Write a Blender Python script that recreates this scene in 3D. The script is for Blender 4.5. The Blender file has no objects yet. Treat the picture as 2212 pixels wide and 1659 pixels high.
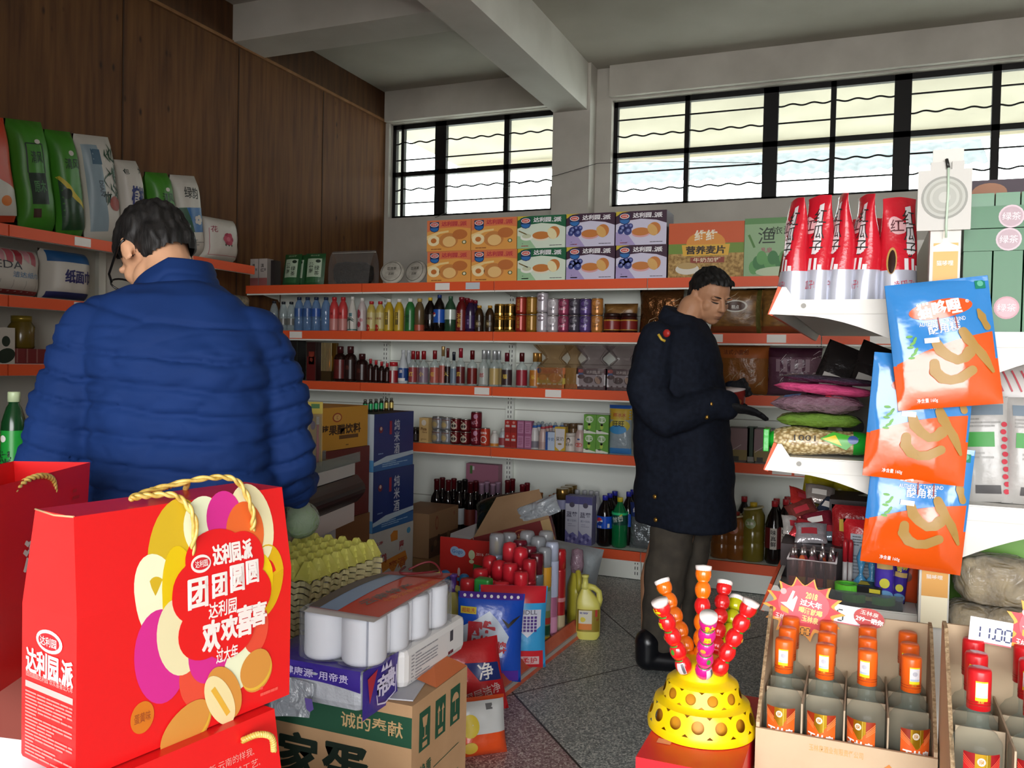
import bpy, bmesh, math, random
import numpy as np
from mathutils import Vector, Matrix, noise
random.seed(7)
sc = bpy.context.scene
C = sc.collection
PI = math.pi
rad = math.radians

# ------------------------------------------------------------------ camera
F_PX, CX, CY = 1850.0, 1106.0, 829.5
EYE = Vector((0, 0, 1.30))
_yaw, _pit, _rol = rad(-22.40), rad(-1.40), rad(1.196)
FWD = Vector((math.sin(_yaw)*math.cos(_pit), math.cos(_yaw)*math.cos(_pit), math.sin(_pit)))
_r0 = Vector((math.cos(_yaw), -math.sin(_yaw), 0)); _u0 = _r0.cross(FWD)
RGT = math.cos(_rol)*_r0 + math.sin(_rol)*_u0
UPV = -math.sin(_rol)*_r0 + math.cos(_rol)*_u0
cam_d = bpy.data.cameras.new('camera'); cam = bpy.data.objects.new('camera', cam_d); C.objects.link(cam)
cam_d.sensor_width = 36; cam_d.lens = F_PX/2212*36; cam_d.clip_start = 0.05; cam_d.clip_end = 200
cam.matrix_world = Matrix(((RGT.x, UPV.x, -FWD.x, EYE.x), (RGT.y, UPV.y, -FWD.y, EYE.y), (RGT.z, UPV.z, -FWD.z, EYE.z), (0, 0, 0, 1)))
sc.camera = cam

def at(px, py, x=None, y=None, z=None, d=None):
    """the point of the room that a measured spot of the photograph lies on, on a known plane"""
    r = FWD + RGT*((px-CX)/F_PX) - UPV*((py-CY)/F_PX)
    if x is not None: t = (x-EYE.x)/r.x
    elif y is not None: t = (y-EYE.y)/r.y
    elif z is not None: t = (z-EYE.z)/r.z
    else: t = d
    return EYE + r*t

# ------------------------------------------------------------------ light and exposure
sc.view_settings.view_transform = 'Standard'; sc.view_settings.look = 'None'
sc.view_settings.gamma = 1; sc.view_settings.use_curve_mapping = False
sc.view_settings.exposure = 1.15
sc.cycles.use_denoising = True
sc.cycles.max_bounces = 7; sc.cycles.diffuse_bounces = 4; sc.cycles.glossy_bounces = 3
sc.cycles.transmission_bounces = 6; sc.cycles.transparent_max_bounces = 12
sc.cycles.caustics_reflective = False; sc.cycles.caustics_refractive = False
sc.cycles.sample_clamp_indirect = 4
w = bpy.data.worlds.new('overcast_sky'); sc.world = w; w.use_nodes = True
_n = w.node_tree.nodes; _l = w.node_tree.links
_bg = _n['Background']; _bg.inputs[1].default_value = WORLD_STRENGTH = 6.5
_tc = _n.new('ShaderNodeTexCoord'); _sx = _n.new('ShaderNodeSeparateXYZ'); _rp = _n.new('ShaderNodeValToRGB')
_l.new(_tc.outputs['Generated'], _sx.inputs[0]); _l.new(_sx.outputs[2], _rp.inputs[0]); _l.new(_rp.outputs[0], _bg.inputs[0])
_rp.color_ramp.elements[0].position = 0.0; _rp.color_ramp.elements[0].color = (1.0, 1.0, 1.0, 1)
_rp.color_ramp.elements[1].position = 0.7; _rp.color_ramp.elements[1].color = (.80, .84, .88, 1)
def portal(name, loc, rot, sx, sy):
    ld = bpy.data.lights.new(name, 'AREA'); ld.shape = 'RECTANGLE'; ld.size = sx; ld.size_y = sy; ld.cycles.is_portal = True
    o = bpy.data.objects.new(name, ld); o.location = loc; o.rotation_euler = rot; C.objects.link(o)
DOOR = (-1.2, 3.3, 2.9)      # shop front opening: x from, x to, height
FRONT_Y = -3.0
portal('daylight_portal_door', ((DOOR[0]+DOOR[1])/2, FRONT_Y-0.02, DOOR[2]/2), (rad(90), 0, 0), DOOR[1]-DOOR[0], DOOR[2])
portal('daylight_portal_window', (-0.9, 7.25, 3.1), (rad(-90), 0, 0), 6.7, 0.92)

# ------------------------------------------------------------------ materials
def lin(c):
    if isinstance(c, str):
        c = c.lstrip('#'); c = [int(c[i:i+2], 16)/255 for i in (0, 2, 4)]
    return tuple((v/12.92 if v <= .04045 else ((v+.055)/1.055)**2.4) for v in c[:3]) + (1,)
_mats = {}
def M(col, rough=.5, metal=0, spec=.5, coat=0, alpha=1, trans=0, ior=1.45, bump=0, bscale=60, emit=0):
    """plain procedural surface, cached by its look"""
    key = (col, rough, metal, spec, coat, alpha, trans, ior, bump, bscale, emit)
    if key in _mats: return _mats[key]
    m = bpy.data.materials.new('surface_%s' % str(col).lstrip('#')); m.use_nodes = True
    nt = m.node_tree; b = nt.nodes['Principled BSDF']; c = lin(col)
    b.inputs['Base Color'].default_value = c; b.inputs['Roughness'].default_value = rough
    b.inputs['Metallic'].default_value = metal; b.inputs['Specular IOR Level'].default_value = spec
    b.inputs['Coat Weight'].default_value = coat; b.inputs['Coat Roughness'].default_value = .08
    b.inputs['Transmission Weight'].default_value = trans; b.inputs['IOR'].default_value = ior
    if alpha < 1:
        b.inputs['Alpha'].default_value = alpha
    if bump:
        t = nt.nodes.new('ShaderNodeTexCoord'); nz = nt.nodes.new('ShaderNodeTexNoise'); bp = nt.nodes.new('ShaderNodeBump')
        nz.inputs['Scale'].default_value = bscale; nz.inputs['Detail'].default_value = 4
        bp.inputs['Strength'].default_value = bump; bp.inputs['Distance'].default_value = .02
        nt.links.new(t.outputs['Object'], nz.inputs['Vector']); nt.links.new(nz.outputs[0], bp.inputs['Height'])
        nt.links.new(bp.outputs[0], b.inputs['Normal'])
    m.diffuse_color = c
    _mats[key] = m
    return m
def noisy(name, c1, c2, scale, rough=.7, stretch=(1, 1, 1), detail=6, bump=0.1, lo=.35, hi=.65, extra=None, spec=.3):
    """two colours mixed by stretched noise"""
    if name in _mats: return _mats[name]
    m = bpy.data.materials.new(name); m.use_nodes = True; nt = m.node_tree; N = nt.nodes; L = nt.links
    b = N['Principled BSDF']; b.inputs['Roughness'].default_value = rough; b.inputs['Specular IOR Level'].default_value = spec
    t = N.new('ShaderNodeTexCoord'); mp = N.new('ShaderNodeMapping'); nz = N.new('ShaderNodeTexNoise'); rp = N.new('ShaderNodeValToRGB')
    mp.inputs['Scale'].default_value = stretch; nz.inputs['Scale'].default_value = scale; nz.inputs['Detail'].default_value = detail
    L.new(t.outputs['Object'], mp.inputs[0]); L.new(mp.outputs[0], nz.inputs['Vector']); L.new(nz.outputs[0], rp.inputs[0])
    rp.color_ramp.elements[0].position = lo; rp.color_ramp.elements[0].color = lin(c1)
    rp.color_ramp.elements[1].position = hi; rp.color_ramp.elements[1].color = lin(c2)
    out = rp.outputs[0]
    if extra: out = extra(nt, t, out)
    L.new(out, b.inputs['Base Color'])
    if bump:
        bp = N.new('ShaderNodeBump'); bp.inputs['Strength'].default_value = bump; bp.inputs['Distance'].default_value = .01
        L.new(nz.outputs[0], bp.inputs['Height']); L.new(bp.outputs[0], b.inputs['Normal'])
    m.diffuse_color = lin(c1); _mats[name] = m
    return m
def film(col='#ffffff', clear=.75, rough=.12, tint=1.0, crinkle=.0, bscale=25):
    """thin clear film, glass or plastic: mostly see-through, the rest glossy"""
    key = ('film', col, clear, rough, tint, crinkle)
    if key in _mats: return _mats[key]
    m = bpy.data.materials.new('clear_film_%s' % col.lstrip('#')); m.use_nodes = True; nt = m.node_tree; N = nt.nodes; L = nt.links
    N.remove(N['Principled BSDF']); tr = N.new('ShaderNodeBsdfTransparent'); gl = N.new('ShaderNodeBsdfPrincipled'); mx = N.new('ShaderNodeMixShader')
    c = lin(col); tr.inputs[0].default_value = tuple(1-(1-v)*tint for v in c[:3])+(1,)
    gl.inputs['Base Color'].default_value = c; gl.inputs['Roughness'].default_value = rough; gl.inputs['Specular IOR Level'].default_value = .8
    fr = N.new('ShaderNodeLayerWeight'); fr.inputs[0].default_value = .25
    pw = N.new('ShaderNodeMath'); pw.operation = 'POWER'; pw.inputs[1].default_value = 2.5; L.new(fr.outputs['Facing'], pw.inputs[0])
    ma = N.new('ShaderNodeMath'); ma.operation = 'MULTIPLY_ADD'; ma.inputs[1].default_value = .6; ma.inputs[2].default_value = 1-clear; ma.use_clamp = True
    L.new(pw.outputs[0], ma.inputs[0]); L.new(ma.outputs[0], mx.inputs[0])
    L.new(tr.outputs[0], mx.inputs[1]); L.new(gl.outputs[0], mx.inputs[2]); L.new(mx.outputs[0], N['Material Output'].inputs[0])
    if crinkle:
        t = N.new('ShaderNodeTexCoord'); nz = N.new('ShaderNodeTexNoise'); bp = N.new('ShaderNodeBump')
        nz.inputs['Scale'].default_value = bscale; nz.inputs['Detail'].default_value = 3; nz.inputs['Distortion'].default_value = 1.2
        bp.inputs['Strength'].default_value = crinkle; bp.inputs['Distance'].default_value = .03
        L.new(t.outputs['Object'], nz.inputs['Vector']); L.new(nz.outputs[0], bp.inputs['Height']); L.new(bp.outputs[0], gl.inputs['Normal'])
    m.diffuse_color = c; _mats[key] = m
    return m

# ------------------------------------------------------------------ mesh builder
_tx = {}
def text_geo(s, bold=.012):
    k = (s, bold)
    if k not in _tx:
        cu = bpy.data.curves.new('lettering', 'FONT'); cu.body = s; cu.resolution_u = 2; cu.offset = bold
        o = bpy.data.objects.new('lettering', cu); me = o.to_mesh()
        vs = [(v.co.x, v.co.y) for v in me.vertices]; fs = [tuple(p.vertices) for p in me.polygons]
        o.to_mesh_clear(); bpy.data.objects.remove(o); bpy.data.curves.remove(cu)
        if vs:
            x0 = min(v[0] for v in vs); x1 = max(v[0] for v in vs); y0 = min(v[1] for v in vs); y1 = max(v[1] for v in vs)
        else: x0 = y0 = 0; x1 = y1 = 1
        _tx[k] = ([(x-x0, y-y0) for x, y in vs], fs, x1-x0, y1-y0)
    return _tx[k]
def flat(u, v, e=1): return (u, v, e)
class MB:
    def __init__(s): s.v = []; s.f = []; s.m = []; s.sm = []; s.mats = []
    def mi(s, mat):
        if mat not in s.mats: s.mats.append(mat)
        return s.mats.index(mat)
    def add(s, vs, fs, mat, smooth=False, xf=None):
        o = len(s.v); i = s.mi(mat)
        s.v += [tuple(xf @ Vector(v)) if xf else tuple(v) for v in vs]
        for f in fs: s.f.append(tuple(a+o for a in f)); s.m.append(i); s.sm.append(smooth)
        return s
    def box(s, c, d, mat, xf=None, bev=0):
        x, y, z = c; a, b, h = d[0]/2, d[1]/2, d[2]/2
        if bev:
            bm = bmesh.new(); bmesh.ops.create_cube(bm, size=1)
            for v in bm.verts: v.co = Vector((x+v.co.x*d[0], y+v.co.y*d[1], z+v.co.z*d[2]))
            bmesh.ops.bevel(bm, geom=bm.edges[:], offset=bev, segments=2, affect='EDGES', profile=.5)
            bm.verts.index_update()
            s.add([v.co for v in bm.verts], [[v.index for v in f.verts] for f in bm.faces], mat, False, xf); bm.free(); return s
        vs = [(x+i*a, y+j*b, z+k*h) for k in (-1, 1) for j in (-1, 1) for i in (-1, 1)]
        return s.add(vs, [(0, 2, 3, 1), (4, 5, 7, 6), (0, 1, 5, 4), (2, 6, 7, 3), (0, 4, 6, 2), (1, 3, 7, 5)], mat, False, xf)
    def lathe(s, prof, mat, n=20, c=(0, 0, 0), smooth=True, xf=None, mats=None, cap=True):
        """prof: (r, z) pairs bottom to top; mats: {band index: material}"""
        o = len(s.v); vs = []
        for r, z in prof:
            for k in range(n):
                a = 2*PI*k/n; p = Vector((c[0]+r*math.cos(a), c[1]+r*math.sin(a), c[2]+z))
                vs.append(tuple(xf @ p) if xf else tuple(p))
        s.v += vs
        for i in range(len(prof)-1):
            mm = s.mi((mats or {}).get(i, mat))
            for k in range(n):
                k2 = (k+1) % n
                s.f.append((o+i*n+k, o+i*n+k2, o+(i+1)*n+k2, o+(i+1)*n+k)); s.m.append(mm); s.sm.append(smooth)
        if cap:
            if prof[0][0] > 1e-4: s.f.append(tuple(o+k for k in reversed(range(n)))); s.m.append(s.mi((mats or {}).get(0, mat))); s.sm.append(False)
            if prof[-1][0] > 1e-4: s.f.append(tuple(o+(len(prof)-1)*n+k for k in range(n))); s.m.append(s.mi((mats or {}).get(len(prof)-2, mat))); s.sm.append(False)
        return s
    def tube(s, pts, r, mat, n=8, closed=False, xf=None, smooth=True):
        pts = [Vector(p) for p in pts]; o = len(s.v); up = Vector((0, 0, 1)); N = len(pts); last = None
        rs = r if isinstance(r, (list, tuple)) else [r]*N
        for i, p in enumerate(pts):
            t = (pts[(i+1) % N]-pts[i-1]) if closed else (pts[min(i+1, N-1)]-pts[max(i-1, 0)])
            t.normalize()
            if last is None:
                a = t.cross(up)
                if a.length < 1e-3: a = t.cross(Vector((1, 0, 0)))
            else: a = last-t*last.dot(t)
            a.normalize(); last = a; b = t.cross(a)
            for k in range(n):
                q = p+(a*math.cos(2*PI*k/n)+b*math.sin(2*PI*k/n))*rs[i]; s.v.append(tuple(xf @ q) if xf else tuple(q))
        mm = s.mi(mat)
        for i in range(N if closed else N-1):
            for k in range(n):
                k2 = (k+1) % n; j = (i+1) % N
                s.f.append((o+i*n+k, o+i*n+k2, o+j*n+k2, o+j*n+k)); s.m.append(mm); s.sm.append(smooth)
        if not closed:
            s.f.append(tuple(o+k for k in reversed(range(n)))); s.m.append(mm); s.sm.append(False)
            s.f.append(tuple(o+(N-1)*n+k for k in range(n))); s.m.append(mm); s.sm.append(False)
        return s
    def grid(s, fn, nu, nv, mat, smooth=True, u=(0, 1), v=(0, 1), mfn=None, wrap=False):
        o = len(s.v); du = nu if wrap else nu+1
        for j in range(nv+1):
            for i in range(du): s.v.append(tuple(fn(u[0]+(u[1]-u[0])*i/nu, v[0]+(v[1]-v[0])*j/nv)))
        for j in range(nv):
            for i in range(nu):
                i2 = (i+1) % du
                s.f.append((o+j*du+i, o+j*du+i2, o+(j+1)*du+i2, o+(j+1)*du+i))
                s.m.append(s.mi(mfn((i+.5)/nu, (j+.5)/nv) if mfn else mat)); s.sm.append(smooth)
        return s
    def prism(s, poly, mat, h, axis='z', o=0, xf=None):
        """polygon extruded along an axis; poly in the two other axes (x,y | x,z for axis y | y,z for axis x)"""
        def p3(a, b, t): return {'z': (a, b, t), 'y': (a, t, b), 'x': (t, a, b)}[axis]
        n = len(poly); vs = [p3(a, b, o) for a, b in poly]+[p3(a, b, o+h) for a, b in poly]
        fs = [tuple(range(n)), tuple(reversed(range(n, 2*n)))]+[(i, n+i, n+(i+1) % n, (i+1) % n) for i in range(n)]
        return s.add(vs, fs, mat, False, xf)
    # printed marks lying on a surface given by fr(u, v, lift)
    def poly(s, fr, pts, mat, e=1):
        c = len(pts); return s.add([fr(u, v, e) for u, v in pts], [tuple(range(c))], mat)
    def rect(s, fr, u0, v0, u1, v1, mat, e=1, nu=1, nv=1):
        return s.grid(lambda a, b: fr(u0+(u1-u0)*a, v0+(v1-v0)*b, e), nu, nv, mat, smooth=False)
    def oval(s, fr, cu, cv, ru, rv, mat, e=1, rot=0, n=20, a0=0, a1=360):
        ca, sa = math.cos(rad(rot)), math.sin(rad(rot)); pts = [(cu, cv)]
        full = a1-a0 >= 360
        for k in range(n if full else n+1):
            t = rad(a0+(a1-a0)*k/n); a, b = ru*math.cos(t), rv*math.sin(t); pts.append((cu+a*ca-b*sa, cv+a*sa+b*ca))
        m_ = len(pts)-1
        return s.add([fr(u, v, e) for u, v in pts], [(0, 1+k, 1+(k+1) % m_) for k in range(m_ if full else m_-1)], mat)
    def line(s, fr, pts, wd, mat, e=1):
        """stroke of a given width along a path"""
        P = [Vector((a, b, 0)) for a, b in pts]; L = []; R = []
        for i, p in enumerate(P):
            t = (P[min(i+1, len(P)-1)]-P[max(i-1, 0)]); t.normalize(); nrm = Vector((-t.y, t.x, 0))
            ww = (wd[i] if isinstance(wd, (list, tuple)) else wd)/2
            L.append(p+nrm*ww); R.append(p-nrm*ww)
        n = len(P)
        return s.add([fr(p.x, p.y, e) for p in L+R], [(i, n+i, n+i+1, i+1) for i in range(n-1)], mat)
    def text(s, fr, t, cu, cv, h, mat, e=2, w=None, rot=0, bold=.012, shear=0, vert=False):
        """lettering centred on (cu, cv), h tall (one glyph), fitted to width w if given"""
        if vert:
            for i, ch in enumerate(t): s.text(fr, ch, cu, cv-i*h*1.12, h, mat, e, None, rot, bold)
            return s
        if bold > .025:      # heavy lettering: the same glyphs laid twice, slightly apart
            for k_, (du, dv) in enumerate(((-.022, 0), (.022, 0), (0, .018))): s.text(fr, t, cu+du*h, cv+dv*h, h, mat, e+.25*k_, w, rot, .02, shear)
            return s
        vs, fs, W, H = text_geo(t, bold)
        k = h/max(H, .3); kx = (w/W) if w else k; ca, sa = math.cos(rad(rot)), math.sin(rad(rot)); out = []
        for x, y in vs:
            a = (x-W/2)*kx+shear*(y-H/2)*k; b = (y-H/2)*k; out.append(fr(cu+a*ca-b*sa, cv+a*sa+b*ca, e))
        return s.add(out, fs, mat)
    def remap(s, fr, step=.02, rounds=5):
        """split what was laid out flat as (u, v, lift) finely, then drape it over a curved surface"""
        bm = bmesh.new(); vs = [bm.verts.new(v) for v in s.v]
        for f, m in zip(s.f, s.m):
            try: bm.faces.new([vs[i] for i in f]).material_index = m
            except ValueError: pass
        for _ in range(rounds):
            bmesh.ops.triangulate(bm, faces=bm.faces[:])
            es = [e for e in bm.edges if (e.verts[0].co.xy-e.verts[1].co.xy).length > step]
            if not es: break
            bmesh.ops.subdivide_edges(bm, edges=es, cuts=1)
        bmesh.ops.triangulate(bm, faces=bm.faces[:])
        bm.verts.index_update()
        s.v = [tuple(fr(v.co.x, v.co.y, v.co.z)) for v in bm.verts]; s.f = [tuple(v.index for v in f.verts) for f in bm.faces]
        s.m = [f.material_index for f in bm.faces]; s.sm = [True]*len(s.f); bm.free(); return s
    def weld(s, d=1e-5):
        bm = bmesh.new(); vs = [bm.verts.new(v) for v in s.v]
        for f, m, q in zip(s.f, s.m, s.sm): g = bm.faces.new([vs[i] for i in f]); g.material_index = m; g.smooth = q
        bmesh.ops.remove_doubles(bm, verts=bm.verts[:], dist=d); bm.verts.index_update()
        s.v = [tuple(v.co) for v in bm.verts]; s.f = [tuple(v.index for v in f.verts) for f in bm.faces]; s.m = [f.material_index for f in bm.faces]; s.sm = [f.smooth for f in bm.faces]; bm.free(); return s
    def build(s, name, parent=None, loc=None, rot=None):
        me = bpy.data.meshes.new(name); me.from_pydata(s.v, [], s.f)
        for m in s.mats: me.materials.append(m)
        me.polygons.foreach_set('material_index', s.m); me.polygons.foreach_set('use_smooth', s.sm); me.update()
        o = bpy.data.objects.new(name, me); C.objects.link(o)
        if parent is not None: o.parent = parent
        if loc is not None: o.location = loc
        if rot is not None: o.rotation_euler = rot
        return o

# ------------------------------------------------------------------ things
def tag(o, label=None, cat=None, group=None, kind=None):
    if label: o['label'] = label
    if cat: o['category'] = cat
    if group: o['group'] = group
    if kind: o['kind'] = kind
    return o
def thing(name, label, cat, loc=(0, 0, 0), rz=0, group=None, rot=None):
    o = bpy.data.objects.new(name, None); o.empty_display_size = .05; C.objects.link(o); o.location = loc
    o.rotation_euler = rot if rot else (0, 0, rz)
    return tag(o, label, cat, group)
def struct(name, mb): return tag(mb.build(name), kind='structure')
def dup(root, loc, label=None, rz=None, group=None, scale=None):
    r = root.copy(); C.objects.link(r); r.location = loc
    if rz is not None: r.rotation_euler = (0, 0, rz)
    if scale: r.scale = scale
    if label: r['label'] = label
    if group: r['group'] = group
    for ch in list(root.children):
        c = ch.copy(); C.objects.link(c); c.parent = r
        for g in list(ch.children):
            d = g.copy(); C.objects.link(d); d.parent = c
    return r
ORD = 'first second third fourth fifth sixth seventh eighth ninth tenth eleventh twelfth thirteenth fourteenth fifteenth sixteenth seventeenth eighteenth nineteenth twentieth'.split()+['twenty-'+q for q in 'first second third fourth fifth'.split()]
def frames(w, d, h):
    """print planes of a box standing on its base centre: front (-y), left (-x), right (+x), top"""
    k = .0006
    return (lambda u, v, e=1: (u-w/2, -d/2-k*e, v), lambda u, v, e=1: (-w/2-k*e, d/2-u, v),
            lambda u, v, e=1: (w/2+k*e, -d/2+u, v), lambda u, v, e=1: (u-w/2, -d/2+v, h+k*e))
def cyl(r, k=.0006):
    """print surface of an upright cylinder; u is arc length from the side facing -y"""
    return lambda u, v, e=1: ((r+k*e)*math.sin(u/r), -(r+k*e)*math.cos(u/r), v)
def xf(loc=(0, 0, 0), rx=0, ry=0, rz=0):
    from mathutils import Euler
    return Matrix.Translation(Vector(loc)) @ Euler((rx, ry, rz)).to_matrix().to_4x4()
# ================================================================== ROOM
XL, XR, YB, ZC = -4.28, 3.6, 7.1, 3.83
paint = noisy('grey_wall_paint', '#b3aea6', '#c6c1b9', 2.2, .85, bump=.03)
paint_dk = noisy('aged_beam_paint', '#b8b3aa', '#cac6be', 1.6, .85, bump=.03)
def knots(nt, t, out):
    N = nt.nodes; L = nt.links
    mp = N.new('ShaderNodeMapping'); mp.inputs['Scale'].default_value = (1, 9, 4.2)
    vo = N.new('ShaderNodeTexVoronoi'); vo.inputs['Scale'].default_value = 1.2
    nz = N.new('ShaderNodeTexNoise'); nz.inputs['Scale'].default_value = .9
    L.new(t.outputs['Object'], mp.inputs[0]); L.new(mp.outputs[0], vo.inputs['Vector']); L.new(t.outputs['Object'], nz.inputs['Vector'])
    r1 = N.new('ShaderNodeMapRange'); r1.inputs[1].default_value = .05; r1.inputs[2].default_value = .16; r1.inputs[3].default_value = 1; r1.inputs[4].default_value = 0
    r2 = N.new('ShaderNodeMapRange'); r2.inputs[1].default_value = .5; r2.inputs[2].default_value = .58
    mu = N.new('ShaderNodeMath'); mu.operation = 'MULTIPLY'; mx = N.new('ShaderNodeMixRGB'); mx.inputs[2].default_value = lin('#2a1508')
    L.new(vo.outputs[0], r1.inputs[0]); L.new(nz.outputs[0], r2.inputs[0]); L.new(r1.outputs[0], mu.inputs[0]); L.new(r2.outputs[0], mu.inputs[1])
    L.new(mu.outputs[0], mx.inputs[0]); L.new(out, mx.inputs[1]); return mx.outputs[0]
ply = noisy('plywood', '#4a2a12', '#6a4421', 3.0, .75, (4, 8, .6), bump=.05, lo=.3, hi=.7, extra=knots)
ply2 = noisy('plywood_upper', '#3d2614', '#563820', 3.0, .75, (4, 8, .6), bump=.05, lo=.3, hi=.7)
seamm = M('#3a2414', .9)
# floor: speckled terrazzo slabs, one reddish field, dark joints
def terrazzo():
    m = bpy.data.materials.new('terrazzo'); m.use_nodes = True; nt = m.node_tree; N = nt.nodes; L = nt.links; b = N['Principled BSDF']
    b.inputs['Roughness'].default_value = .42; b.inputs['Specular IOR Level'].default_value = .35
    t = N.new('ShaderNodeTexCoord'); sp = N.new('ShaderNodeSeparateXYZ'); L.new(t.outputs['Object'], sp.inputs[0])
    def ramp(scale, stops, kind='ShaderNodeTexVoronoi', out='Color'):
        v = N.new(kind); v.inputs['Scale'].default_value = scale; L.new(t.outputs['Object'], v.inputs['Vector'])
        bw = N.new('ShaderNodeRGBToBW'); L.new(v.outputs[out], bw.inputs[0]); r = N.new('ShaderNodeValToRGB'); L.new(bw.outputs[0], r.inputs[0])
        r.color_ramp.interpolation = 'LINEAR'
        els = r.color_ramp.elements
        els[0].position, els[0].color = stops[0][0], lin(stops[0][1]); els[1].position, els[1].color = stops[-1][0], lin(stops[-1][1])
        for p, c in stops[1:-1]: e = els.new(p); e.color = lin(c)
        return r.outputs[0]
    grey = ramp(190, [(.1, '#5c6160'), (.45, '#8c9290'), (.62, '#a3a9a5'), (.8, '#d2d4cd')])
    red = ramp(190, [(.1, '#664a47'), (.45, '#96797a'), (.62, '#ad9490'), (.8, '#d4cac3')])
    def lineq(a, bb, c):   # a x + b y - c
        m1 = N.new('ShaderNodeMath'); m1.operation = 'MULTIPLY'; m1.inputs[1].default_value = a; L.new(sp.outputs[0], m1.inputs[0])
        m2 = N.new('ShaderNodeMath'); m2.operation = 'MULTIPLY_ADD'; m2.inputs[1].default_value = bb; L.new(sp.outputs[1], m2.inputs[0]); L.new(m1.outputs[0], m2.inputs[2])
        m3 = N.new('ShaderNodeMath'); m3.operation = 'SUBTRACT'; m3.inputs[1].default_value = c; L.new(m2.outputs[0], m3.inputs[0]); return m3.outputs[0]
    A = at(1120, 1510, z=0); B = at(1255, 1659, z=0); D = at(1300, 1455, z=0); E_ = at(1215, 1475, z=0)
    def line_of(p, q):
        nx, ny = (q.y-p.y), -(q.x-p.x); l = math.hypot(nx, ny); return nx/l, ny/l, (nx*p.x+ny*p.y)/l
    l1 = lineq(*line_of(A, B)); l2 = lineq(*line_of(E_, D)); l3 = lineq(*line_of(at(1280, 1300, z=0), at(1395, 1400, z=0)))
    gt = N.new('ShaderNodeMath'); gt.operation = 'GREATER_THAN'; gt.inputs[1].default_value = 0; L.new(l1, gt.inputs[0])
    mx = N.new('ShaderNodeMixRGB'); L.new(gt.outputs[0], mx.inputs[0]); L.new(grey, mx.inputs[1]); L.new(red, mx.inputs[2]); col = mx.outputs[0]
    for l in (l1, l2, l3):
        ab = N.new('ShaderNodeMath'); ab.operation = 'ABSOLUTE'; L.new(l, ab.inputs[0])
        lt = N.new('ShaderNodeMath'); lt.operation = 'LESS_THAN'; lt.inputs[1].default_value = .004; L.new(ab.outputs[0], lt.inputs[0])
        m2 = N.new('ShaderNodeMixRGB'); m2.inputs[2].default_value = lin('#33302e'); L.new(lt.outputs[0], m2.inputs[0]); L.new(col, m2.inputs[1]); col = m2.outputs[0]
    L.new(col, b.inputs['Base Color']); return m
mb = MB(); mb.box(((XL+XR)/2, 2.05, -.05), (XR-XL+.4, 10.6, .1), terrazzo()); struct('floor', mb)
mb = MB(); mb.box(((XL+XR)/2, 2.05, ZC+.06), (XR-XL+.4, 10.6, .12), noisy('ceiling_plaster', '#a09b90', '#b3aea4', .8, .9, bump=.02)); struct('ceiling', mb)
# beams
mb = MB(); mb.box((-2.37, 2.0, 3.64), (.30, 10.1, .40), paint_dk); struct('beam_lengthwise', mb)
mb = MB(); mb.box((-3.4, 5.13, 3.70), (1.77, .34, .27), paint_dk); struct('beam_crosswise', mb)
# left wall: plywood boards with a cover strip
mb = MB(); mb.box((XL-.06, 2.05, ZC/2), (.12, 10.4, ZC), ply)
for y in (1.55, 2.85, 3.99, 5.04, 6.09): mb.box((XL+.001, y, 1.78), (.004, .012, 3.56), seamm)
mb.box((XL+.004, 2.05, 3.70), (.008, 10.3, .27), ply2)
mb.box((XL+.010, 2.05, 3.562), (.022, 10.3, .022), noisy('batten', '#7a5230', '#8d6540', 8, .7))
struct('wall_left', mb)
mb = MB(); mb.box((XR+.06, 2.05, ZC/2), (.12, 10.4, ZC), paint); struct('wall_right', mb)
mb = MB(); mb.box((-2.05, -1.05, ZC/2), (.12, 3.9, ZC-.01), paint); struct('wall_shade_blocker', mb)     # unseen wall added beside the entrance to keep door light off the plywood
# back wall with two window openings
W1 = (-4.24, -2.53, 2.65, 3.545); W2 = (-2.06, 3.0, 2.65, 3.555)
mb = MB()
def wallpiece(x0, x1, z0, z1, y=YB, t=.24): mb.box(((x0+x1)/2, y+t/2, (z0+z1)/2), (x1-x0, t, z1-z0), paint)
wallpiece(XL-.1, XR, 0, 2.65); wallpiece(XL-.1, W1[0], 2.65, ZC); wallpiece(W1[0], W1[1], W1[3], ZC); wallpiece(W1[1], W2[0], 2.65, ZC)
wallpiece(W2[0], W2[1], W2[3], ZC); wallpiece(W2[1], XR, 2.65, ZC)
mb.box(((W1[0]+W1[1])/2, YB-.03, 3.69), (W1[1]-W1[0]+.04, .06, .28), paint)
mb.box(((W2[0]+W2[1])/2+.0, YB-.03, 3.70), (W2[1]-W2[0]+.02, .06, .26), paint)
struct('wall_back', mb)
mb = MB(); mb.box((-2.36, YB-.09, ZC/2), (.33, .18, ZC), paint); struct('pillar', mb)
# front wall around the shop door
mb = MB(); fy = FRONT_Y
mb.box(((XL+DOOR[0])/2, fy+.1, ZC/2), (DOOR[0]-XL, .2, ZC), paint); mb.box(((XR+DOOR[1])/2, fy+.1, ZC/2), (XR-DOOR[1], .2, ZC), paint)
mb.box(((DOOR[0]+DOOR[1])/2, fy+.1, (ZC+DOOR[2])/2), (DOOR[1]-DOOR[0], .2, ZC-DOOR[2]), paint); struct('wall_front', mb)
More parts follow.
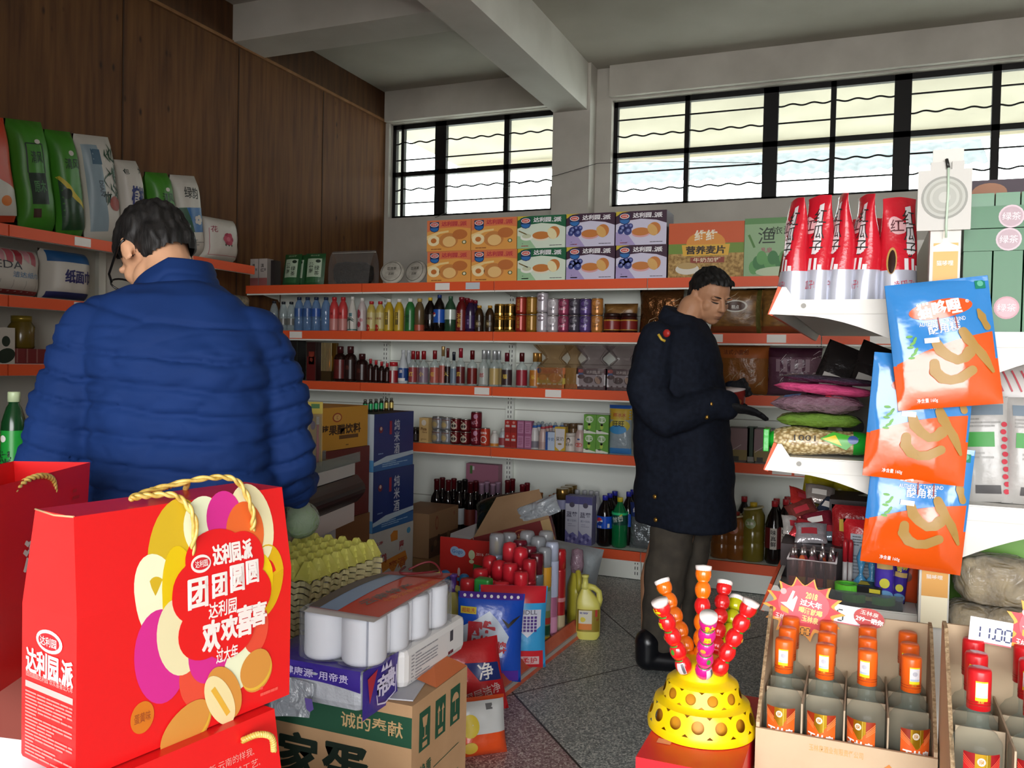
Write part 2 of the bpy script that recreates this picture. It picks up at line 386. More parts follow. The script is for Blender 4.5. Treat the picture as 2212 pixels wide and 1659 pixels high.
# windows: dark steel frames, bars, panes
steel = M('#151313', .55, 0, .3); pane = film('#eef4f2', .93, .03)
def window(name, x0, x1, z0, z1, posts, thick, rail, bars):
    t = tag(bpy.data.objects.new(name, None), kind='structure'); C.objects.link(t); t.location = ((x0+x1)/2, YB+.10, z0)
    ox, oz = (x0+x1)/2, z0
    mb = MB(); d = .05
    for a, b, c_, e in ((x0, x1, z0, z0+.03), (x0, x1, z1-.045, z1), (x0, x0+.035, z0, z1), (x1-.035, x1, z0, z1), (x0, x1, rail-.022, rail+.022)):
        mb.box(((a+b)/2-ox, 0, (c_+e)/2-oz), (b-a, d, e-c_), steel)
    for p, wd in posts: mb.box((p-ox, 0, (z1-z0)/2), (wd, d, z1-z0), steel)
    f = mb.build('window_frame', t)
    xs = [x0]+[p for p, _ in posts]+[x1]
    mb = MB()
    for i in range(len(xs)-1):
        for zz, wavy in bars(i):
            a, b = xs[i], xs[i+1]; n = max(8, int((b-a)/.02))
            mb.tube([(a+(b-a)*k/n-ox, -.015, zz-oz+(.008*math.sin((a+(b-a)*k/n)*2*PI/.16) if wavy else 0)) for k in range(n+1)], .007, steel, 6)
    mb.build('window_bars', t)
    for i in range(len(xs)-1):
        mb = MB(); mb.box(((xs[i]+xs[i+1])/2-ox, .01, (z1-z0)/2), (xs[i+1]-xs[i]-.02, .004, z1-z0-.04), pane); mb.build('window_pane', t)
    return t
def alt(zs, flip):
    return lambda i: [(z, (k+flip(i)) % 2 == 0) for k, z in enumerate(zs)]
window('window_1', *W1, [(-4.135, .03), (-3.73, .115), (-3.06, .05)], 0, 3.075, alt((2.80, 2.93, 3.21, 3.37), lambda i: 1))
window('window_2', *W2, [(-1.43, .04), (-.76, .115), (-.29, .04), (.205, .12), (.83, .055), (1.45, .115), (2.1, .05)], 0, 3.10, alt((2.80, 2.95, 3.26, 3.40), lambda i: 0 if i in (0, 1, 4, 5) else 1))
mb = MB(); cp_ = [at(*p[:2], y=7.1 if p[0] in (940, 1640) else 6.86) for p in ((940, 470), (1100, 402), (1205, 378), (1290, 353), (1400, 348), (1640, 352))]
mb.tube(cp_, .0025, M('#2a2522', .7), 6); tag(mb.build('hanging_wire'), 'thin dark wire sagging across the pillar and both windows', 'wire')
mb = MB(); q_ = at(1196, 440, y=7.26); mb.box((q_.x, 7.26, 2.77), (.06, .03, .24), M('#5a3d24', .8)); tag(mb.build('wooden_board'), 'short brown board standing on the window sill beside the pillar', 'board')
# ------------------------------------------------------------------ outside
mb = MB(); mb.box((-.5, 8.75, 3.93), (9, 2.9, .14), noisy('eave_plaster', '#a39b8c', '#b0a899', 1.5, .9, bump=0)); mb.box((-.5, 10.15, 3.85), (9, .12, .2), M('#c2b8a4', .9)); struct('roof_eave_outside', mb)
mb = MB(); mb.box((0, 8, -.15), (70, 70, .1), M('#b5b2ab', .9)); struct('ground_outside', mb)
tilem = noisy('roof_tiles_grey', '#474949', '#58595a', 6, .8, bump=.05)
def neighbour(name, x0, x1, yA, zA, yB, zB, mat):
    mb = MB(); n = int((x1-x0)/.05)
    def fn(u, v): x = x0+(x1-x0)*u; return (x, yA+(yB-yA)*v, zA+(zB-zA)*v+.05*abs(math.sin(x*PI/.22))+.025*((v*16) % 1))
    mb.grid(fn, n, 64, mat); mb.box(((x0+x1)/2, (yA+yB)/2+.4, zA/2-.2), (x1-x0-.4, yB-yA, zA-.1), M('#d7d3cb', .9)); return mb
struct('roof_neighbour', neighbour('n', -4.6, 1.6, 14.5, 4.4, 18.5, 6.6, tilem))
# ================================================================== SHELVING
ivory = M('#e9ece4', .45); ivory_d = M('#d6d5cb', .5); rimred = M('#e0582e', .45, 0, .4); slotm = M('#1c1b1a', .8)
tagw = M('#e6e3dd', .5); tagy = M('#d9c85a', .5); tagr = M('#b8443c', .5); tagink = M('#4a4a50', .6); tagb = M('#5b6f94', .5)
YS = 5.06                                   # front edge of the wall shelving
BAYX = [-4.20, -3.21, -2.22, -1.22, -0.23, 0.76]
LEV = [.177, .755, 1.146, 1.50, 1.825]
DEP = .34
def price_strip(parent, w, z, y0, face=None, tags=(), joint=True):
    mb = MB(); mb.box((w/2, y0-.006, z-.030), (w-.006, .012, .058), rimred)
    o = mb.build('price_strip', parent)
    for u, kind in tags:
        mb = MB(); f = lambda a, b, e=1: (u+a, y0-.0125-.0006*e, z-.030+b)
        if kind == 'b': mb.box((u, y0-.0135, z-.030), (.10, .003, .044), M('#c4ccd2', .4))
        else:
            mb.box((u, y0-.0135, z-.031), (.105, .003, .046), tagw)
            mb.rect(f, .005, -.022, .05, .004, tagy, 3); mb.rect(f, -.05, .013, .05, .021, tagr, 3)
            mb.line(f, [(-.04, .004), (-.012, .004)], .003, tagink, 3); mb.line(f, [(-.04, -.006), (-.018, -.006)], .002, tagink, 3)
        mb.build('price_tag', parent)
    return o
def side_bracket(mb, x, y0, dep, z, mat, t=.004, h=.075):
    """pressed steel bracket under a shelf: thin at the front edge, deep at the post"""
    pts = [(y0+.02, z-.028), (y0+.06, z-.045)]
    for k in range(8):
        a = k/7; pts.append((y0+.08+(dep-.10)*a, z-.045-(h-.045)*(3*a*a-2*a**3)))
    pts += [(y0+dep, z-h-.02), (y0+dep, z-.028)]
    mb.prism(pts, mat, t, 'x', x)
def wall_bay(i, label, tags):
    x0, x1 = BAYX[i], BAYX[i+1]; w_ = x1-x0
    t = thing('shelving_unit', label, 'shelving', (x0, YS, 0), group='ivory wall shelving bays')
    mb = MB(); mb.box((w_/2, .40, .95), (w_, .012, 1.74), ivory)
    for z in (.34, .66, .98, 1.30, 1.62): mb.box((w_/2, .3935, z), (w_, .004, .006), M('#a9a89e', .7))
    mb.build('back_panel', t)
    mb = MB(); mb.box((w_-.03, .38, .93), (.06, .03, 1.80), ivory)
    for k in range(54): 
        for s in (-.010, .010): mb.box((w_-.03+s, .3645, .10+.032*k), (.004, .003, .018), slotm)
    mb.build('upright', t)
    mb = MB(); mb.box((w_/2, .018, .066), (w_-.004, .012, .122), ivory)
    for k in range(3):
        for s in (-.008, .008): mb.box((w_-.03+s, .0115, .04+.032*k), (.004, .003, .018), slotm)
    mb.build('kick_plate', t)
    for j, z in enumerate(LEV):
        mb = MB(); mb.box((w_/2, (.385+0)/2, z-.008), (w_-.004, .385, .014), ivory); mb.box((w_/2, .006, z-.035), (w_-.004, .010, .068), ivory)
        sh = mb.build('shelf', t)
        price_strip(sh, w_, z, 0, tags=[(u, k) for (lv, u, k) in tags if lv == j])
        if j:
            mb = MB(); side_bracket(mb, w_-.008, 0, .372, z, ivory_d); side_bracket(mb, .004, 0, .372, z, ivory_d); mb.build('bracket', sh)
    return t
wall_bay(0, 'ivory shelving bay with red shelf edges in the dark corner by the plywood wall', [(3, .45, 'w')])
wall_bay(1, 'ivory shelving bay holding tea cakes, drinks and small liquor, second from the plywood corner', [(4, .62, 'w'), (4, .84, 'b'), (2, .92, 'w')])
wall_bay(2, 'ivory shelving bay behind the blue carton stack, with wine along its bottom', [(2, .42, 'w')])
wall_bay(3, 'ivory shelving bay directly behind the man in the navy coat', [(2, .26, 'w'), (2, .47, 'b'), (3, .40, 'w'), (3, .75, 'w'), (1, .80, 'w'), (1, .92, 'w'), (0, .12, 'w')])
wall_bay(4, 'ivory shelving bay with cooking oil bottles along its bottom, beyond the man in navy', [(1, .25, 'b'), (3, .3, 'w'), (2, .28, 'b'), (0, .10, 'b')])

# double-sided gondola that ends beside the liquor cartons; shelves stick out to both sides of its post
GY = 2.2
white = M('#d6d4cd', .45); white2 = M('#ccc9c2', .5)
def gondola():
    t = thing('gondola_shelf', 'white double-sided gondola shelf with hanging pouches on its end post', 'shelving', (0, GY, 0))
    for y_, w_ in ((.012, .062), (1.0, .05), (2.0, .05)): mb = MB(); mb.box((.16, y_, .87), (w_, .05, 1.74), white); mb.build('post', t)
    mb = MB(); mb.box((.16, 1.0, .86), (.02, 2.0, 1.66), white2); mb.build('back_panel', t)
    for side, xs, levels, tipx in ((-1, .128, (1.470, 1.085, .735, .36), -.195), (1, .192, (1.394, 1.000, .66), .525)):
        for z in levels:
            mb = MB(); w_ = abs(tipx-xs); xm = (tipx+xs)/2
            mb.box((xm, 1.0, z-.008), (w_, 2.0, .014), white)
            # pressed side plate facing the shop door
            a, b = xs, tipx
            prof = [(b-side*-.0, z+.014), (b+side*-.02, z-.002), (a, z-.002)]
            prof = [(b, z+.030), (b+(a-b)*.03, z+.030), (b+(a-b)*.10, z-.004), (a, z-.004), (a, z-.150)]
            for k in range(9):
                q = k/8; prof.append((a+(b-a)*(.06+.80*q), z-.125+.085*(1-(1-q)**1.7)))
            prof.append((b-(a-b)*.09, z-.036))
            mb.prism(prof, white, .004, 'y', -.004)
            mb.prism([(b, z+.030), (b+(a-b)*.03, z+.030), (b-(a-b)*.06, z-.038), (b-(a-b)*.09, z-.036)], white, 2.0, 'y', 0)
            mb.lathe([(.006, 0), (.006, .002)], M('#8e8c86', .5), 10, xf=xf((b+(a-b)*.16, -.0045, z-.016), rx=rad(90)))
            mb.box(((a+b)/2, -.0048, z-.036), (w_*.86, .001, .0015), M('#c9c6be', .6))
            sh = mb.build('shelf', t)
            mb = MB(); mb.prism([(b-(a-b)*.006, z+.030), (b-(a-b)*.066, z-.040), (b-(a-b)*.10, z-.036), (b-(a-b)*.03, z+.032)], rimred, 1.995, 'y', 0); mb.build('price_strip', sh)
    mb = MB(); mb.box((.16, 1.0, .09), (.70, 2.0, .17), white2); mb.build('base', t)
gondola()

# low gondola along the plywood wall
LGX = -3.845
def left_bay(y0, label):
    t = thing('shelving_unit', label, 'shelving', (LGX, y0, 0), group='shelving bays along the plywood wall')
    mb = MB(); mb.box((-.385, .45, 1.0), (.02, .90, 1.96), M('#bcb9b0', .6)); mb.build('back_panel', t)
    mb = MB(); mb.box((-.36, .87, 1.0), (.03, .05, 1.98), ivory_d); mb.build('upright', t)
    for z in (.18, .575, .91, 1.246, 1.58, 1.92):
        mb = MB(); mb.box((-.19, .45, z-.008), (.37, .896, .014), ivory_d); mb.box((-.006, .45, z-.03), (.01, .896, .06), ivory_d); sh = mb.build('shelf', t)
        mb = MB(); mb.box((.006, .45, z-.030), (.012, .892, .056), rimred); mb.build('price_strip', sh)
        if z > 1.2 and y0 < 3.5:
            mb = MB(); mb.box((.0135, .42, z-.03), (.003, .10, .044), tagw); mb.build('price_tag', sh)
left_bay(2.0, 'dark shelving bay by the plywood wall, the one nearest the shop door')
left_bay(2.9, 'dark shelving bay by the plywood wall holding tall bales of tissue')
left_bay(3.80, 'dark shelving bay by the plywood wall, the one nearest the back corner')
# ================================================================== GOODS ON THE WALL SHELVING
gl_clear = film('#dfe6e4', .70, .05); gl_dark = M('#120c0a', .12, 0, .6); gl_green = M('#1b6a3a', .12, 0, .6, trans=.0)
capm = lambda c: M(c, .35)
def X_at(px, y=YS+.08, py=800): return at(px, py, y=y).x
def bottle_geo(kind, r, h):
    """profile of a bottle without its cap, cap radius, cap foot height"""
    if kind == 'water': return [(r*.85, 0), (r, .01*h), (r, .30*h), (r*.9, .36*h), (r, .42*h), (r, .66*h), (r*.72, .82*h), (r*.42, .90*h), (r*.42, .95*h)], r*.48, .915*h
    if kind == 'tea': return [(r*.9, 0), (r, .02*h), (r, .62*h), (r*.96, .70*h), (r*.62, .84*h), (r*.42, .88*h), (r*.42, .95*h)], r*.50, .90*h
    if kind == 'can': return [(r*.88, 0), (r, .03*h), (r, .95*h), (r*.9, .985*h), (r*.9, h), (r*.82, h), (r*.80, .985*h)], r*.9, h
    if kind == 'wine': return [(r*.95, 0), (r, .02*h), (r, .56*h), (r*.9, .64*h), (r*.45, .74*h), (r*.40, .80*h), (r*.40, .98*h)], r*.43, .78*h
    if kind == 'liquor': return [(r*.95, 0), (r, .02*h), (r, .55*h), (r*.92, .61*h), (r*.42, .68*h), (r*.36, .72*h), (r*.36, .8*h)], r*.46, .74*h
    if kind == 'flask': return [(r*.95, 0), (r, .02*h), (r, .66*h), (r*.8, .74*h), (r*.42, .79*h), (r*.40, .85*h)], r*.5, .80*h
    if kind == 'jar': return [(r*.95, 0), (r, .03*h), (r, .74*h), (r*.88, .82*h), (r*.88, .86*h)], r*.96, .80*h
    if kind == 'milk': return [(r*.95, 0), (r, .02*h), (r, .5*h), (r*.86, .58*h), (r*.9, .64*h), (r*.6, .78*h), (r*.5, .84*h)], r*.55, .80*h
    if kind == 'cone': return [(r*.95, 0), (r, .02*h), (r, .45*h), (r*.9, .55*h), (r*.45, .80*h), (r*.38, .85*h), (r*.38, .92*h)], r*.42, .90*h
    if kind == 'soda': return [(r*.8, 0), (r, .05*h), (r*.96, .25*h), (r, .34*h), (r, .62*h), (r*.75, .76*h), (r*.35, .88*h), (r*.33, .95*h)], r*.37, .91*h
def bottle(name, label, cat, loc, kind, r, h, body, cap=None, band=None, marks=None, group=None, nseg=16, capband=None, cap2=None):
    t = thing(name, label, cat, loc, group=group)
    prof, cr, cz = bottle_geo(kind, r, h)
    mb = MB(); mb.lathe(prof, body, nseg)
    mb.build('body', t)
    if cap is not None:
        mb = MB()
        if kind == 'wine': mb.lathe([(cr*1.02, cz), (cr, h*.955), (cr*1.12, h*.96), (cr*1.12, h*.985), (cr*.9, h)], cap, 12)
        elif kind in ('liquor', 'flask'): mb.lathe([(cr, cz), (cr, h*.985), (cr*.92, h)], cap, 12)
        elif kind == 'milk' and cap2: mb.lathe([(cr*1.1, cz), (cr*1.1, cz+.07*h), (cr*.75, cz+.08*h), (cr*.7, h*.96), (cr*.3, h)], cap2, 12, mats={0: cap, 1: cap})
        else: mb.lathe([(cr, cz), (cr, h*.99), (cr*.93, h)], cap, 12)
        mb.build('cap', t)
    if band:
        z0, z1, m_ = band[:3]; rr = r*1.012
        mb = MB(); mb.lathe([(rr, z0*h), (rr, z1*h)], m_, nseg, cap=False)
        if marks: marks(mb, cyl(rr, .0008), r, h)
        mb.build('label', t)
    return t
def txtmark(s, zc, hh, m_, vert=False, w=None, oval=None):
    def f(mb, fr, r, h):
        if oval: mb.oval(fr, 0, zc*h, r*.8, r*.8, oval, 1)
        mb.text(fr, s, 0, zc*h, hh, m_, 2, w=w, vert=vert)
    return f
def carton(name, label, cat, loc, w, d, h, base, art=None, rz=0, group=None, top=None, parts=True):
    """printed box: body mesh with its print"""
    mb = MB(); mb.box((0, 0, h/2), (w, d, h), base)
    if top: mb.box((0, 0, h-.001), (w*.998, d*.998, .0025), top)
    if art: art(mb, *frames(w, d, h), w, d, h)
    o = mb.build(name, None, loc, (0, 0, rz)); return tag(o, label, cat, group)
def blurb(mb, fr, u0, u1, v0, v1, n, m_, seed=1, e=2, th=.45):
    """a paragraph too small to read: rows of short strokes"""
    rr = random.Random(seed); dv = (v1-v0)/n
    for k in range(n):
        v = v1-(k+.5)*dv; u = u0
        while u < u1-.002:
            l = min(rr.uniform(.10, .3)*(u1-u0), u1-u); mb.rect(fr, u, v-dv*th/2, u+l*.93, v+dv*th/2, m_, e); u += l
            if rr.random() < .12: break

# ---------------------------------------------------------------- top shelf (z 1.825)
Z4 = LEV[4]
pie_w = M('#efeae4', .5); pie_r = M('#c8423a', .5); pie_blue = M('#2b6cb0', .5); pie_navy = M('#1c2a5c', .5)
def pie_cake(mb, f, u, v, s, top, side, e=3, rot=0):
    mb.oval(f, u, v-.10*s, .42*s, .26*s, side, e, rot); mb.oval(f, u, v, .42*s, .26*s, top, e+1, rot)
def pie_art(kind):
    def art(mb, F, L, R, T, w, d, h):
        if kind == 'egg':
            o1, o2 = M('#e3a04e', .5), M('#d07a3a', .5)
            mb.rect(F, 0, 0, w, h, o1, 1)
            mb.poly(F, [(0, h*.62), (w*.3, h*.74), (w*.7, h*.76), (w, h*.7), (w, h), (0, h)], M('#dd7a4d', .5), 2)
            pts = [(0, h*.50), (w*.25, h*.62), (w*.5, h*.66), (w*.5, h*.60), (w*.3, h*.56), (0, h*.36)]
            mb.poly(F, pts, M('#f0cf8c', .5), 2)
            mb.oval(F, w*.16, h*.34, w*.14, h*.17, M('#f3e0b0', .5), 3); mb.oval(F, w*.16, h*.34, w*.065, h*.08, M('#c4702e', .5), 4)
            mb.oval(F, w*.50, h*.34, w*.22, h*.24, M('#c98445', .5), 3); mb.oval(F, w*.52, h*.30, w*.15, h*.17, M('#edc27e', .5), 4)
            mb.oval(F, w*.76, h*.52, w*.17, h*.16, M('#c07038', .5), 5)
            mb.oval(F, w*.86, h*.27, w*.05, h*.06, M('#4c5a2c', .5), 3); mb.oval(F, w*.86, h*.27, w*.03, h*.04, M('#e9e0c0', .5), 4)
            blurb(mb, F, w*.1, w*.55, h*.03, h*.10, 1, M('#9a5a2a', .6), 3)
            tm = M('#c23c46', .5)
        else:
            base = {'green': '#16623c', 'purple': '#3b1c33'}[kind]; pale = {'green': '#d6e3d0', 'purple': '#cfcbe0'}[kind]
            pts = [(0, 0), (w, 0), (w, h*.62), (w*.8, h*.72), (w*.5, h*.77), (w*.2, h*.72), (0, h*.62)]
            mb.poly(F, pts, M(pale, .5), 1)
            mb.poly(F, [(0, 0), (w*.4, 0), (w*.25, h*.3), (0, h*.4)], M({'green': '#9cc49a', 'purple': '#a99ac8'}[kind], .5), 2)
            mb.poly(F, [(0, h), (0, h*.86), (w*.12, h*.97), (w*.28, h)], M('#c9b233', .5), 2)
            mb.oval(F, w*.50, h*.34, w*.18, h*.12, M('#e8dcc4' if kind == 'green' else '#d9a0a0', .5), 3); mb.oval(F, w*.50, h*.39, w*.18, h*.12, M('#c67a38', .5), 4)
            mb.oval(F, w*.76, h*.46, w*.13, h*.19, M('#c67a38', .5), 5, 35); mb.oval(F, w*.73, h*.43, w*.085, h*.19, M('#eadfae' if kind == 'green' else '#d8a860', .5), 6, 35)
            if kind == 'purple':
                bl = M('#3a4384', .35)
                for a, b, r_ in ((.13, .50, .07), (.24, .42, .08), (.20, .56, .06), (.29, .56, .055), (.10, .42, .06)): mb.oval(F, w*a, h*b, w*r_, w*r_, bl, 4); mb.oval(F, w*(a+.01), h*b+w*.01, w*r_*.4, w*r_*.4, M('#7d88bd', .4), 5)
            else:
                mb.oval(F, w*.2, h*.34, w*.13, h*.10, M('#eef0e4', .5), 4); mb.oval(F, w*.2, h*.38, w*.10, h*.07, M('#c9cfae', .5), 5); mb.line(F, [(w*.03, h*.55), (w*.22, h*.42)], h*.035, M('#7c6a3a', .5), 5)
            blurb(mb, F, w*.09, w*.36, h*.04, h*.11, 1, M('#c8606c', .6), 3); blurb(mb, F, w*.1, w*.3, h*.13, h*.17, 1, M('#6a5a7a', .6), 4); blurb(mb, F, w*.68, w*.93, h*.06, h*.10, 1, M('#33313a', .6), 5)
            tm = M('#e9e7ea', .45)
        mb.poly(F, [(w*.07, h*.70), (w*.11, h*.64), (w*.18, h*.61), (w*.25, h*.64), (w*.28, h*.70), (w*.28, h*.94), (w*.07, h*.94)], pie_navy, 6)
        mb.poly(F, [(w*.085, h*.75), (w*.085, h*.70), (w*.13, h*.65), (w*.18, h*.63), (w*.23, h*.65), (w*.265, h*.70), (w*.265, h*.75)], pie_blue, 7)
        mb.oval(F, w*.175, h*.855, w*.095, h*.075, pie_w, 7); mb.oval(F, w*.175, h*.855, w*.08, h*.058, pie_r, 8); mb.text(F, '达利园', w*.175, h*.855, h*.05, pie_w, 9, w=w*.10)
        mb.text(F, '达利园', w*.52, h*.87, h*.15, tm, 6, w=w*.36, bold=.03, shear=.1); mb.text(F, '.派', w*.82, h*.86, h*.15, tm, 6, w=w*.2, bold=.03, shear=.1)
    return art
PIE = [(923, 1018, 'egg', 'orange egg-yolk pie carton'), (1018, 1117, 'egg', 'orange egg-yolk pie carton'), (1117, 1222, 'green', 'green milk pie carton'), (1222, 1328, 'purple', 'purple blueberry pie carton'), (1329, 1440, 'purple', 'purple blueberry pie carton')]
PIECOL = {'egg': '#dd9a48', 'green': '#17603c', 'purple': '#3b1c33'}
yy = YS+.02
for k, (a, b, kind, lb) in enumerate(PIE):
    xa, xb = X_at(a, yy, 540), X_at(b, yy, 540); w_ = xb-xa-.004; h_ = .205
    where = {0: ' next to the tea cakes', 1: ' against the green cartons', 2: '', 3: ' against the green cartons', 4: ' with a cereal box beside it'}[k]
    for lev in (0, 1):
        carton('pie_carton', '%s%s, %s of its stack of two' % (lb, where, ('bottom', 'top')[lev]), 'carton', ((xa+xb)/2-(.006 if lev else 0), yy+.10+.004*k, Z4+lev*(h_+.001)), w_, .20, h_, M(PIECOL[kind], .5), pie_art(kind), group='pie cartons on the top shelf', rz=rad(.4*lev))
def cereal_art(mb, F, L, R, T, w, d, h):
    mb.rect(F, 0, h*.62, w, h, M('#c9582c', .5), 1); mb.rect(F, 0, h*.44, w, h*.62, M('#6d8a34', .5), 1); mb.rect(F, 0, 0, w, h*.44, noisy('oat_flakes_print', '#8a6a3c', '#c4a266', 60, .6, bump=0), 1)
    mb.oval(F, w*.5, h*.62, w*.26, h*.22, M('#d98f3a', .5), 2); mb.text(F, '维维', w*.5, h*.76, h*.2, M('#e9dfc8', .5), 3, w=w*.3, bold=.03)
    mb.poly(F, [(w*.2, h*.40), (w*.8, h*.40), (w*.82, h*.60), (w*.18, h*.60)], M('#d9a93a', .5), 3); mb.text(F, '营养麦片', w*.5, h*.50, h*.15, M('#2a2018', .5), 4, w=w*.52, bold=.03)
    mb.rect(F, w*.3, h*.27, w*.75, h*.37, M('#8e3a2a', .5), 3); mb.text(F, '牛奶加钙', w*.52, h*.32, h*.08, M('#e9d9b8', .5), 4, w=w*.36)
    mb.oval(F, w*.26, h*.16, w*.16, h*.10, M('#d9d4c8', .5), 3); mb.oval(F, w*.26, h*.22, w*.13, h*.06, M('#b89a62', .5), 4)
xa, xb = X_at(1443, yy, 540), X_at(1606, yy, 540)
carton('cereal_box', 'orange cereal box with an oat flake print, beside the blueberry pie cartons', 'box', ((xa+xb)/2, yy+.07, Z4), xb-xa, .11, .325, M('#b9622e', .5), cereal_art)
def veg_art(mb, F, L, R, T, w, d, h):
    mb.rect(F, 0, 0, w, h, M('#8fae84', .5), 1); mb.rect(F, 0, h*.9, w, h, M('#5b8a52', .5), 2)
    for k in range(14): mb.oval(F, w*(.14+.05*k), h*(.16+.08*((k*7) % 3)), w*.07, h*.12, M('#3f7a44' if k % 2 else '#5f9a58', .5), 3+k % 3)
    mb.oval(F, w*.5, h*.08, w*.34, h*.09, M('#b9c9a8', .5), 7)
    mb.text(F, '渔', w*.30, h*.70, h*.28, M('#22301f', .5), 4, bold=0); mb.text(F, '旅游特', w*.60, h*.78, h*.13, M('#22301f', .5), 4, w=w*.5, bold=0)
    mb.line(F, [(w*.06, h*.72), (w*.14, h*.5)], w*.03, M('#4c7a3a', .5), 4); mb.text(F, '乳扇', w*.30, h*.45, h*.09, M('#a85a6a', .5), 4)
xa, xb = X_at(1606, yy, 540), X_at(1770, yy, 540)
carton('gift_box', 'pale green gift box with a leafy vegetable print, beside the orange cereal box', 'box', ((xa+xb)/2+.002, yy+.07, Z4), xb-xa, .11, .335, M('#5d8f57', .5), veg_art)
# tea cakes, dried goods, tea packets
paperw = noisy('tea_wrapper', '#8f8a80', '#b3aea2', 14, .8, bump=.1)
for (px, r_, rz_, lb) in ((846, .088, 10, 'round tea cake in a printed paper wrapper, leaning beside the zip bag'), (897, .086, -6, 'round tea cake in a pale wrapper, leaning against the orange pie cartons')):
    t = thing('tea_cake', lb, 'tea cake', (X_at(px, yy+.1, 590), yy+.11, Z4), rz_*PI/180, 'tea cakes on the top shelf')
    A_ = xf((0, 0, r_*.97), rx=rad(72))
    mb = MB(); mb.lathe([(r_*.86, -.014), (r_, -.006), (r_, .006), (r_*.9, .016), (.001, .020)], paperw, 28, xf=A_); mb.build('cake', t)
    fr = lambda u, v, e=1: A_ @ Vector((u, v, .021+.0006*e))
    mb = MB(); ink = M('#4a463e', .7)
    for k in range(28): a, b = 2*PI*k/28, 2*PI*(k+1)/28; mb.line(fr, [(.8*r_*math.cos(a), .8*r_*math.sin(a)), (.8*r_*math.cos(b), .8*r_*math.sin(b))], .003, ink, 1)
    mb.text(fr, '普洱茶', 0, r_*.25, .022, ink, 1, vert=False); mb.text(fr, '古树', 0, -r_*.2, .02, ink, 1); mb.build('printed_wrapper', t)
t = thing('zip_bag', 'clear zip bag full of black dried fungus beside the tea cakes', 'bag', (X_at(762, yy+.1, 590), yy+.11, Z4))
mb = MB(); rr = random.Random(3)
def lump(u, v, w_, h_, d_, seed):
    a = u*2*PI; b = (v-.5)*PI; x = math.cos(b)*math.cos(a); y = math.cos(b)*math.sin(a); z = math.sin(b)
    sx, sy, sz = [math.copysign(abs(q)**.6, q) for q in (x, y, z)]
    n_ = 1+.10*noise.noise(Vector((sx*3+seed, sy*3, sz*3)))
    return (sx*w_/2*n_, sy*d_/2*n_, h_/2+sz*h_/2*n_)
mb.grid(lambda u, v: lump(u, v, .31, .165, .10, 1.3), 36, 18, noisy('black_fungus', '#0c0a09', '#241d18', 55, .8, bump=.8), wrap=True); mb.build('dried_fungus', t)
mb = MB(); cf = film('#d8d6d2', .90, .2, crinkle=.5)
mb.grid(lambda u, v: ((u-.5)*(.33+.03*v), (-.062*(1-v**3)) - .003, v*.245), 14, 10, cf); mb.grid(lambda u, v: ((u-.5)*(.33+.03*v), (.062*(1-v**3))+.003, v*.245), 14, 10, cf)
mb.box((0, 0, .232), (.36, .006, .006), M('#b9b5b0', .4)); mb.build('clear_film', t)
tea_g = M('#1f4a26', .35, 0, .5, .3); tea_p = M('#a8b8a0', .4)
def tea_pack(px, y, lb, lean):
    t = thing('tea_packet', lb, 'packet', (X_at(px, y, 590), y, Z4), 0, 'green tea packets on the top shelf', rot=(rad(-8), 0, rad(lean)))
    mb = MB(); w_, h_ = .155, .235
    def sf(sgn): return lambda u, v: ((u-.5)*w_, sgn*.022*math.sin(PI*u)*min(1, 4*(1-v))**.5*(.5+.5*min(1, v*5)), v*h_)
    mb.grid(sf(-1), 8, 10, tea_g); mb.grid(sf(1), 8, 10, tea_g); mb.build('pouch', t)
    f = lambda u, v, e=1: (u, -.022*math.sin(PI*(u/w_+.5))*min(1, 4*(1-v/h_))**.5*(.5+.5*min(1, v/h_*5))-.001-.0006*e, v)
    mb = MB(); mb.rect(f, -.055, .06, .055, .195, tea_p, 1, 6, 6); mb.rect(f, -.055, .02, .055, .06, M('#2d5a34', .4), 1, 6, 2)
    mb.text(f, '云南', -.022, .145, .036, M('#1c2b1c', .5), 2, vert=True); mb.text(f, '绿茶', .024, .125, .034, M('#1c2b1c', .5), 2, vert=True); mb.oval(f, .03, .175, .018, .012, M('#1c2b1c', .5), 2)
    mb.text(f, '高山云雾', 0, .218, .012, M('#8aa084', .5), 1, w=.07); mb.build('printed_panel', t)
tea_pack(628, yy+.06, 'green tea packet nearest the two small tea boxes, front one', -4); tea_pack(640, yy+.11, 'green tea packet nearest the two small tea boxes, tucked behind another', -2)
tea_pack(678, yy+.06, 'green tea packet leaning on the zip bag of fungus', 9)
for px, lb in ((556, 'narrow grey tea box beside the plywood wall, farther one'), (575, 'narrow white and pink tea box beside the green tea packets')):
    def art(mb, F, L, R, T, w, d, h):
        mb.rect(F, 0, 0, w, h, M('#b5aca6', .5), 1); mb.rect(F, 0, 0, w, h*.3, M('#9a5a58', .5), 2); mb.text(F, '滇红', w*.4, h*.75, .028, M('#3a3030', .5), 3, vert=True); mb.text(F, '茶', w*.75, h*.6, .02, M('#3a3030', .5), 3)
    carton('tea_box', lb, 'box', (X_at(px, yy+.06, 590), yy+.06, Z4), .073, .07, .20, M('#8d8580', .5), art, group='small tea boxes')
carton('dark_box', 'plain dark box standing between the tea boxes and tea packets', 'box', (X_at(592, yy+.07, 590), yy+.09, Z4), .035, .07, .19, M('#2a2322', .6))

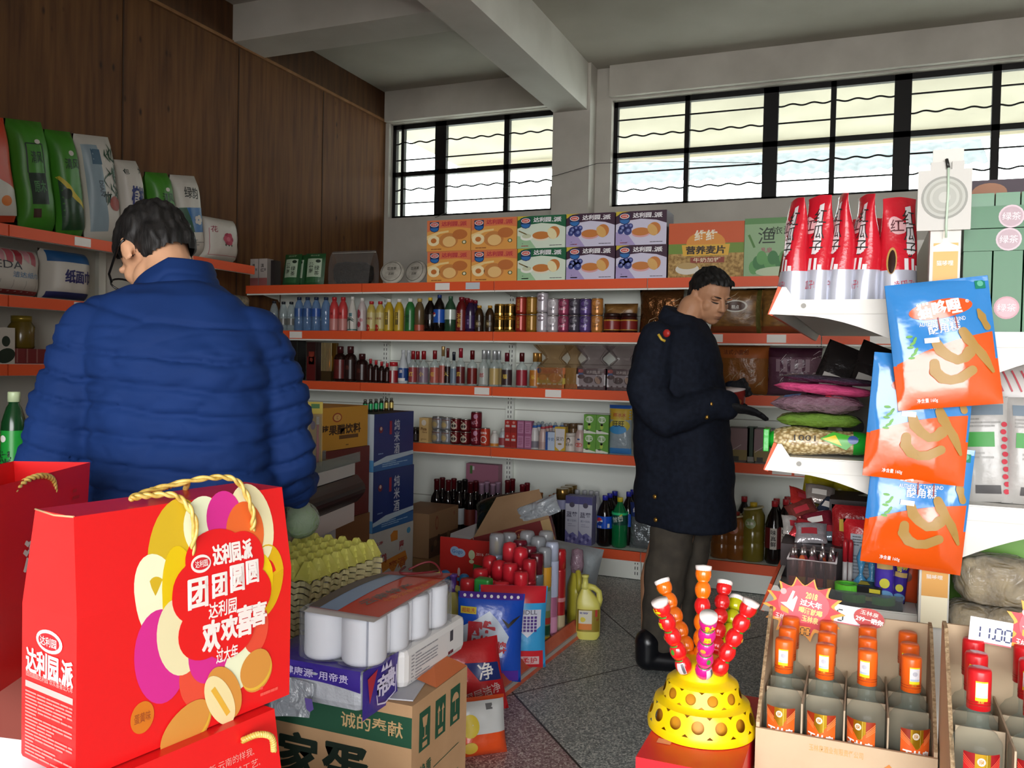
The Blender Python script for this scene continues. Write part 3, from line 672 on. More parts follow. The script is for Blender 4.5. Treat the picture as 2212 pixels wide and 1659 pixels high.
# ---------------------------------------------------------------- drinks (z 1.50)
Z3 = LEV[3]
def H_at(px, py, y, z0): return at(px, py, y=y).z-z0
def put(z, px, top, kind, r, name, label, cat, body, cap=None, band=None, marks=None, group=None, y=None, cap2=None, h=None, nb=0, blabel=None):
    """one bottle on the wall shelving at photo column px whose top is seen at row top"""
    y = y if y is not None else YS+.028+r
    h = h or H_at(px, top, y, z)
    t = bottle(name, label, cat, (X_at(px, y, top+40), y, z), kind, r, h, body, cap, band, marks, group, cap2=cap2)
    for k in range(nb): dup(t, (t.location.x+.003*(k % 2), y+(k+1)*(2*r+.004), z), blabel or label.split(',')[0]+', '+ORD[k+1]+' in depth', group=group)
    return t
water_b = film('#7fa3cf', .60, .06, .6); water_c = film('#b9c8cc', .65, .06, .35)
capblue = capm('#22386e'); capw = capm('#d6d2cc'); capr = capm('#a8242a'); capdr = capm('#6e1420'); capy = capm('#c9a82c'); capgold = M('#b58a3a', .25, .8)
ink = M('#23201e', .6); inkw = M('#dedad4', .5); inkr = M('#a02a2a', .5); inky = M('#d8b84a', .5)
for k, (px, top) in enumerate(((592, 650), (612, 652), (629, 652))):
    put(Z3, px, top, 'water', .031, 'clear_bottle', 'small clear drink bottle by the blue jacket, %s from the jacket' % ORD[k], 'bottle', water_c, capm('#20242c'), (.2, .42, film('#8a8a84', .4, .3)), group='small clear bottles')
for k, px in enumerate((646, 664, 683, 704)):
    put(Z3, px, 642, 'water', .034, 'water_bottle', 'blue tinted water bottle on the drinks shelf, %s from the small clear bottles' % ORD[k], 'bottle', water_b, capm('#1c2640'), (.42, .66, M('#33548c' if k < 2 else '#2c4f95', .3, 0, .5)) if k < 3 else None, group='blue water bottles')
for k, px in enumerate((722, 741)):
    put(Z3, px, 642, 'tea', .034, 'juice_bottle', 'red juice bottle with a pale fruit print, %s' % ('beside the water bottles', 'beside the white coconut bottle')[k], 'bottle', M('#b83c3c', .3), capr, (.02, .36, M('#b87a74', .4)), txtmark('果', .5, .02, M('#7a1c1c')), group='red juice bottles')
put(Z3, 761, 641, 'cone', .034, 'coconut_drink_bottle', 'white coconut drink bottle with a dark palm tree print', 'bottle', M('#c2beb6', .35), M('#cfcbc3', .35), (.02, .06, M('#55706a', .4)), lambda mb, f, r, h: ([mb.line(f, [(0, .33*h), (.02*math.cos(a), .33*h+.02*math.sin(a)), (.034*math.cos(a), .33*h+.018*math.sin(a)-.008)], [.003, .008, .001], M('#17342a', .5), 2) for a in (.2, .9, 1.6, 2.3, 3.0, 3.6, 5.9)], mb.line(f, [(0, .33*h), (.003, .04*h)], .006, M('#2b2a20', .5), 2), mb.rect(f, -.004, .42*h, .018, .52*h, M('#3f6a72', .4), 2, 4, 1)))
put(Z3, 782, 644, 'tea', .032, 'milk_drink_bottle', 'white milk drink bottle with pink red blots, beside the coconut drink', 'bottle', M('#b6aaa8', .35), capw, (.03, .62, M('#b3a3a2', .35)), lambda mb, f, r, h: (mb.oval(f, -.01, .52*h, .016, .03, M('#8e2f3c', .4), 1), mb.oval(f, -.006, .2*h, .014, .02, M('#8e2f3c', .4), 1), mb.oval(f, .012, .33*h, .012, .012, M('#a86a70', .4), 1)))
for k, px in enumerate((802, 821)):
    put(Z3, px, 651, 'tea', .032, 'yellow_juice_bottle', 'pale yellow juice bottle with a red cap and red fruit, %s' % ('next to the milk drink', 'next to the yellow tea')[k], 'bottle', M('#b5a04e', .35), capr, (.08, .62, M('#bcae74', .4)), lambda mb, f, r, h: (mb.oval(f, -.012, .1*h, .02, .026, M('#a82a24', .4), 1), mb.text(f, '鲜果橙', 0, .42*h, .016, M('#8a4a2a'), 2)), group='pale yellow juice bottles')
for k, px in enumerate((840, 862)):
    put(Z3, px, 646, 'tea', .034, 'yellow_tea_bottle', 'bright yellow tea bottle with a dark upright label, %s' % ('beside the pale yellow juice', 'beside the green tea')[k], 'bottle', M('#ac8f22', .3), capw, (.04, .62, M('#b0942a', .35)), lambda mb, f, r, h: (mb.rect(f, -.008, .2*h, .010, .58*h, ink, 1), mb.text(f, '蜂蜜柚', .001, .52*h, .013, inky, 2, vert=True)), group='yellow tea bottles')
put(Z3, 886, 645, 'tea', .036, 'green_tea_bottle', 'green tea bottle with a white cap on the drinks shelf', 'bottle', M('#2b6a34', .3), capw, (.04, .62, M('#27652f', .3)), txtmark('绿茶', .45, .026, M('#143a1c'), True))
put(Z3, 906, 645, 'tea', .034, 'brown_tea_bottle', 'brown tea bottle with a yellow cap and orange foot, beside the green tea', 'bottle', M('#5a4a30', .25), capm('#b59a54'), (.02, .2, M('#a04a34', .4)))
put(Z3, 929, 643, 'soda', .040, 'cola_bottle', 'black cola bottle with a yellow cap, before the blue-labelled cola', 'bottle', gl_dark, capy, (.34, .5, M('#1a1412', .3)))
put(Z3, 949, 637, 'soda', .040, 'cola_bottle', 'dark cola bottle with a blue label and blue cap on the drinks shelf', 'bottle', gl_dark, capblue, (.24, .60, M('#1d4fa6', .3)), lambda mb, f, r, h: (mb.oval(f, -.022, .46*h, .016, .016, inkw, 1), mb.oval(f, -.022, .46*h, .016, .016, M('#b02a30'), 2, 10, 12, 0, 180)))
put(Z3, 973, 640, 'soda', .040, 'green_soda_bottle', 'pale green soda bottle with a white label, beside the blue-labelled cola', 'bottle', M('#27452f', .15, 0, .6), capm('#3a5a44'), (.34, .62, film('#b9c4ba', .2, .2)))
put(Z3, 997, 642, 'tea', .038, 'herbal_tea_bottle', 'dark red herbal tea bottle with gold lettering', 'bottle', M('#5e1616', .2), capdr, (.04, .62, M('#641818', .3)), txtmark('王老吉', .46, .028, inky, True), nb=1)
put(Z3, 1016, 647, 'tea', .034, 'grape_drink_bottle', 'purple grape drink bottle beside the herbal tea', 'bottle', M('#2c1b38', .2), capdr, (.1, .5, M('#33204a', .3)), txtmark('葡萄', .34, .016, M('#8a7aa8'), True), nb=1)
for k, px in enumerate((1035, 1058)):
    put(Z3, px, 660, 'tea', .030, 'coffee_bottle', 'brown coffee bottle with an amber cap, %s' % ('beside the grape drink', 'beside the golden tins')[k], 'bottle', M('#33210f', .2), capm('#b5852c'), (.03, .6, M('#2a1a0e', .3)), txtmark('咖', .3, .02, M('#b9a678'), oval=M('#4a3a1c')), group='coffee bottles')
goldm = M('#c29a48', .22, .85)
def can_stack(px, tops, r, names, body, band, marks=None, lid=None, name='drink_can', cat='can', group=None, y=None, z=Z3):
    y = y or YS+.028+r; hs = H_at(px, tops[0], y, z); n = len(names); h_ = hs/n
    for k, lb in enumerate(names):
        t = thing(name, lb, cat, (X_at(px, y, tops[0]+30), y, z+k*h_), group=group)
        mb = MB(); mb.lathe([(r*.9, 0), (r, .012), (r, h_-.010), (r*.9, h_-.002), (r*.9, h_-.0005)], body, 18); mb.build('body', t)
        mb = MB(); mb.lathe([(r*.94, h_-.006), (r*.94, h_-.0004), (.001, h_-.0004)], lid or M('#b9b7b2', .25, .9), 18); mb.build('lid', t)
        mb = MB(); mb.lathe([(r*1.006, .014), (r*1.006, h_-.013)], band, 18, cap=False)
        if marks: marks(mb, cyl(r*1.006, .0008), r, h_)
        mb.build('label', t)
for k, px in enumerate((1080, 1102)):
    can_stack(px, (657,), .037, ['golden tin beside %s, %s of two' % (('the coffee bottles', 'the red cans')[k], s) for s in ('lower', 'upper')], goldm, M('#5d4a26', .22, .9), lambda mb, f, r, h: mb.rect(f, -.03, .02, .03, .03, goldm, 1, 6, 1), goldm, 'gold_tin', group='golden tins')
def congee(c1, c2, tcol): 
    return lambda mb, f, r, h: (mb.oval(f, 0, h*.68, r*.75, h*.20, M(c1, .35), 1), mb.oval(f, 0, h*.68, r*.6, h*.15, M(c2, .35), 2), mb.text(f, '八宝粥', 0, h*.36, .014, M(tcol), 2, vert=False))
CANS = [(1126, 641, '#8e2a1c', 'dark red drink can with gold lettering', None, '#c8a04a'), (1149, 641, '#8a6420', 'gold brown drink can', None, '#4a3010'), (1172, 632, '#b4aeb4', 'tall white congee can with a red band', 'band', '#a83038'),
        (1195, 645, '#b0aaae', 'white congee can with grey lettering', '#c9c4c8', '#5a5560'), (1218, 645, '#8e3a56', 'pink congee can', '#5a2338', '#d8c4c8'), (1241, 645, '#4a4450', 'black and grey congee can', '#1c1a22', '#c9c4cc'), (1265, 645, '#57437a', 'violet congee can', '#2c2246', '#d0c8dc'), (1290, 644, '#b5783a', 'orange congee can', '#8a5a2a', '#4a2c12')]
for px, top, c, lb, ov, tc in CANS:
    mk = congee(ov, c, tc) if ov and ov != 'band' else ((lambda mb, f, r, h: (mb.oval(f, 0, h*.7, r*.7, h*.16, M('#7a6a74', .4), 1), mb.poly(f, [(-.035, h*.12), (.035, h*.24), (.035, h*.34), (-.035, h*.22)], M('#a2323a', .4), 2))) if ov == 'band' else (lambda mb, f, r, h: mb.text(f, '王老吉', -.006, h*.75, .022, M('#b58a3a'), 1, vert=True)))
    can_stack(px, (top,), .037, [lb+', '+s+' of two' for s in ('lower', 'upper')], M(c, .25, .3), M(c, .28, .2), mk, group='canned drinks stacked in pairs')
for k, px in enumerate((1322, 1358)):
    put(Z3, px, 677, 'jar', .054, 'sauce_jar', 'squat red chilli sauce jar with a red lid, %s' % ('beside the orange congee cans', 'beside the bronze foil bags')[k], 'jar', M('#3a1410', .2, 0, .6), M('#2a1612', .3), (.12, .66, M('#7a1f1c', .35)), lambda mb, f, r, h: (mb.rect(f, -.1, .60*h, .1, .66*h, M('#b58a2c'), 1, 10, 1), mb.rect(f, -.1, .12*h, .1, .16*h, M('#b58a2c'), 1, 10, 1)), group='chilli sauce jars')
def pillow(name, label, cat, loc, w_, h_, d_, mat, art=None, rz=0, rx=0, group=None, film_mat=None, seal=None, seed=1, crink=.12, cuts=(18, 14), parent_rot=None, inner=None):
    """filled bag: bulging front and back joined in flat seals"""
    t = thing(name, label, cat, loc, 0, group, rot=parent_rot or (rx, 0, rz))
    def prof(u, v): 
        e_ = max(0, 1-abs(2*u-1)**3.2)**.6*max(0, 1-abs(2*v-1)**4.5)**.6
        return d_/2*e_*(1+crink*noise.noise(Vector((u*5+seed, v*5, seed*1.7))))
    def fx(u, v): return (u-.5)*w_*(1-.05*math.sin(PI*v)), v*h_
    mb = MB()
    mb.grid(lambda u, v: (fx(u, v)[0], -prof(u, v), fx(u, v)[1]), cuts[0], cuts[1], mat); mb.grid(lambda u, v: (fx(u, v)[0], prof(u, v), fx(u, v)[1]), cuts[0], cuts[1], mat)
    mb.build('bag', t)
    fr = lambda u, v, e=1: (fx(u/w_+.5, v/h_)[0], -prof(u/w_+.5, v/h_)-.0012-.0007*e, v)
    if art:
        mb = MB(); art(mb, flat, w_, h_); mb.remap(fr); mb.build('print', t)
    if seal:
        mb = MB()
        for zz in (-.008, h_-.006): mb.grid(lambda u, v: ((u-.5)*w_*1.0, .002*math.sin(u*40), zz+v*.016), 20, 1, seal); 
        mb.build('seal', t)
    return t
foil_b = M('#6b4526', .22, .75, bump=.6, bscale=22); foil_o = M('#8a4a1c', .25, .4, bump=.5, bscale=18); foil_olive = M('#5b5526', .3, .4, bump=.4, bscale=20)
cookie = noisy('pastry_in_film', '#5a3a18', '#8d6430', 16, .35, (1, 1, 2.4), bump=.35, spec=.6)
def shine(mb, f, w_, h_, n=5, seed=3, m_=None):  # highlights put into the colour as thin pale strokes
    """pale streaks painted on as glints of the film"""
    rr = random.Random(seed)
    for k in range(n):
        a = rr.uniform(-.4, .35)*w_; b = rr.uniform(.1, .85)*h_; mb.line(f, [(a, b), (a+rr.uniform(.03, .12)*w_, b+rr.uniform(.02, .12)*h_), (a+rr.uniform(.1, .22)*w_, b+rr.uniform(.05, .2)*h_)], [.001, .0035, .001], m_ or M('#b8a488', .15), 1)
pillow('pastry_bag', 'dark clear bag of pastries behind the chilli sauce jars', 'bag', (X_at(1340, YS+.2, 660), YS+.22, Z3), .22, .19, .08, cookie, lambda mb, f, w_, h_: (shine(mb, f, w_, h_), mb.oval(f, .01, .085, .045, .022, M('#6a4a44'), 2)), seed=5)
pillow('foil_bag', 'bronze foil bag of cakes beside the navy coat shoulder', 'bag', (X_at(1430, YS+.1, 660), YS+.09, Z3), .27, .262, .12, foil_b, lambda mb, f, w_, h_: shine(mb, f, w_, h_, 8, 4), seed=9)
def pastry_art(mb, f, w_, h_):
    shine(mb, f, w_, h_, 7, 6); mb.oval(f, 0, h_*.62, w_*.24, h_*.14, M('#c9c4b8', .4), 2); mb.oval(f, 0, h_*.62, w_*.20, h_*.11, M('#4a2c1a', .4), 3); mb.text(f, '糕点', 0, h_*.60, .022, inkw, 4)
    mb.rect(f, w_*.40, 0, w_*.48, h_, foil_olive, 1, 2, 10); mb.rect(f, -w_*.5, .0, w_*.40, h_*.16, M('#7a3c20', .3), 1, 10, 2)
pillow('pastry_bag', 'clear pastry bag with an olive side band beside the navy man\'s face', 'bag', (X_at(1592, YS+.1, 660), YS+.09, Z3), .30, .255, .11, cookie, pastry_art, seed=12)
pillow('pastry_bag', 'clear pastry bag with a shiny front, partly behind the white shelf tip', 'bag', (X_at(1700, YS+.1, 660), YS+.09, Z3), .28, .26, .11, cookie, pastry_art, seed=15)
t_ = pillow('pastry_bag', 'olive edged pastry bag lying on top of the other pastry bags', 'bag', (X_at(1660, YS+.2, 640), YS+.22, Z3+.0), .26, .29, .10, foil_olive, lambda mb, f, w_, h_: shine(mb, f, w_, h_, 5, 8), seed=18)

# ---------------------------------------------------------------- liquor (z 1.146)
Z2 = LEV[2]
def strips(mb, F, w, h, m_): mb.rect(F, 0, 0, .004, h, m_, 2); mb.rect(F, w-.004, 0, w, h, m_, 2)
glit = M('#4a5048', .25, .5)
def dark_gift(mb, F, L, R, T, w, d, h): strips(mb, F, w, h, glit)
carton('liquor_gift_box', 'tall black gift box half hidden by the blue jacket', 'box', (X_at(637, YS+.1), YS+.10, Z2), .115, .10, .285, M('#171413', .35), dark_gift, group='liquor gift boxes')
def red_gift(mb, F, L, R, T, w, d, h):
    mb.rect(F, w*.05, 0, w*.95, h*.62, M('#5a1414', .4), 1); mb.text(F, '福寿', w*.5, h*.66, .03, M('#8a3a2a'), 2, vert=True); mb.rect(F, w*.25, h*.42, w*.8, h*.75, M('#7a2a1c', .4), 1); strips(mb, F, w, h, glit)
carton('liquor_gift_box', 'tall dark red gift box with a framed emblem, beside the golden one', 'box', (X_at(680, YS+.1), YS+.10, Z2), .085, .09, .275, M('#2c1010', .35), red_gift, group='liquor gift boxes')
t = thing('liquor_gift_box', 'tall gold window box holding a liquor bottle', 'box', (X_at(710, YS+.08), YS+.09, Z2), group='liquor gift boxes')
mb = MB(); mb.box((0, .03, .135), (.085, .03, .27), M('#6b4d1c', .3, .5)); mb.box((0, 0, .035), (.085, .085, .07), M('#3a2a12', .4)); mb.build('backing', t)
mb = MB(); mb.lathe([(.022, .07), (.024, .10), (.024, .17), (.010, .20), (.012, .21), (.012, .245)], M('#c08a2a', .2, .6), 14); mb.build('bottle_inside', t)
mb = MB(); mb.box((-.041, -.04, .135), (.003, .003, .27), M('#c2b68a', .3)); mb.box((.041, -.04, .135), (.003, .003, .27), M('#c2b68a', .3)); mb.box((0, -.042, .17), (.08, .001, .20), film('#d8c89a', .8, .1)); mb.build('window', t)
brown_b = M('#1f0c0a', .12, 0, .7)
for k, (px, lb) in enumerate(((735, 'large dark brown liquor bottle with a red label, beside the golden box'), (757, 'large dark brown liquor bottle in the middle of three'), (782, 'large dark brown liquor bottle beside the tiny capped bottles'))):
    put(Z2, px, (748, 748, 764)[k], 'flask', .046, 'liquor_flask', lb, 'bottle', brown_b, M('#3c1416', .3), (.08, .62, M(('#5e1c1a', '#24100e', '#2c100e')[k], .3)), txtmark('酒', .4, .03, M('#5a2a20')), group='large brown liquor bottles')
for k in range(4):
    put(Z2, 800+12*k, 775+3*k, 'flask', .020, 'small_liquor_bottle', 'tiny dark liquor bottle with a red cap, %s from the large brown bottles' % ORD[k], 'bottle', brown_b, capr, (.1, .55, M('#2a0f0c', .3)), group='tiny liquor bottles')
put(Z2, 850, 782, 'jar', .030, 'red_white_bottle', 'short red and white bottle with a red cap, before the tall white one', 'bottle', M('#b6b2ac', .3), capr, (.02, .6, M('#8e1f26', .35)), lambda mb, f, r, h: mb.rect(f, .002, .02*h, .012, .6*h, inkw, 1, 2, 1))
put(Z2, 871, 756, 'cone', .034, 'white_liquor_bottle', 'tall white porcelain bottle with a blue label', 'bottle', M('#b7bcc0', .25), M('#c3c7ca', .3), (.08, .46, M('#20427e', .35)), lambda mb, f, r, h: (mb.text(f, '酒', 0, .36*h, .022, inkw, 1), mb.rect(f, -.03, .08*h, .03, .16*h, inkw, 1, 6, 1)), nb=1)
LQ = [(892, 758, .030, '#8a1c20', '#8f3a3c', 'red capped liquor bottle with a red label, next to the white porcelain bottle', '红'), (915, 758, .034, '#8a1c20', '#7d6a78', 'red capped liquor bottle with a grey violet label', '小'), (939, 757, .032, '#7e1c20', '#a5564a', 'red capped liquor bottle with a salmon square label', '老'),
      (957, 748, .026, '#a88a5a', '#a3544a', 'tall clear liquor bottle with a brass cap', ''), (967, 752, .022, '#5c1a1c', '#22100f', 'liquor bottle with a black label and dark red cap', '天'), (980, 760, .024, '#1a1c2a', '#6a7a8a', 'clear liquor bottle with a navy cap and pale blue label', ''), (995, 752, .030, '#8a1a2a', '#5c1f20', 'clear liquor bottle with a crimson cap and gold lettered label', '贵'),
      (1020, 757, .033, '#5a1214', '#6b1c18', 'round liquor bottle with a maroon cap and brown red label', ''), (1045, 756, .033, '#b4b8ba', '#a5a8a2', 'clear liquor bottle with a silver cap and white label', '郎'), (1068, 757, .033, '#b4b8ba', '#b39a62', 'clear liquor bottle with a silver cap and tan label', ''), (1095, 762, .034, '#5c1220', '#3a2a2c', 'clear liquor bottle with a dark red cap and black lettering', '福'), (1127, 762, .036, '#4c1214', '#8e2430', 'squarish liquor bottle with a maroon cap and crimson label', ''), (1156, 762, .036, '#a87a3a', '#b0702a', 'squarish liquor bottle with a gold cap and orange label, beside the pie bags', '米')]
for px, top, r, cc, lc, lb, tx in LQ:
    put(Z2, px, top, 'liquor', r, 'liquor_bottle', lb, 'bottle', gl_clear, M(cc, .25, .5 if cc[1] in 'ab' else .1), (.05, .50, M(lc, .35)), txtmark(tx, .3, .03, inky if lc != '#a5a8a2' else inkr) if tx else None, group='clear liquor bottles', nb=1 if px in (892, 1045, 1068, 1156) else 0)
sp_ = film('#b9a48a', .55, .12, .5, .8, 16)
def pie_bag(px, lb, base, art, w_=.20, gathered=True, tint='#b99a6a'):
    y = YS+.10; t = thing('pie_bag', lb, 'bag', (X_at(px, y), y, Z2), group='gathered clear bags of pies')
    mb = MB(); mb.box((0, 0, .066), (w_, .12, .13), M(base, .45)); F = lambda u, v, e=1: (u, -.0605-.0006*e, v); art(mb, F, w_); mb.build('pie_packs', t)
    mb = MB(); fm = film(tint, .80, .14, .5, .9, 14)
    def wrap_(u, v):
        a = 2*PI*u; zz = v*.275
        if zz < .14: rx, ry = w_/2+.006, .068
        else:
            q = (zz-.14)/.135; k = abs(q-.38)
            rx, ry = (w_/2)*(.42+1.25*k if q > .38 else .42+1.5*k), .068*(.35+1.2*k)
        sq = lambda q_: math.copysign(abs(q_)**.5, q_)
        wv = 1+(.12*math.sin(a*9+3*v) if zz > .15 else 0)
        return (sq(math.cos(a))*rx*wv, sq(math.sin(a))*ry*wv, zz)
    mb.grid(wrap_, 54, 22, fm, wrap=True); mb.build('clear_film', t); return t
def egg_art(mb, F, w):
    h = .13; mb.rect(F, -w/2, h*.7, w/2, h, M('#b5663a'), 1); mb.rect(F, -w/2, 0, w/2, h*.2, M('#b0642a'), 1); mb.rect(F, -w/2, h*.2, w/2, h*.5, M('#b09a3c'), 1)
    mb.oval(F, w*.15, h*.5, w*.2, h*.24, M('#c07a3c'), 2); mb.oval(F, -w*.25, h*.52, w*.13, h*.14, M('#c98a3c'), 2); mb.text(F, '达利园', 0, h*.84, .02, M('#a2342e'), 2, w=w*.5); mb.oval(F, -w*.38, h*.85, .014, .018, pie_navy, 2)
    for k in range(5): mb.rect(F, -w*.45+k*w*.18, h*.17, -w*.33+k*w*.18, h*.25, M('#c9c4ba'), 3)
def choc_art(mb, F, w):
    h = .13; mb.rect(F, -w/2, h*.2, w/2, h*.72, M('#bdb8bc'), 1); mb.rect(F, -w*.2, h*.70, w*.32, h*.96, M('#3a1420'), 2); mb.text(F, '达利园.派', w*.06, h*.83, .02, pie_w, 3, w=w*.44)
    mb.oval(F, -w*.34, h*.88, w*.08, h*.09, pie_r, 3); mb.oval(F, -w*.34, h*.72, w*.08, h*.09, pie_blue, 2); mb.oval(F, -w*.10, h*.45, w*.16, h*.16, M('#3a1c18'), 3); mb.oval(F, w*.22, h*.46, w*.13, h*.19, M('#4a2620'), 3, 30); mb.oval(F, w*.20, h*.44, w*.07, h*.19, M('#c9a88a'), 4, 30); mb.oval(F, -w*.33, h*.6, w*.12, h*.1, M('#44211c'), 3)
    for k in range(5): mb.rect(F, -w*.45+k*w*.18, h*.14, -w*.33+k*w*.18, h*.24, M('#d0ccd0'), 3)
pie_bag(1196, 'gathered clear bag of orange egg-yolk pies beside the liquor bottles', '#a8692c', egg_art)
pie_bag(1240, 'narrow gold foil bag squeezed between the orange and the brown pie bags', '#a07a34', lambda mb, F, w: mb.rect(F, -w/2, 0, w/2, .03, M('#a8622a'), 1), .085)
pie_bag(1284, 'gathered clear bag of chocolate pies with a maroon banner, fully seen', '#4a1c28', choc_art, tint='#a89a9a')
pie_bag(1348, 'gathered clear bag of chocolate pies touching the navy coat', '#4a1c28', choc_art, tint='#a89a9a')
def bread_art(mb, f, w_, h_):
    mb.rect(f, -w_*.5, h_*.74, w_*.5, h_, M('#9a5220'), 1, 12, 4); mb.text(f, '法式小面包', -w_*.12, h_*.86, .03, M('#5a2412'), 2, w=w_*.5); shine(mb, f, w_, h_, 8, 9)
pillow('bread_bag', 'orange bag of small breads just behind the noodle cup', 'bag', (X_at(1605, YS+.1, 800), YS+.10, Z2), .30, .285, .13, M('#84501e', .3, 0, .6, bump=.5, bscale=20), bread_art, seed=21)
def wafer_art(mb, f, w_, h_):
    mb.rect(f, -w_*.5, h_*.8, w_*.5, h_, M('#3c1428'), 1, 12, 3)
    for k in range(5): mb.rect(f, -w_*.34+k*w_*.14, h_*.5, -w_*.26+k*w_*.14, h_*.76, M('#8d7480'), 1, 2, 3)
    mb.text(f, '蛋酥卷', w_*.12, h_*.38, .034, M('#5a1c30'), 2); shine(mb, f, w_, h_, 10, 11, M('#c9bcc0', .15))
pillow('wafer_bag', 'purple bag of wafer rolls with shiny creases, under the white shelf tip', 'bag', (X_at(1716, YS+.1, 800), YS+.10, Z2), .30, .275, .12, M('#5c3a4c', .25, 0, .6, bump=.5, bscale=20), wafer_art, seed=24)

# ---------------------------------------------------------------- cans and milk (z 0.755)
Z1 = LEV[1]
put(Z1, 897, 922, 'jar', .028, 'pickle_jar', 'small dark pickle jar beside the blue carton stack', 'jar', M('#1d1512', .15), M('#3a362c', .3), (.1, .55, M('#2a1d18')))
def cream(mb, F, L, R, T, w, d, h): mb.text(F, 'Pizza', w*.5, h*.55, .02, M('#6a4418'), 2, w=w*.6, bold=.03); mb.text(F, 'Horns', w*.6, h*.42, .013, M('#6a4418'), 2, w=w*.5); blurb(mb, F, w*.2, w*.8, h*.06, h*.16, 2, M('#8a6a3a'), 5); mb.oval(F, w*.5, h*.8, w*.25, h*.12, M('#d9d0c0'), 2)
carton('cream_carton', 'small cream coloured carton with brown lettering, beside the porridge tins', 'carton', (X_at(920, YS+.06, 930), YS+.06, Z1), .070, .06, .165, M('#cfae74', .5), cream)
def tin_m(mb, f, r, h): mb.oval(f, -.008, h*.45, r*.7, h*.34, M('#8a8272', .4), 1); mb.oval(f, -.008, h*.42, r*.5, h*.2, M('#b09a6a', .4), 2); mb.rect(f, -.03, h*.74, .03, h*.84, M('#6a4a44', .4), 1, 6, 1)
for k, px in enumerate((946, 966)): can_stack(px, (899+2*k,), .040, ['grey porridge tin with a bowl print, %s column, %s' % (('first from the cream carton', 'second from the cream carton')[k], s) for s in ('lower', 'upper')], M('#8a8c90', .25, .5), M('#83858c', .28, .2), tin_m, group='porridge tins', z=Z1)
def skel(mb, f, r, h): mb.oval(f, 0, h*.42, r*.62, h*.26, M('#b3a894', .4), 1); mb.oval(f, -.008, h*.42, .006, .011, ink, 2); mb.oval(f, .008, h*.42, .006, .011, ink, 2); mb.line(f, [(-.02, h*.85), (0, h*.68), (.02, h*.85)], .007, M('#b3a894', .4), 1)
for k, px in enumerate((985, 1006)): can_stack(px, (903+2*k,), .038, ['dark red herbal jelly can with a cream emblem, %s, %s' % (('nearer the porridge tins', 'nearer the tall red cans')[k], s) for s in ('lower', 'upper')], M('#5c1216', .25, .4), M('#621418', .25, .3), skel, group='herbal jelly cans', z=Z1)
can_stack(1029, (889,), .037, ['tall dark red drink can with white script, '+s for s in ('lower of two', 'upper of two')], M('#6e1826', .25, .4), M('#701a28', .25, .3), lambda mb, f, r, h: (mb.text(f, '可口', 0, h*.35, .022, M('#c9a0b0'), 1, rot=12), mb.oval(f, .01, h*.72, .014, .016, M('#b07a94'), 1)), group='tall red cans', z=Z1)
can_stack(1048, (924,), .032, ['orange red fruit can with a white ring, before the penguin-shaped bottle'], M('#b83a22', .3, .2), M('#b83a22', .3, .1), lambda mb, f, r, h: (mb.oval(f, 0, h*.36, r*.7, r*.75, M('#d6cfc6'), 1), mb.oval(f, 0, h*.36, r*.52, r*.56, M('#a8301e'), 2), mb.text(f, '鲜果橙', 0, h*.72, .015, inkw, 1)), group=None, z=Z1)
put(Z1, 1068, 930, 'milk', .030, 'penguin_bottle', 'white children\'s drink bottle with an orange foot on the milk shelf', 'bottle', M('#c9c6c0', .3), M('#c9c6c0', .3), (.02, .2, M('#c07a2c', .4)))
put(Z1, 1086, 925, 'milk', .028, 'clear_milk_bottle', 'clear small bottle with a red cap, before the red drink boxes', 'bottle', M('#a7b0b4', .25), M('#b8b8b4', .3), (.1, .5, M('#8f3a3e')))
def red_box_art(mb, F, L, R, T, w, d, h): mb.rect(F, 0, h*.1, w, h*.45, M('#8a2420'), 1); mb.oval(F, w*.5, h*.84, w*.2, w*.2, M('#c98a80'), 2); mb.rect(F, w*.15, h*.5, w*.85, h*.66, M('#b8b0ac'), 2)
def pink_art(mb, F, L, R, T, w, d, h): mb.rect(F, w*.08, h*.1, w*.9, h*.9, M('#b07a98', .5), 1); blurb(mb, F, w*.2, w*.8, h*.2, h*.8, 5, M('#8a4a6c'), 6)
def drink_box(px, k, lev, base, art, lb, gp, w_=.044, h_=.088, hh=None, z=Z1): 
    carton('drink_box', lb, 'carton', (X_at(px, YS+.05, 950), YS+.052, z+lev*(h_+.0005)), w_, .05, h_, M(base, .45), art, group=gp)
for k, px in enumerate((1099, 1112)):
    for lev in (0, 1): drink_box(px, k, lev, '#a52a24', red_box_art, 'red juice drink box, %s row, %s' % (('bottom', 'top')[lev], ('beside the clear bottle', 'beside the pink drink boxes')[k]), 'red drink boxes', .040)
for k, px in enumerate((1127, 1143)):
    for lev in (0, 1): drink_box(px, k, lev, '#9a5a7c', pink_art, 'pink milk drink box, %s row, %s' % (('bottom', 'top')[lev], ('beside the red drink boxes', 'beside the milk bottles')[k]), 'pink drink boxes', .047)
mw = M('#b9b5b4', .3); mp = M('#b39a94', .3); clr = film('#c8d0d4', .6, .08)
put(Z1, 1155, 912, 'milk', .030, 'milk_drink_bottle', 'white milk drink bottle with a blue ring under its clear cap, front one', 'bottle', mw, capm('#2b5a9e'), (.05, .3, M('#6a6670', .5)), cap2=clr, nb=2, group='milk drink bottles')
put(Z1, 1173, 915, 'milk', .029, 'milk_drink_bottle', 'rosy milk drink bottle with a red ring under its clear cap, front one', 'bottle', mp, capm('#a83a44'), (.05, .3, M('#a58a84', .4)), cap2=clr, nb=2, group='milk drink bottles')
for k, px in enumerate((1199, 1214)): put(Z1, px, 912, 'milk', .028, 'milk_drink_bottle', 'blue ringed milk bottle standing behind the %s carton' % ('blue milk', 'yellow soy')[k], 'bottle', mw, capm('#2b5a9e'), None, cap2=clr, y=YS+.15, group='milk drink bottles')
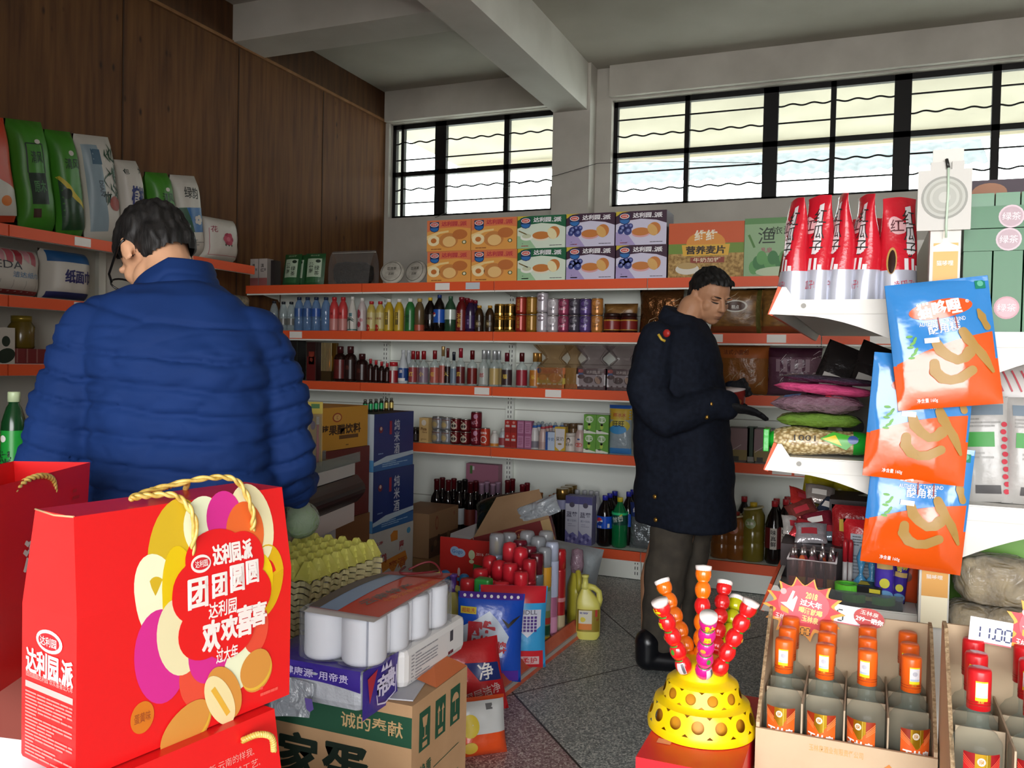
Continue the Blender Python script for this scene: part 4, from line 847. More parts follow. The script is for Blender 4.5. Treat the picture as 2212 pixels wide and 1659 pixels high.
def blue_milk(mb, F, L, R, T, w, d, h): mb.rect(F, w*.25, 0, w, h, M('#a9b8cc'), 1); mb.text(F, '牛奶', w*.6, h*.6, .022, M('#4a6a9a'), 2)
drink_box(1191, 0, 0, '#2a4c8e', blue_milk, 'small blue and white milk carton before the yellow soy carton', 'milk cartons', .062, .115)
def soy(mb, F, L, R, T, w, d, h): mb.poly(F, [(w*.1, h*.15), (w*.5, 0), (w*.9, h*.15), (w*.95, h*.92), (w*.05, h*.92)], M('#c2bfc0'), 1); mb.text(F, '豆奶', w*.5, h*.5, .026, M('#6a6660'), 2); mb.oval(F, w*.5, h*.28, w*.2, .006, M('#8a7a4a'), 2)
drink_box(1212, 0, 0, '#b8962c', soy, 'tall yellow edged soy milk carton', 'milk cartons', .070, .150)
put(Z1, 1232, 935, 'jar', .034, 'white_milk_bottle', 'cream milk bottle with a child\'s face print', 'bottle', M('#bdb5ae', .3), M('#b8b0a8', .3), (.03, .7, M('#c0b8b0', .4)), lambda mb, f, r, h: (mb.oval(f, -.004, .60*h, .013, .017, M('#3a3434'), 1), mb.oval(f, -.004, .57*h, .009, .011, M('#c9b8ac'), 2), mb.text(f, '花生奶', 0, .36*h, .016, ink, 1)))
put(Z1, 1253, 918, 'milk', .034, 'peach_milk_bottle', 'rosy bottle with a white cap and red oval, beside the green drink boxes', 'bottle', mp, capm('#d6d4d0'), (.03, .5, M('#b8a09a', .4)), lambda mb, f, r, h: (mb.oval(f, 0, .26*h, .024, .014, M('#b85a52'), 1), mb.rect(f, -.008, .44*h, .008, .50*h, M('#34507e'), 1, 2, 1)))
for k, px in enumerate((1222, 1238, 1250)): put(Z1, px, 914, 'jar', .026, 'nut_jar', 'brown capped jar behind the milk bottles, %s from the soy carton' % ORD[k], 'jar', M('#6a5238', .3), M('#5a4630', .35), None, y=YS+.17, group='brown capped jars')
def green_art(mb, F, L, R, T, w, d, h):
    mb.rect(F, 0, 0, w, h, M('#5d9434'), 1); mb.poly(F, [(0, 0), (w, 0), (w, h*.06), (w*.5, h*.14), (0, h*.2)], M('#cfd2c6'), 2); mb.oval(F, w*.45, h*.74, w*.32, h*.18, M('#cdd6c4'), 2); mb.text(F, '青豆', w*.45, h*.74, .024, M('#5d9434'), 3)
    mb.oval(F, w*.45, h*.48, w*.10, h*.07, M('#22261c'), 3); mb.oval(F, w*.45, h*.36, w*.13, h*.13, M('#9fb848'), 3); mb.oval(F, w*.3, h*.17, w*.14, h*.03, ink, 3)
for k, px in enumerate((1276, 1303)):
    for lev in (0, 1): drink_box(px, k, lev, '#4a7a2c', green_art, 'green drink box with a cartoon runner, %s row, %s' % (('bottom', 'top')[lev], ('beside the peach bottle', 'beside the blue snack bag')[k]), 'green drink boxes', .079, .118)
def ice_art(mb, f, w_, h_):
    mb.rect(f, -w_/2, h_*.93, w_/2, h_, M('#2a55a0'), 1, 8, 1); mb.rect(f, -w_/2, h_*.7, w_/2, h_*.93, M('#b8982c'), 1, 8, 4); mb.oval(f, 0, h_*.58, w_*.46, h_*.14, M('#b8a83a'), 2); mb.oval(f, -.01, h_*.50, w_*.40, h_*.09, M('#3a86bc'), 3)
    mb.text(f, '旺旺', -.005, h_*.62, .034, ink, 4); mb.text(f, '碎冰冰', 0, h_*.80, .026, M('#a03a24'), 3); mb.rect(f, -w_/2, 0, w_/2, h_*.12, M('#3a7ab8'), 1, 8, 2)
pillow('ice_lolly_bag', 'blue and yellow bag of ice sticks beside the navy coat', 'bag', (X_at(1341, YS+.08, 930), YS+.075, Z1), .145, .30, .07, M('#8b98a0', .2, 0, .6, bump=.4, bscale=20), ice_art, seed=31)
for k, px in enumerate((1598, 1650)):
    def pk(mb, F, L, R, T, w, d, h): mb.rect(F, w*.05, h*.35, w*.9, h*.97, M('#8e7478'), 1); mb.rect(F, w*.05, h*.05, w*.9, h*.35, M('#8a7a4a'), 1); mb.rect(F, w*.2, h*.02, w*.5, h*.16, M('#3a3a34'), 2); mb.line(F, [(w*.1, h*.3), (w*.6, h*.5)], .003, M('#c9bcb8'), 3)
    carton('noodle_pack', 'dim pink packet between the navy coat and the pea bag, %s' % ('against the coat', 'nearer the pea bag')[k], 'packet', (X_at(px, YS+.06, 960), YS+.07, Z1), .115, .08, .20, M('#5a4c4a', .4), pk, group='dim pink packets')
carton('green_pack', 'narrow dark green packet between the two dim pink packets', 'packet', (X_at(1624, YS+.06, 960), YS+.07, Z1), .05, .08, .205, M('#26402c', .4), lambda mb, F, L, R, T, w, d, h: mb.rect(F, w*.1, h*.02, w*.9, h*.16, M('#8a8a84'), 1))

# ---------------------------------------------------------------- bottom shelf (z 0.177)
Z0 = LEV[0]
wine = M('#0d0708', .10, 0, .7)
WN = [(943, 1034, '#4c1216', None), (968, 1036, '#551418', None), (992, 1038, '#191413', '#aeb4b8'), (1016, 1041, '#4a1015', '#6a2a20'), (1040, 1043, '#9a7a90', '#a5789c'), (1064, 1044, '#9a7a90', '#5a4a58'), (1096, 1037, '#5a1018', '#8a6a78'), (1128, 1046, '#6a1820', '#8a6a2c')]
for k, (px, top, cc, lc) in enumerate(WN):
    nm = {0: 'beside the brown cartons', 1: '', 2: 'with a white label', 3: 'with a brick red label', 4: 'with a pink neck and pink label', 5: 'with a pink neck and dim label', 6: 'with a maroon neck beside the shelf post', 7: 'with short red neck and gold edged label'}[k]
    lb = 'dark wine bottle %s, %s along the wine row' % (nm, ORD[k]) if nm else 'dark wine bottle with a red neck, second along the wine row'
    t = put(Z0, px, top, 'wine', .040, 'wine_bottle', lb, 'bottle', wine, M(cc, .35), (.14, .46, M(lc or '#241616', .4)), (lambda mb, f, r, h: mb.oval(f, .0, .40*h, .012, .014, M('#4a5060'), 1)) if lc == '#aeb4b8' else None, group='wine bottles on the bottom shelf', nb=1, blabel='wine bottle standing in the second row behind the %s bottle of the wine row' % ORD[k])
carton('wine_gift_box', 'pink gift box standing behind the pink necked wine bottles', 'box', (X_at(1048, YS+.30, 1040), YS+.28, Z0), .24, .07, .43, M('#9a6276', .5), lambda mb, F, L, R, T, w, d, h: (mb.rect(F, w*.12, h*.84, w*.2, h*.97, M('#4a6a3a'), 1), mb.rect(F, w*.2, h*.9, w*.26, h*.96, M('#c2b8bc'), 1)))
amb = M('#7a4418', .25, 0, .6)
for k, px in enumerate((1158, 1190)): put(Z0, px, 1067+2*k, 'wine', .036, 'sparkling_bottle', 'black bottle with a golden brown neck, %s' % ('beside the last wine bottle', 'beside the jars with violet labels')[k], 'bottle', M('#0c0806', .12, 0, .6), M('#7d4a22', .35), None, group='golden necked bottles', nb=1, blabel='golden necked bottle in the second row behind the %s one' % ORD[k])
for k in range(3): put(Z0, 1214+9*k, 1082-6*k, 'jar', .043, 'berry_juice_bottle', 'tall dark juice bottle with a gold lid and violet label, %s' % ('front one', 'second in depth', 'third in depth')[k], 'bottle', M('#0c0808', .12, 0, .6), M('#8a6e3c', .25, .8), (.62, .80, M('#8a8cac', .4)) , group='violet label juice bottles', y=YS+.072+.09*k, h=.335)
def plum(mb, F, L, R, T, w, d, h):
    mb.rect(F, 0, 0, w, h, M('#b9bac8'), 1); mb.rect(F, 0, h*.84, w, h, M('#4c4a7c'), 2); mb.poly(F, [(0, 0), (w, 0), (w, h*.16), (w*.6, h*.25), (w*.3, h*.2), (0, h*.3)], M('#6a68a0'), 2)
    for k in range(6): mb.oval(F, w*(.12+.15*k), h*(.06+.05*(k % 3)), w*.09, h*.035, M('#9a98c4' if k % 2 else '#45437a'), 3)
    mb.oval(F, w*.5, h*.82, w*.2, h*.055, M('#4a4658'), 3); mb.text(F, '蓝莓', w*.5, h*.62, .034, M('#3c3a52'), 3); mb.text(F, '果汁饮料', w*.5, h*.49, .015, M('#7a7a94'), 3); blurb(mb, F, w*.2, w*.8, h*.36, h*.44, 2, M('#9a9ab0'), 3)
for k, px in enumerate((1239, 1268)): carton('plum_juice_carton', 'tall white and violet fruit juice carton, %s' % ('beside the dark juice bottles', 'beside the cola bottles')[k], 'carton', (X_at(px, YS+.06, 1130), YS+.065, Z0), .086, .085, .30, M('#8684ac', .45), plum, group='violet juice cartons')
for k, px in enumerate((1246, 1262, 1276, 1288)): put(Z0, px, 1076+3*(k % 2), 'water', .034, 'clear_juice_bottle', 'clear topped bottle behind the violet juice cartons, %s from the dark bottles' % ORD[k], 'bottle', film('#b8b8c0', .6, .08, .3), film('#c8c8cc', .5, .2), None, y=YS+.17, group='clear bottles behind cartons', h=.32)
def pepsi(mb, f, r, h): mb.oval(f, -.022, .50*h, .022, .024, inkw, 1); mb.oval(f, -.022, .50*h, .022, .024, M('#c0303a'), 2, 15, 14, 10, 170); mb.oval(f, -.022, .50*h, .022, .024, M('#1a3a8a'), 2, 15, 14, 200, 340); mb.text(f, '百事', -.02, .39*h, .014, inkw, 1); mb.rect(f, .03, .38*h, .045, .46*h, inkw, 1, 2, 1)
put(Z0, 1307, 1070, 'soda', .050, 'cola_bottle', 'big dark cola bottle with a bright blue label, front of its file', 'bottle', gl_dark, capm('#2a2fa0'), (.36, .60, M('#1450c0', .3)), pepsi, group='big cola bottles', nb=2)
put(Z0, 1358, 1062, 'soda', .048, 'cola_bottle', 'big cola bottle behind the green soda, front of its file', 'bottle', gl_dark, capm('#2a2fa0'), (.36, .60, M('#1450c0', .3)), None, y=YS+.17, group='big cola bottles', nb=1)
def sprite(mb, f, r, h): mb.text(f, '雪碧', .0, .58*h, .034, M('#b8c4bc'), 1, rot=12); mb.oval(f, .02, .66*h, .012, .005, M('#c9c23a'), 1, 30)
put(Z0, 1339, 1074, 'soda', .050, 'green_soda_bottle', 'big bright green soda bottle with a yellow cap on the bottom shelf', 'bottle', M('#0f6a3a', .12, 0, .7), capm('#c9b82c'), (.46, .66, M('#14453c', .3)), lambda mb, f, r, h: (sprite(mb, f, r, h), mb.rect(f, -.14, .66*h, .14, .71*h, M('#2bc07a', .3), 1, 20, 1)))
def wpack(mb, f, w_, h_): mb.rect(f, -w_*.5, h_*.72, w_*.5, h_, M('#20306e'), 1, 12, 3); mb.text(f, '纯净水', -w_*.1, h_*.86, .03, inkw, 2); 
t = pillow('water_multipack', 'silvery film wrapped pack of water bottles with a navy top, beside the trouser legs', 'pack', (X_at(1392, YS+.08, 1120), YS+.10, Z0), .19, .28, .13, M('#7f868a', .18, .5, .7, bump=.9, bscale=26), wpack, seed=33)
oil = M('#6e6220', .15, 0, .7); oil2 = M('#7e4a1c', .15, 0, .7)
def oil_b(px, top, lb, body, cap, lab, tx):
    y = YS+.10; z = Z0; h = H_at(px, top, y, z); r = .066; t = thing('oil_bottle', lb, 'bottle', (X_at(px, y, 1130), y, z), group='cooking oil bottles')
    mb = MB(); mb.lathe([(r*.9, 0), (r, .02*h), (r, .30*h), (r*.97, .32*h), (r, .34*h), (r, .50*h), (r*.97, .52*h), (r, .54*h), (r, .78*h), (r*.75, .9*h), (r*.28, .93*h), (r*.26, .97*h)], body, 24); mb.build('body', t)
    mb = MB(); mb.lathe([(r*.32, .93*h), (r*.32, h), (.001, h)], cap, 14); mb.build('cap', t)
    mb = MB(); mb.tube([(r*.8*math.cos(a), r*.8*math.sin(a), .905*h+.01*math.cos(a)) for a in [2*PI*k/20 for k in range(20)]], .006, M('#b8ae8a', .4), 6, True); mb.build('handle', t)
    mb = MB(); f = cyl(r*1.01); mb.oval(f, -.01, .66*h, .032, .03, lab, 1); mb.text(f, tx, -.01, .66*h, .02, inkw, 2); mb.build('label', t)
oil_b(1590, 1105, 'amber cooking oil bottle in front of the coat hem', oil2, capm('#8a2a22'), M('#a05a3a', .4), '油'); oil_b(1560, 1105, 'amber cooking oil bottle mostly behind the trousers', oil2, capm('#8a2a22'), M('#a05a3a', .4), '油'); oil_b(1627, 1085, 'yellow green cooking oil bottle with a yellow cap', oil, capy, M('#7d8a5a', .4), '玉米')
for k, (px, top, lb) in enumerate(((1673, 1082, 'dark soy sauce bottle with a white upright label and red cap'), (1697, 1078, 'dark soy sauce bottle half behind the sausage tub'))):
    put(Z0, px, top, 'soda', .050, 'soy_sauce_bottle', lb, 'bottle', gl_dark, capr, (.25, .58, M('#5a1518', .35)), lambda mb, f, r, h: (mb.rect(f, -.018, .24*h, .02, .58*h, M('#b8b2a8'), 1, 4, 1), mb.text(f, '味真鲜', .001, .51*h, .03, ink, 2, vert=True)), group='soy sauce bottles', nb=1)
put(Z0, 1607, 1072, 'soda', .048, 'soy_sauce_bottle', 'dark soy sauce bottle behind the cooking oil, next to the coat', 'bottle', gl_dark, capr, None, y=YS+.23, group='soy sauce bottles')
# ================================================================== PLYWOOD-SIDE GOODS, COUNTER, CARTON STACKS
def bale(px0, px1, top, bot, lb, base, art, z, lean=9, d=.16, nm='tissue_bale', gp='tissue bales along the plywood wall', xo=.02, hh=None, crink=.10):
    """soft tissue pack standing on the plywood-side shelving, its printed face turned to the aisle"""
    xf_ = LGX-.01-xo; a = at(px0, bot, x=xf_); b = at(px1, bot, x=xf_); t_ = at((px0+px1)/2, top, x=xf_)
    h_ = hh or (t_.z-z)/math.cos(rad(lean)); w_ = b.y-a.y
    return pillow(nm, lb, 'tissue pack', (xf_-d/2, (a.y+b.y)/2, z+.006), w_, h_, d, base, art, group=gp, parent_rot=(0, rad(-lean), rad(90)), crink=crink, seed=px0*.01)
tg = M('#3c7a22', .4); tw = M('#b9b3aa', .45); tk = M('#14261a', .5); ty = M('#b8a42c', .5)
def orange_t(mb, f, w_, h_): mb.poly(f, [(-w_*.46, h_*.06), (w_*.46, h_*.06), (w_*.46, h_*.30), (0, h_*.44), (-w_*.46, h_*.46)], tw, 1); mb.oval(f, w_*.2, h_*.2, w_*.1, h_*.05, M('#c9702c'), 2); mb.text(f, '纸', -w_*.1, h_*.8, .07, tk, 2)
def green_t(mb, f, w_, h_):
    for a, b in (((-.30, .78), (.14, .78)), ((.14, .78), (.14, .52)), ((-.30, .52), (-.30, .78))): mb.line(f, [(a[0]*w_, a[1]*h_), (b[0]*w_, b[1]*h_)], .006, tk, 1)
    mb.rect(f, -.30*w_, .24*h_, .14*w_, .52*h_, tk, 1, 6, 6); mb.text(f, '清风', -.06*w_, .66*h_, .06, tk, 2, w=w_*.3); mb.text(f, '原木', -.06*w_, .40*h_, .06, M('#4a7a4a'), 2, w=w_*.32); mb.rect(f, -.28*w_, .12*h_, -.08*w_, .2*h_, M('#3a1c14'), 1, 2, 2); mb.oval(f, .02*w_, .8*h_, w_*.07, h_*.02, tw, 2)
def green_y(mb, f, w_, h_):
    mb.poly(f, [(-w_*.44, h_*.06), (w_*.40, h_*.06), (w_*.40, h_*.24), (0, h_*.34), (-w_*.44, h_*.55)], M('#1d3c22', .4), 1); mb.line(f, [(-w_*.44, h_*.56), (-w_*.1, h_*.40), (w_*.42, h_*.25)], [.012, .03, .01], ty, 2)
    mb.text(f, '清风', 0, h_*.68, .055, tk, 2, w=w_*.5); mb.oval(f, w_*.02, h_*.78, w_*.09, h_*.025, tw, 2); mb.oval(f, -w_*.28, h_*.40, w_*.14, h_*.05, tk, 3)
def bamboo(mb, f, w_, h_):
    mb.poly(f, [(-w_*.44, h_*.1), (-w_*.05, h_*.1), (-w_*.08, h_*.9), (-w_*.44, h_*.9)], M('#7d8d96', .4), 1); mb.rect(f, -w_*.3, h_*.72, -w_*.05, h_*.86, M('#3a566a'), 2, 3, 3); rr = random.Random(2)
    for k in range(26): a = rr.uniform(0, .4)*w_; b = rr.uniform(.45, .92)*h_; mb.line(f, [(a, b), (a+.03*rr.uniform(-1, 1), b-.03), (a+.05*rr.uniform(-1, 1), b-.07)], [.002, .012, .001], M('#23402a'), 2)
    mb.oval(f, w_*.2, h_*.36, w_*.17, h_*.07, M('#8f3a30'), 3); mb.text(f, '竹', -w_*.02, h_*.42, .06, tk, 3); mb.text(f, 'DIAN', -w_*.16, h_*.5, .025, M('#4a5058'), 3, rot=-90)
def blue_txt(mb, f, w_, h_): mb.text(f, '植护', 0, h_*.58, .11, M('#232c66'), 1, w=w_*.5, rot=-8, bold=.04); mb.text(f, '大', w_*.3, h_*.88, .04, tk, 1); mb.text(f, '包', -w_*.3, h_*.86, .03, tk, 1)
def flower(mb, f, w_, h_): mb.rect(f, -w_*.45, h_*.30, w_*.45, h_*.60, M('#2a5f94', .4), 1, 6, 4); mb.poly(f, [(-w_*.45, h_*.3), (-w_*.1, h_*.3), (-w_*.3, h_*.6), (-w_*.45, h_*.6)], M('#1f4a34'), 2); [mb.oval(f, w_*.1+.018*math.cos(k*1.25), h_*.45+.018*math.sin(k*1.25), .015, .013, tw, 3+k % 2) for k in range(5)]; mb.text(f, '绿韵', -w_*.05, h_*.78, .07, M('#3a3a36'), 1, w=w_*.5, rot=-4); blurb(mb, f, -w_*.3, w_*.3, h_*.1, h_*.22, 4, M('#8a8882'), 3)
def rose(mb, f, w_, h_):
    [mb.oval(f, .022*math.cos(k*1.05), h_*.50+.022*math.sin(k*1.05), .022, .02, M('#a83a50' if k % 2 else '#8e2c44'), 2+k % 2) for k in range(6)]; mb.oval(f, 0, h_*.5, .016, .015, M('#b8586a'), 5)
    for k in range(3): mb.line(f, [(-.03+.03*k, h_*.34), (-.02+.02*k, h_*.42)], .012, M('#2c3c24'), 1)
    mb.text(f, '花', -w_*.34, h_*.7, .04, M('#8a3a4a'), 1); mb.text(f, '韵', w_*.36, h_*.6, .03, M('#8a3a4a'), 1)
    for a in (-.42, .42): mb.line(f, [(w_*a, h_*.12), (w_*a, h_*.72)], .003, M('#a05a60'), 1)
    mb.line(f, [(-w_*.42, h_*.12), (w_*.42, h_*.12)], .003, M('#a05a60'), 1)
T4, T3, T2 = 1.92, 1.58, 1.246
bale(-70, 62, 255, 488, 'orange red tissue bale at the photo edge on the top shelf', M('#b83a20', .4), orange_t, T4, xo=.0)
bale(64, 142, 268, 499, 'tall plain green tissue bale with a black framed label, beside the orange one', tg, green_t, T4)
bale(146, 202, 290, 508, 'tall green tissue bale with a yellow stripe, above the man\'s head', tg, green_y, T4)
bale(206, 282, 300, 520, 'tall white tissue bale with bamboo leaves and a blue vase', tw, bamboo, T4)
bale(286, 336, 352, 528, 'white tissue bale with bold navy lettering, beside the bamboo printed one', tw, blue_txt, T4)
bale(352, 400, 378, 540, 'smaller green tissue bale with a yellow stripe, behind the man\'s collar', tg, green_y, T4)
bale(404, 458, 384, 550, 'white tissue bale with a blue flower picture', tw, flower, T4)
bale(456, 530, 472, 560, 'small white tissue pack with a red rose, last on the top shelf', tw, rose, T4, lean=2, d=.2, xo=0)
def jieda(mb, f, w_, h_):
    for k in range(7): mb.poly(f, [((-.42+.11*k)*w_, h_*(.66+.05*(k % 3))), ((-.34+.11*k)*w_, h_*(.62+.04*(k % 2))), ((-.32+.11*k)*w_, h_*.94), ((-.42+.11*k)*w_, h_*.94)], M(('#a8505a', '#8e2a34', '#b88088')[k % 3], .4), 1+k % 2)
    mb.text(f, 'JIEDA', -.12*w_, .58*h_, .05, M('#33323a'), 3, w=w_*.46, bold=0); mb.text(f, '洁达纸巾', .18*w_, .42*h_, .03, M('#6a88a8'), 3, w=w_*.4); mb.rect(f, -w_*.44, 0.02*h_, w_*.44, h_*.1, M('#8e2a2c'), 1, 10, 1)
    for k in range(5): mb.line(f, [((-.34+.17*k)*w_, h_*.12), ((-.34+.17*k)*w_, h_*.3)], .002, M('#7a766e'), 1)
bale(-60, 112, 533, 632, 'white multi-roll pack lettered in Latin capitals, with red paper squares', tw, jieda, T3, lean=0, d=.24, xo=0, crink=.05)
def bluepk(mb, f, w_, h_): mb.rect(f, -w_*.46, h_*.74, w_*.46, h_*.96, M('#1f4a7a', .4), 1, 10, 2); mb.text(f, '纸面巾', .05*w_, .46*h_, .07, M('#2c2a5c'), 1, w=w_*.6, bold=.04); mb.rect(f, -w_*.46, h_*.02, w_*.46, h_*.14, M('#2a2c5a'), 1, 10, 1)
bale(116, 215, 543, 640, 'white multi-roll pack with a blue top band, beside the man\'s glasses', tw, bluepk, T3, lean=0, d=.24, xo=0, crink=.05)
pillow('dried_food_bag', 'crumpled clear bag of pale dried food above the blue jacket\'s far shoulder', 'bag', (LGX-.09, at(520, 640, x=LGX).y, T3), .34, .14, .16, noisy('pale_dried_food', '#5a5442', '#a39a80', 30, .4, bump=.6), lambda mb, f, w_, h_: shine(mb, f, w_, h_, 6, 14), parent_rot=(0, 0, rad(90)), seed=4)
def panda(mb, F, L, R, T, w, d, h): mb.rect(F, 0, 0, w, h, tw, 1); mb.oval(F, w*.72, h*.62, .022, .026, tk, 2); mb.oval(F, w*.4, h*.45, .02, .022, tk, 2); mb.oval(F, w*.72, h*.22, .05, .035, tk, 2, 20)
carton('panda_carton', 'white tissue carton printed with black panda patches, on the third shelf', 'carton', (LGX-.09, at(0, 780, x=LGX-.01).y, T2), .17, .14, .175, tw, panda, rz=rad(90))
t = thing('honey_jar', 'large yellowish honey jar beside the panda carton', 'jar', (LGX-.10, at(46, 745, x=LGX-.1).y+.0, T2+.075))
mb = MB(); mb.lathe([(.055, 0), (.062, .01), (.062, .11), (.045, .135), (.045, .15)], M('#5c4a16', .2, 0, .6), 20); mb.build('body', t); mb = MB(); mb.lathe([(.048, .135), (.048, .165)], M('#8a7428', .3, .5), 18); mb.build('lid', t)
mb = MB(); mb.box((LGX-.10, at(46, 745, x=LGX-.1).y, T2+.0375), (.15, .22, .075), M('#6a1c20', .4))
for k in range(4): mb.box((LGX-.023, at(46, 745, x=LGX-.1).y-.082+.055*k, T2+.04), (.004, .006, .07), M('#8a5a54', .4))
tag(mb.build('red_carton'), 'low dark red carton under the honey jar on the third shelf', 'carton')

# green tea bottle and a pale cup standing on the checkout counter beyond the blue jacket
CZ = .90
t = thing('checkout_counter', 'grey and black checkout counter with a rounded black bumper, behind the man in blue', 'counter', (0, 0, 0))
pA = at(767, 1000, z=CZ); pB = at(620, 1042, z=CZ); dv = (pB-pA); dv.z = 0; L_ = dv.length; dv.normalize()
ang = math.atan2(-dv.y, -dv.x)      # local +x runs towards the back of the shop along the counter front
t.location = (pA.x, pA.y, 0); t.rotation_euler = (0, 0, ang)
cg = M('#a7a5a2', .45); cbk = M('#100f10', .4)
mb = MB(); mb.prism([(.0, CZ-.045), (.0, CZ), (.56, CZ), (.56, CZ-.045)], cg, -.86, 'x', 0); 
mb.build('worktop', t)
mb = MB(); prof = [(-.002, CZ-.048)]+[(-.002-.035*math.sin(PI*k/8), CZ-.048-.105*k/8) for k in range(1, 8)]+[(-.002, CZ-.153), (.54, CZ-.153), (.54, CZ-.048)]
mb.prism(prof, cbk, -.88, 'x', .02); mb.build('bumper', t)
mb = MB(); mb.box((-.43, .27, CZ-.19), (.86, .54, .07), M('#b3aaa6', .5)); mb.build('apron', t)
mb = MB(); mb.box((-.45, .29, (CZ-.225)/2), (.78, .48, CZ-.225), M('#a9abb0', .5)); mb.build('cabinet', t)
LC = Matrix.Translation(t.location) @ Matrix.Rotation(ang, 4, 'Z')
def on_counter(u, v, dz=0): return LC @ Vector((u, v, CZ+dz))
gb = at(30, 900, d=2.45); 
t = bottle('green_tea_bottle', 'big green tea bottle with a pale green cap, beside the blue jacket\'s near sleeve', 'bottle', (gb.x, gb.y, CZ), 'tea', .033, at(30, 846, d=2.45).z-CZ, M('#123a1c', .2, 0, .6), capm('#b9c9a0'), (.03, .62, M('#1f8e34', .3)), lambda mb, f, r, h: (mb.oval(f, 0, .54*h, .010, .010, inkw, 1), mb.text(f, '绿茶', 0, .34*h, .05, M('#123a1c'), 1, vert=True)))
mb = MB(); mb.box((-2.72, 2.0, (CZ-.0)/2), (.52, .8, CZ-.002), M('#8d8b88', .5)); mb.box((-2.72, 2.0, CZ-.02), (.56, .84, .04), M('#a7a5a2', .45)); tag(mb.build('checkout_desk'), 'grey desk under the big green tea bottle, hidden behind the blue jacket', 'desk')
carton('tissue_box', 'white box glimpsed between the blue sleeve and the jacket back', 'box', tuple(at(196, 960, d=2.55).to_2d())+(CZ,), .10, .10, .10, M('#d5d2cc', .5))
# toothbrush packs in a clear stand on the counter
def brush_pack(u, v, lb, card, w_, h_, brush, rz=0, panel=None):
    p = on_counter(u, v); t = thing('toothbrush_pack', lb, 'toothbrush pack', p, ang+rz, 'toothbrush packs on the counter', rot=None)
    mb = MB(); mb.box((0, 0, h_/2), (w_, .003, h_), M(card, .4)); f = lambda a, b, e=1: (a, -.0016-.0006*e, b); mb.rect(f, -w_/2, h_*.82, w_/2, h_, M('#b8a42a', .4), 1); mb.rect(f, -w_*.25, h_*.9, w_*.3, h_*.97, M('#3a6a2c'), 2); blurb(mb, f, -w_*.4, w_*.4, h_*.83, h_*.88, 1, ink, 4)
    if panel: mb.oval(f, -w_*.12, h_*.64, w_*.16, h_*.07, M('#5a3a7a'), 2); mb.oval(f, -w_*.12, h_*.36, w_*.13, h_*.07, M('#3a6a5a'), 2); mb.oval(f, -w_*.12, h_*.1, w_*.16, h_*.05, M('#2a4a8e'), 2)
    mb.build('card', t)
    mb = MB(); mb.tube([(w_*.22, -.010, h_*.04), (w_*.22, -.012, h_*.3), (w_*.20, -.009, h_*.55), (w_*.22, -.010, h_*.78)], [.005, .006, .004, .004], M(brush, .35), 6); mb.box((w_*.22, -.018, h_*.72), (.010, .010, h_*.12), M('#cfcac4', .6)); mb.build('toothbrush', t)
    mb = MB(); mb.box((0, -.012, h_*.41), (w_*.92, .022, h_*.80), film('#d8d6cc', .82, .1)); mb.build('blister', t)
bru = [('front yellow card toothbrush pack with a pink brush, nearest the yellow carton', '#a8842a', '#b8345a', True), ('white card toothbrush pack with a green brush, behind the front yellow one', '#b4b2a8', '#4a9a62', False), ('amber card toothbrush pack with an orange picture', '#a06a20', '#a85a24', True), ('white card toothbrush pack with a blue brush, among the amber ones', '#9aa49a', '#3a6a9a', False), ('orange printed toothbrush pack beside the blue sleeve', '#9a4a20', '#c0b8a8', False), ('green edged toothbrush pack under the blue elbow', '#3a7a4a', '#3a8a4a', False), ('pale toothbrush pack farthest along towards the blue jacket', '#b0b0a4', '#b0a8a0', False)]
for k, (lb, c, b, pn) in enumerate(bru):
    px, top, bot = ((700, 868, 1008), (676, 872, 1015), (655, 880, 1018), (640, 890, 1022), (622, 905, 1028), (600, 920, 1034), (585, 930, 1040))[k]
    q = at(px, bot, z=CZ); l = LC.inverted() @ q; d_ = (q-EYE).dot(FWD); h_ = (bot-top)*d_/F_PX
    brush_pack(l.x-.02, l.y+.03+.012*(k % 2), lb, c, .056, h_, b, rad(30)-ang, pn)
t = thing('clear_stand', 'shallow clear plastic tray holding the toothbrush packs on the counter', 'tray', on_counter(-.20, .06), ang)
mb = MB(); cp = film('#c9cfcb', .84, .08); mb.box((-.05, -.055, .02), (.62, .003, .036), cp); mb.box((-.05, .09, .02), (.62, .003, .036), cp); mb.box((-.05, .017, .0015), (.62, .15, .003), cp); mb.build('tray_body', t)

# carton stacks between the counter and the wall shelving; their printed sides face the aisle
BX = -2.5
def xcarton(name, lb, y0, y1, z0, z1, base, art, x=BX, d=.30, gp=None, top=None):
    return carton(name, lb, 'carton', (x-d/2, (y0+y1)/2, z0), y1-y0, d, z1-z0, M(base, .55) if isinstance(base, str) else base, art, rad(90), gp, top)
navy = M('#1b2f6a', .45); paleb = M('#a9bccb', .45)
def sake(mb, F, L, R, T, w, d, h):
    mb.rect(F, 0, 0, w, h, navy, 1); mb.rect(F, 0, 0, w, h*.18, M('#2c5f98', .45), 2); mb.poly(F, [(0, h*.16), (w*.3, h*.24), (w, h*.27), (w, h*.20), (w*.5, h*.16), (0, h*.10)], paleb, 3)
    blurb(mb, F, w*.2, w*.85, h*.05, h*.15, 3, M('#8fb0cc'), 3, 4); mb.text(F, '純米酒', w*.56, h*.78, h*.19, M('#b9bfca', .5), 3, vert=True); mb.rect(F, w*.37, h*.62, w*.43, h*.86, M('#8e2436'), 3); mb.oval(F, w*.16, h*.72, w*.05, h*.06, M('#6a2430'), 3); mb.oval(F, w*.16, h*.74, w*.025, h*.03, M('#b9a8a0'), 4); blurb(mb, F, w*.1, w*.4, h*.28, h*.32, 1, M('#7d93b5'), 2, 4)
    mb.rect(L, 0, 0, d, h, M('#aab4bc', .5), 1); mb.rect(L, 0, 0, d, h*.2, M('#4c86b4', .5), 2)
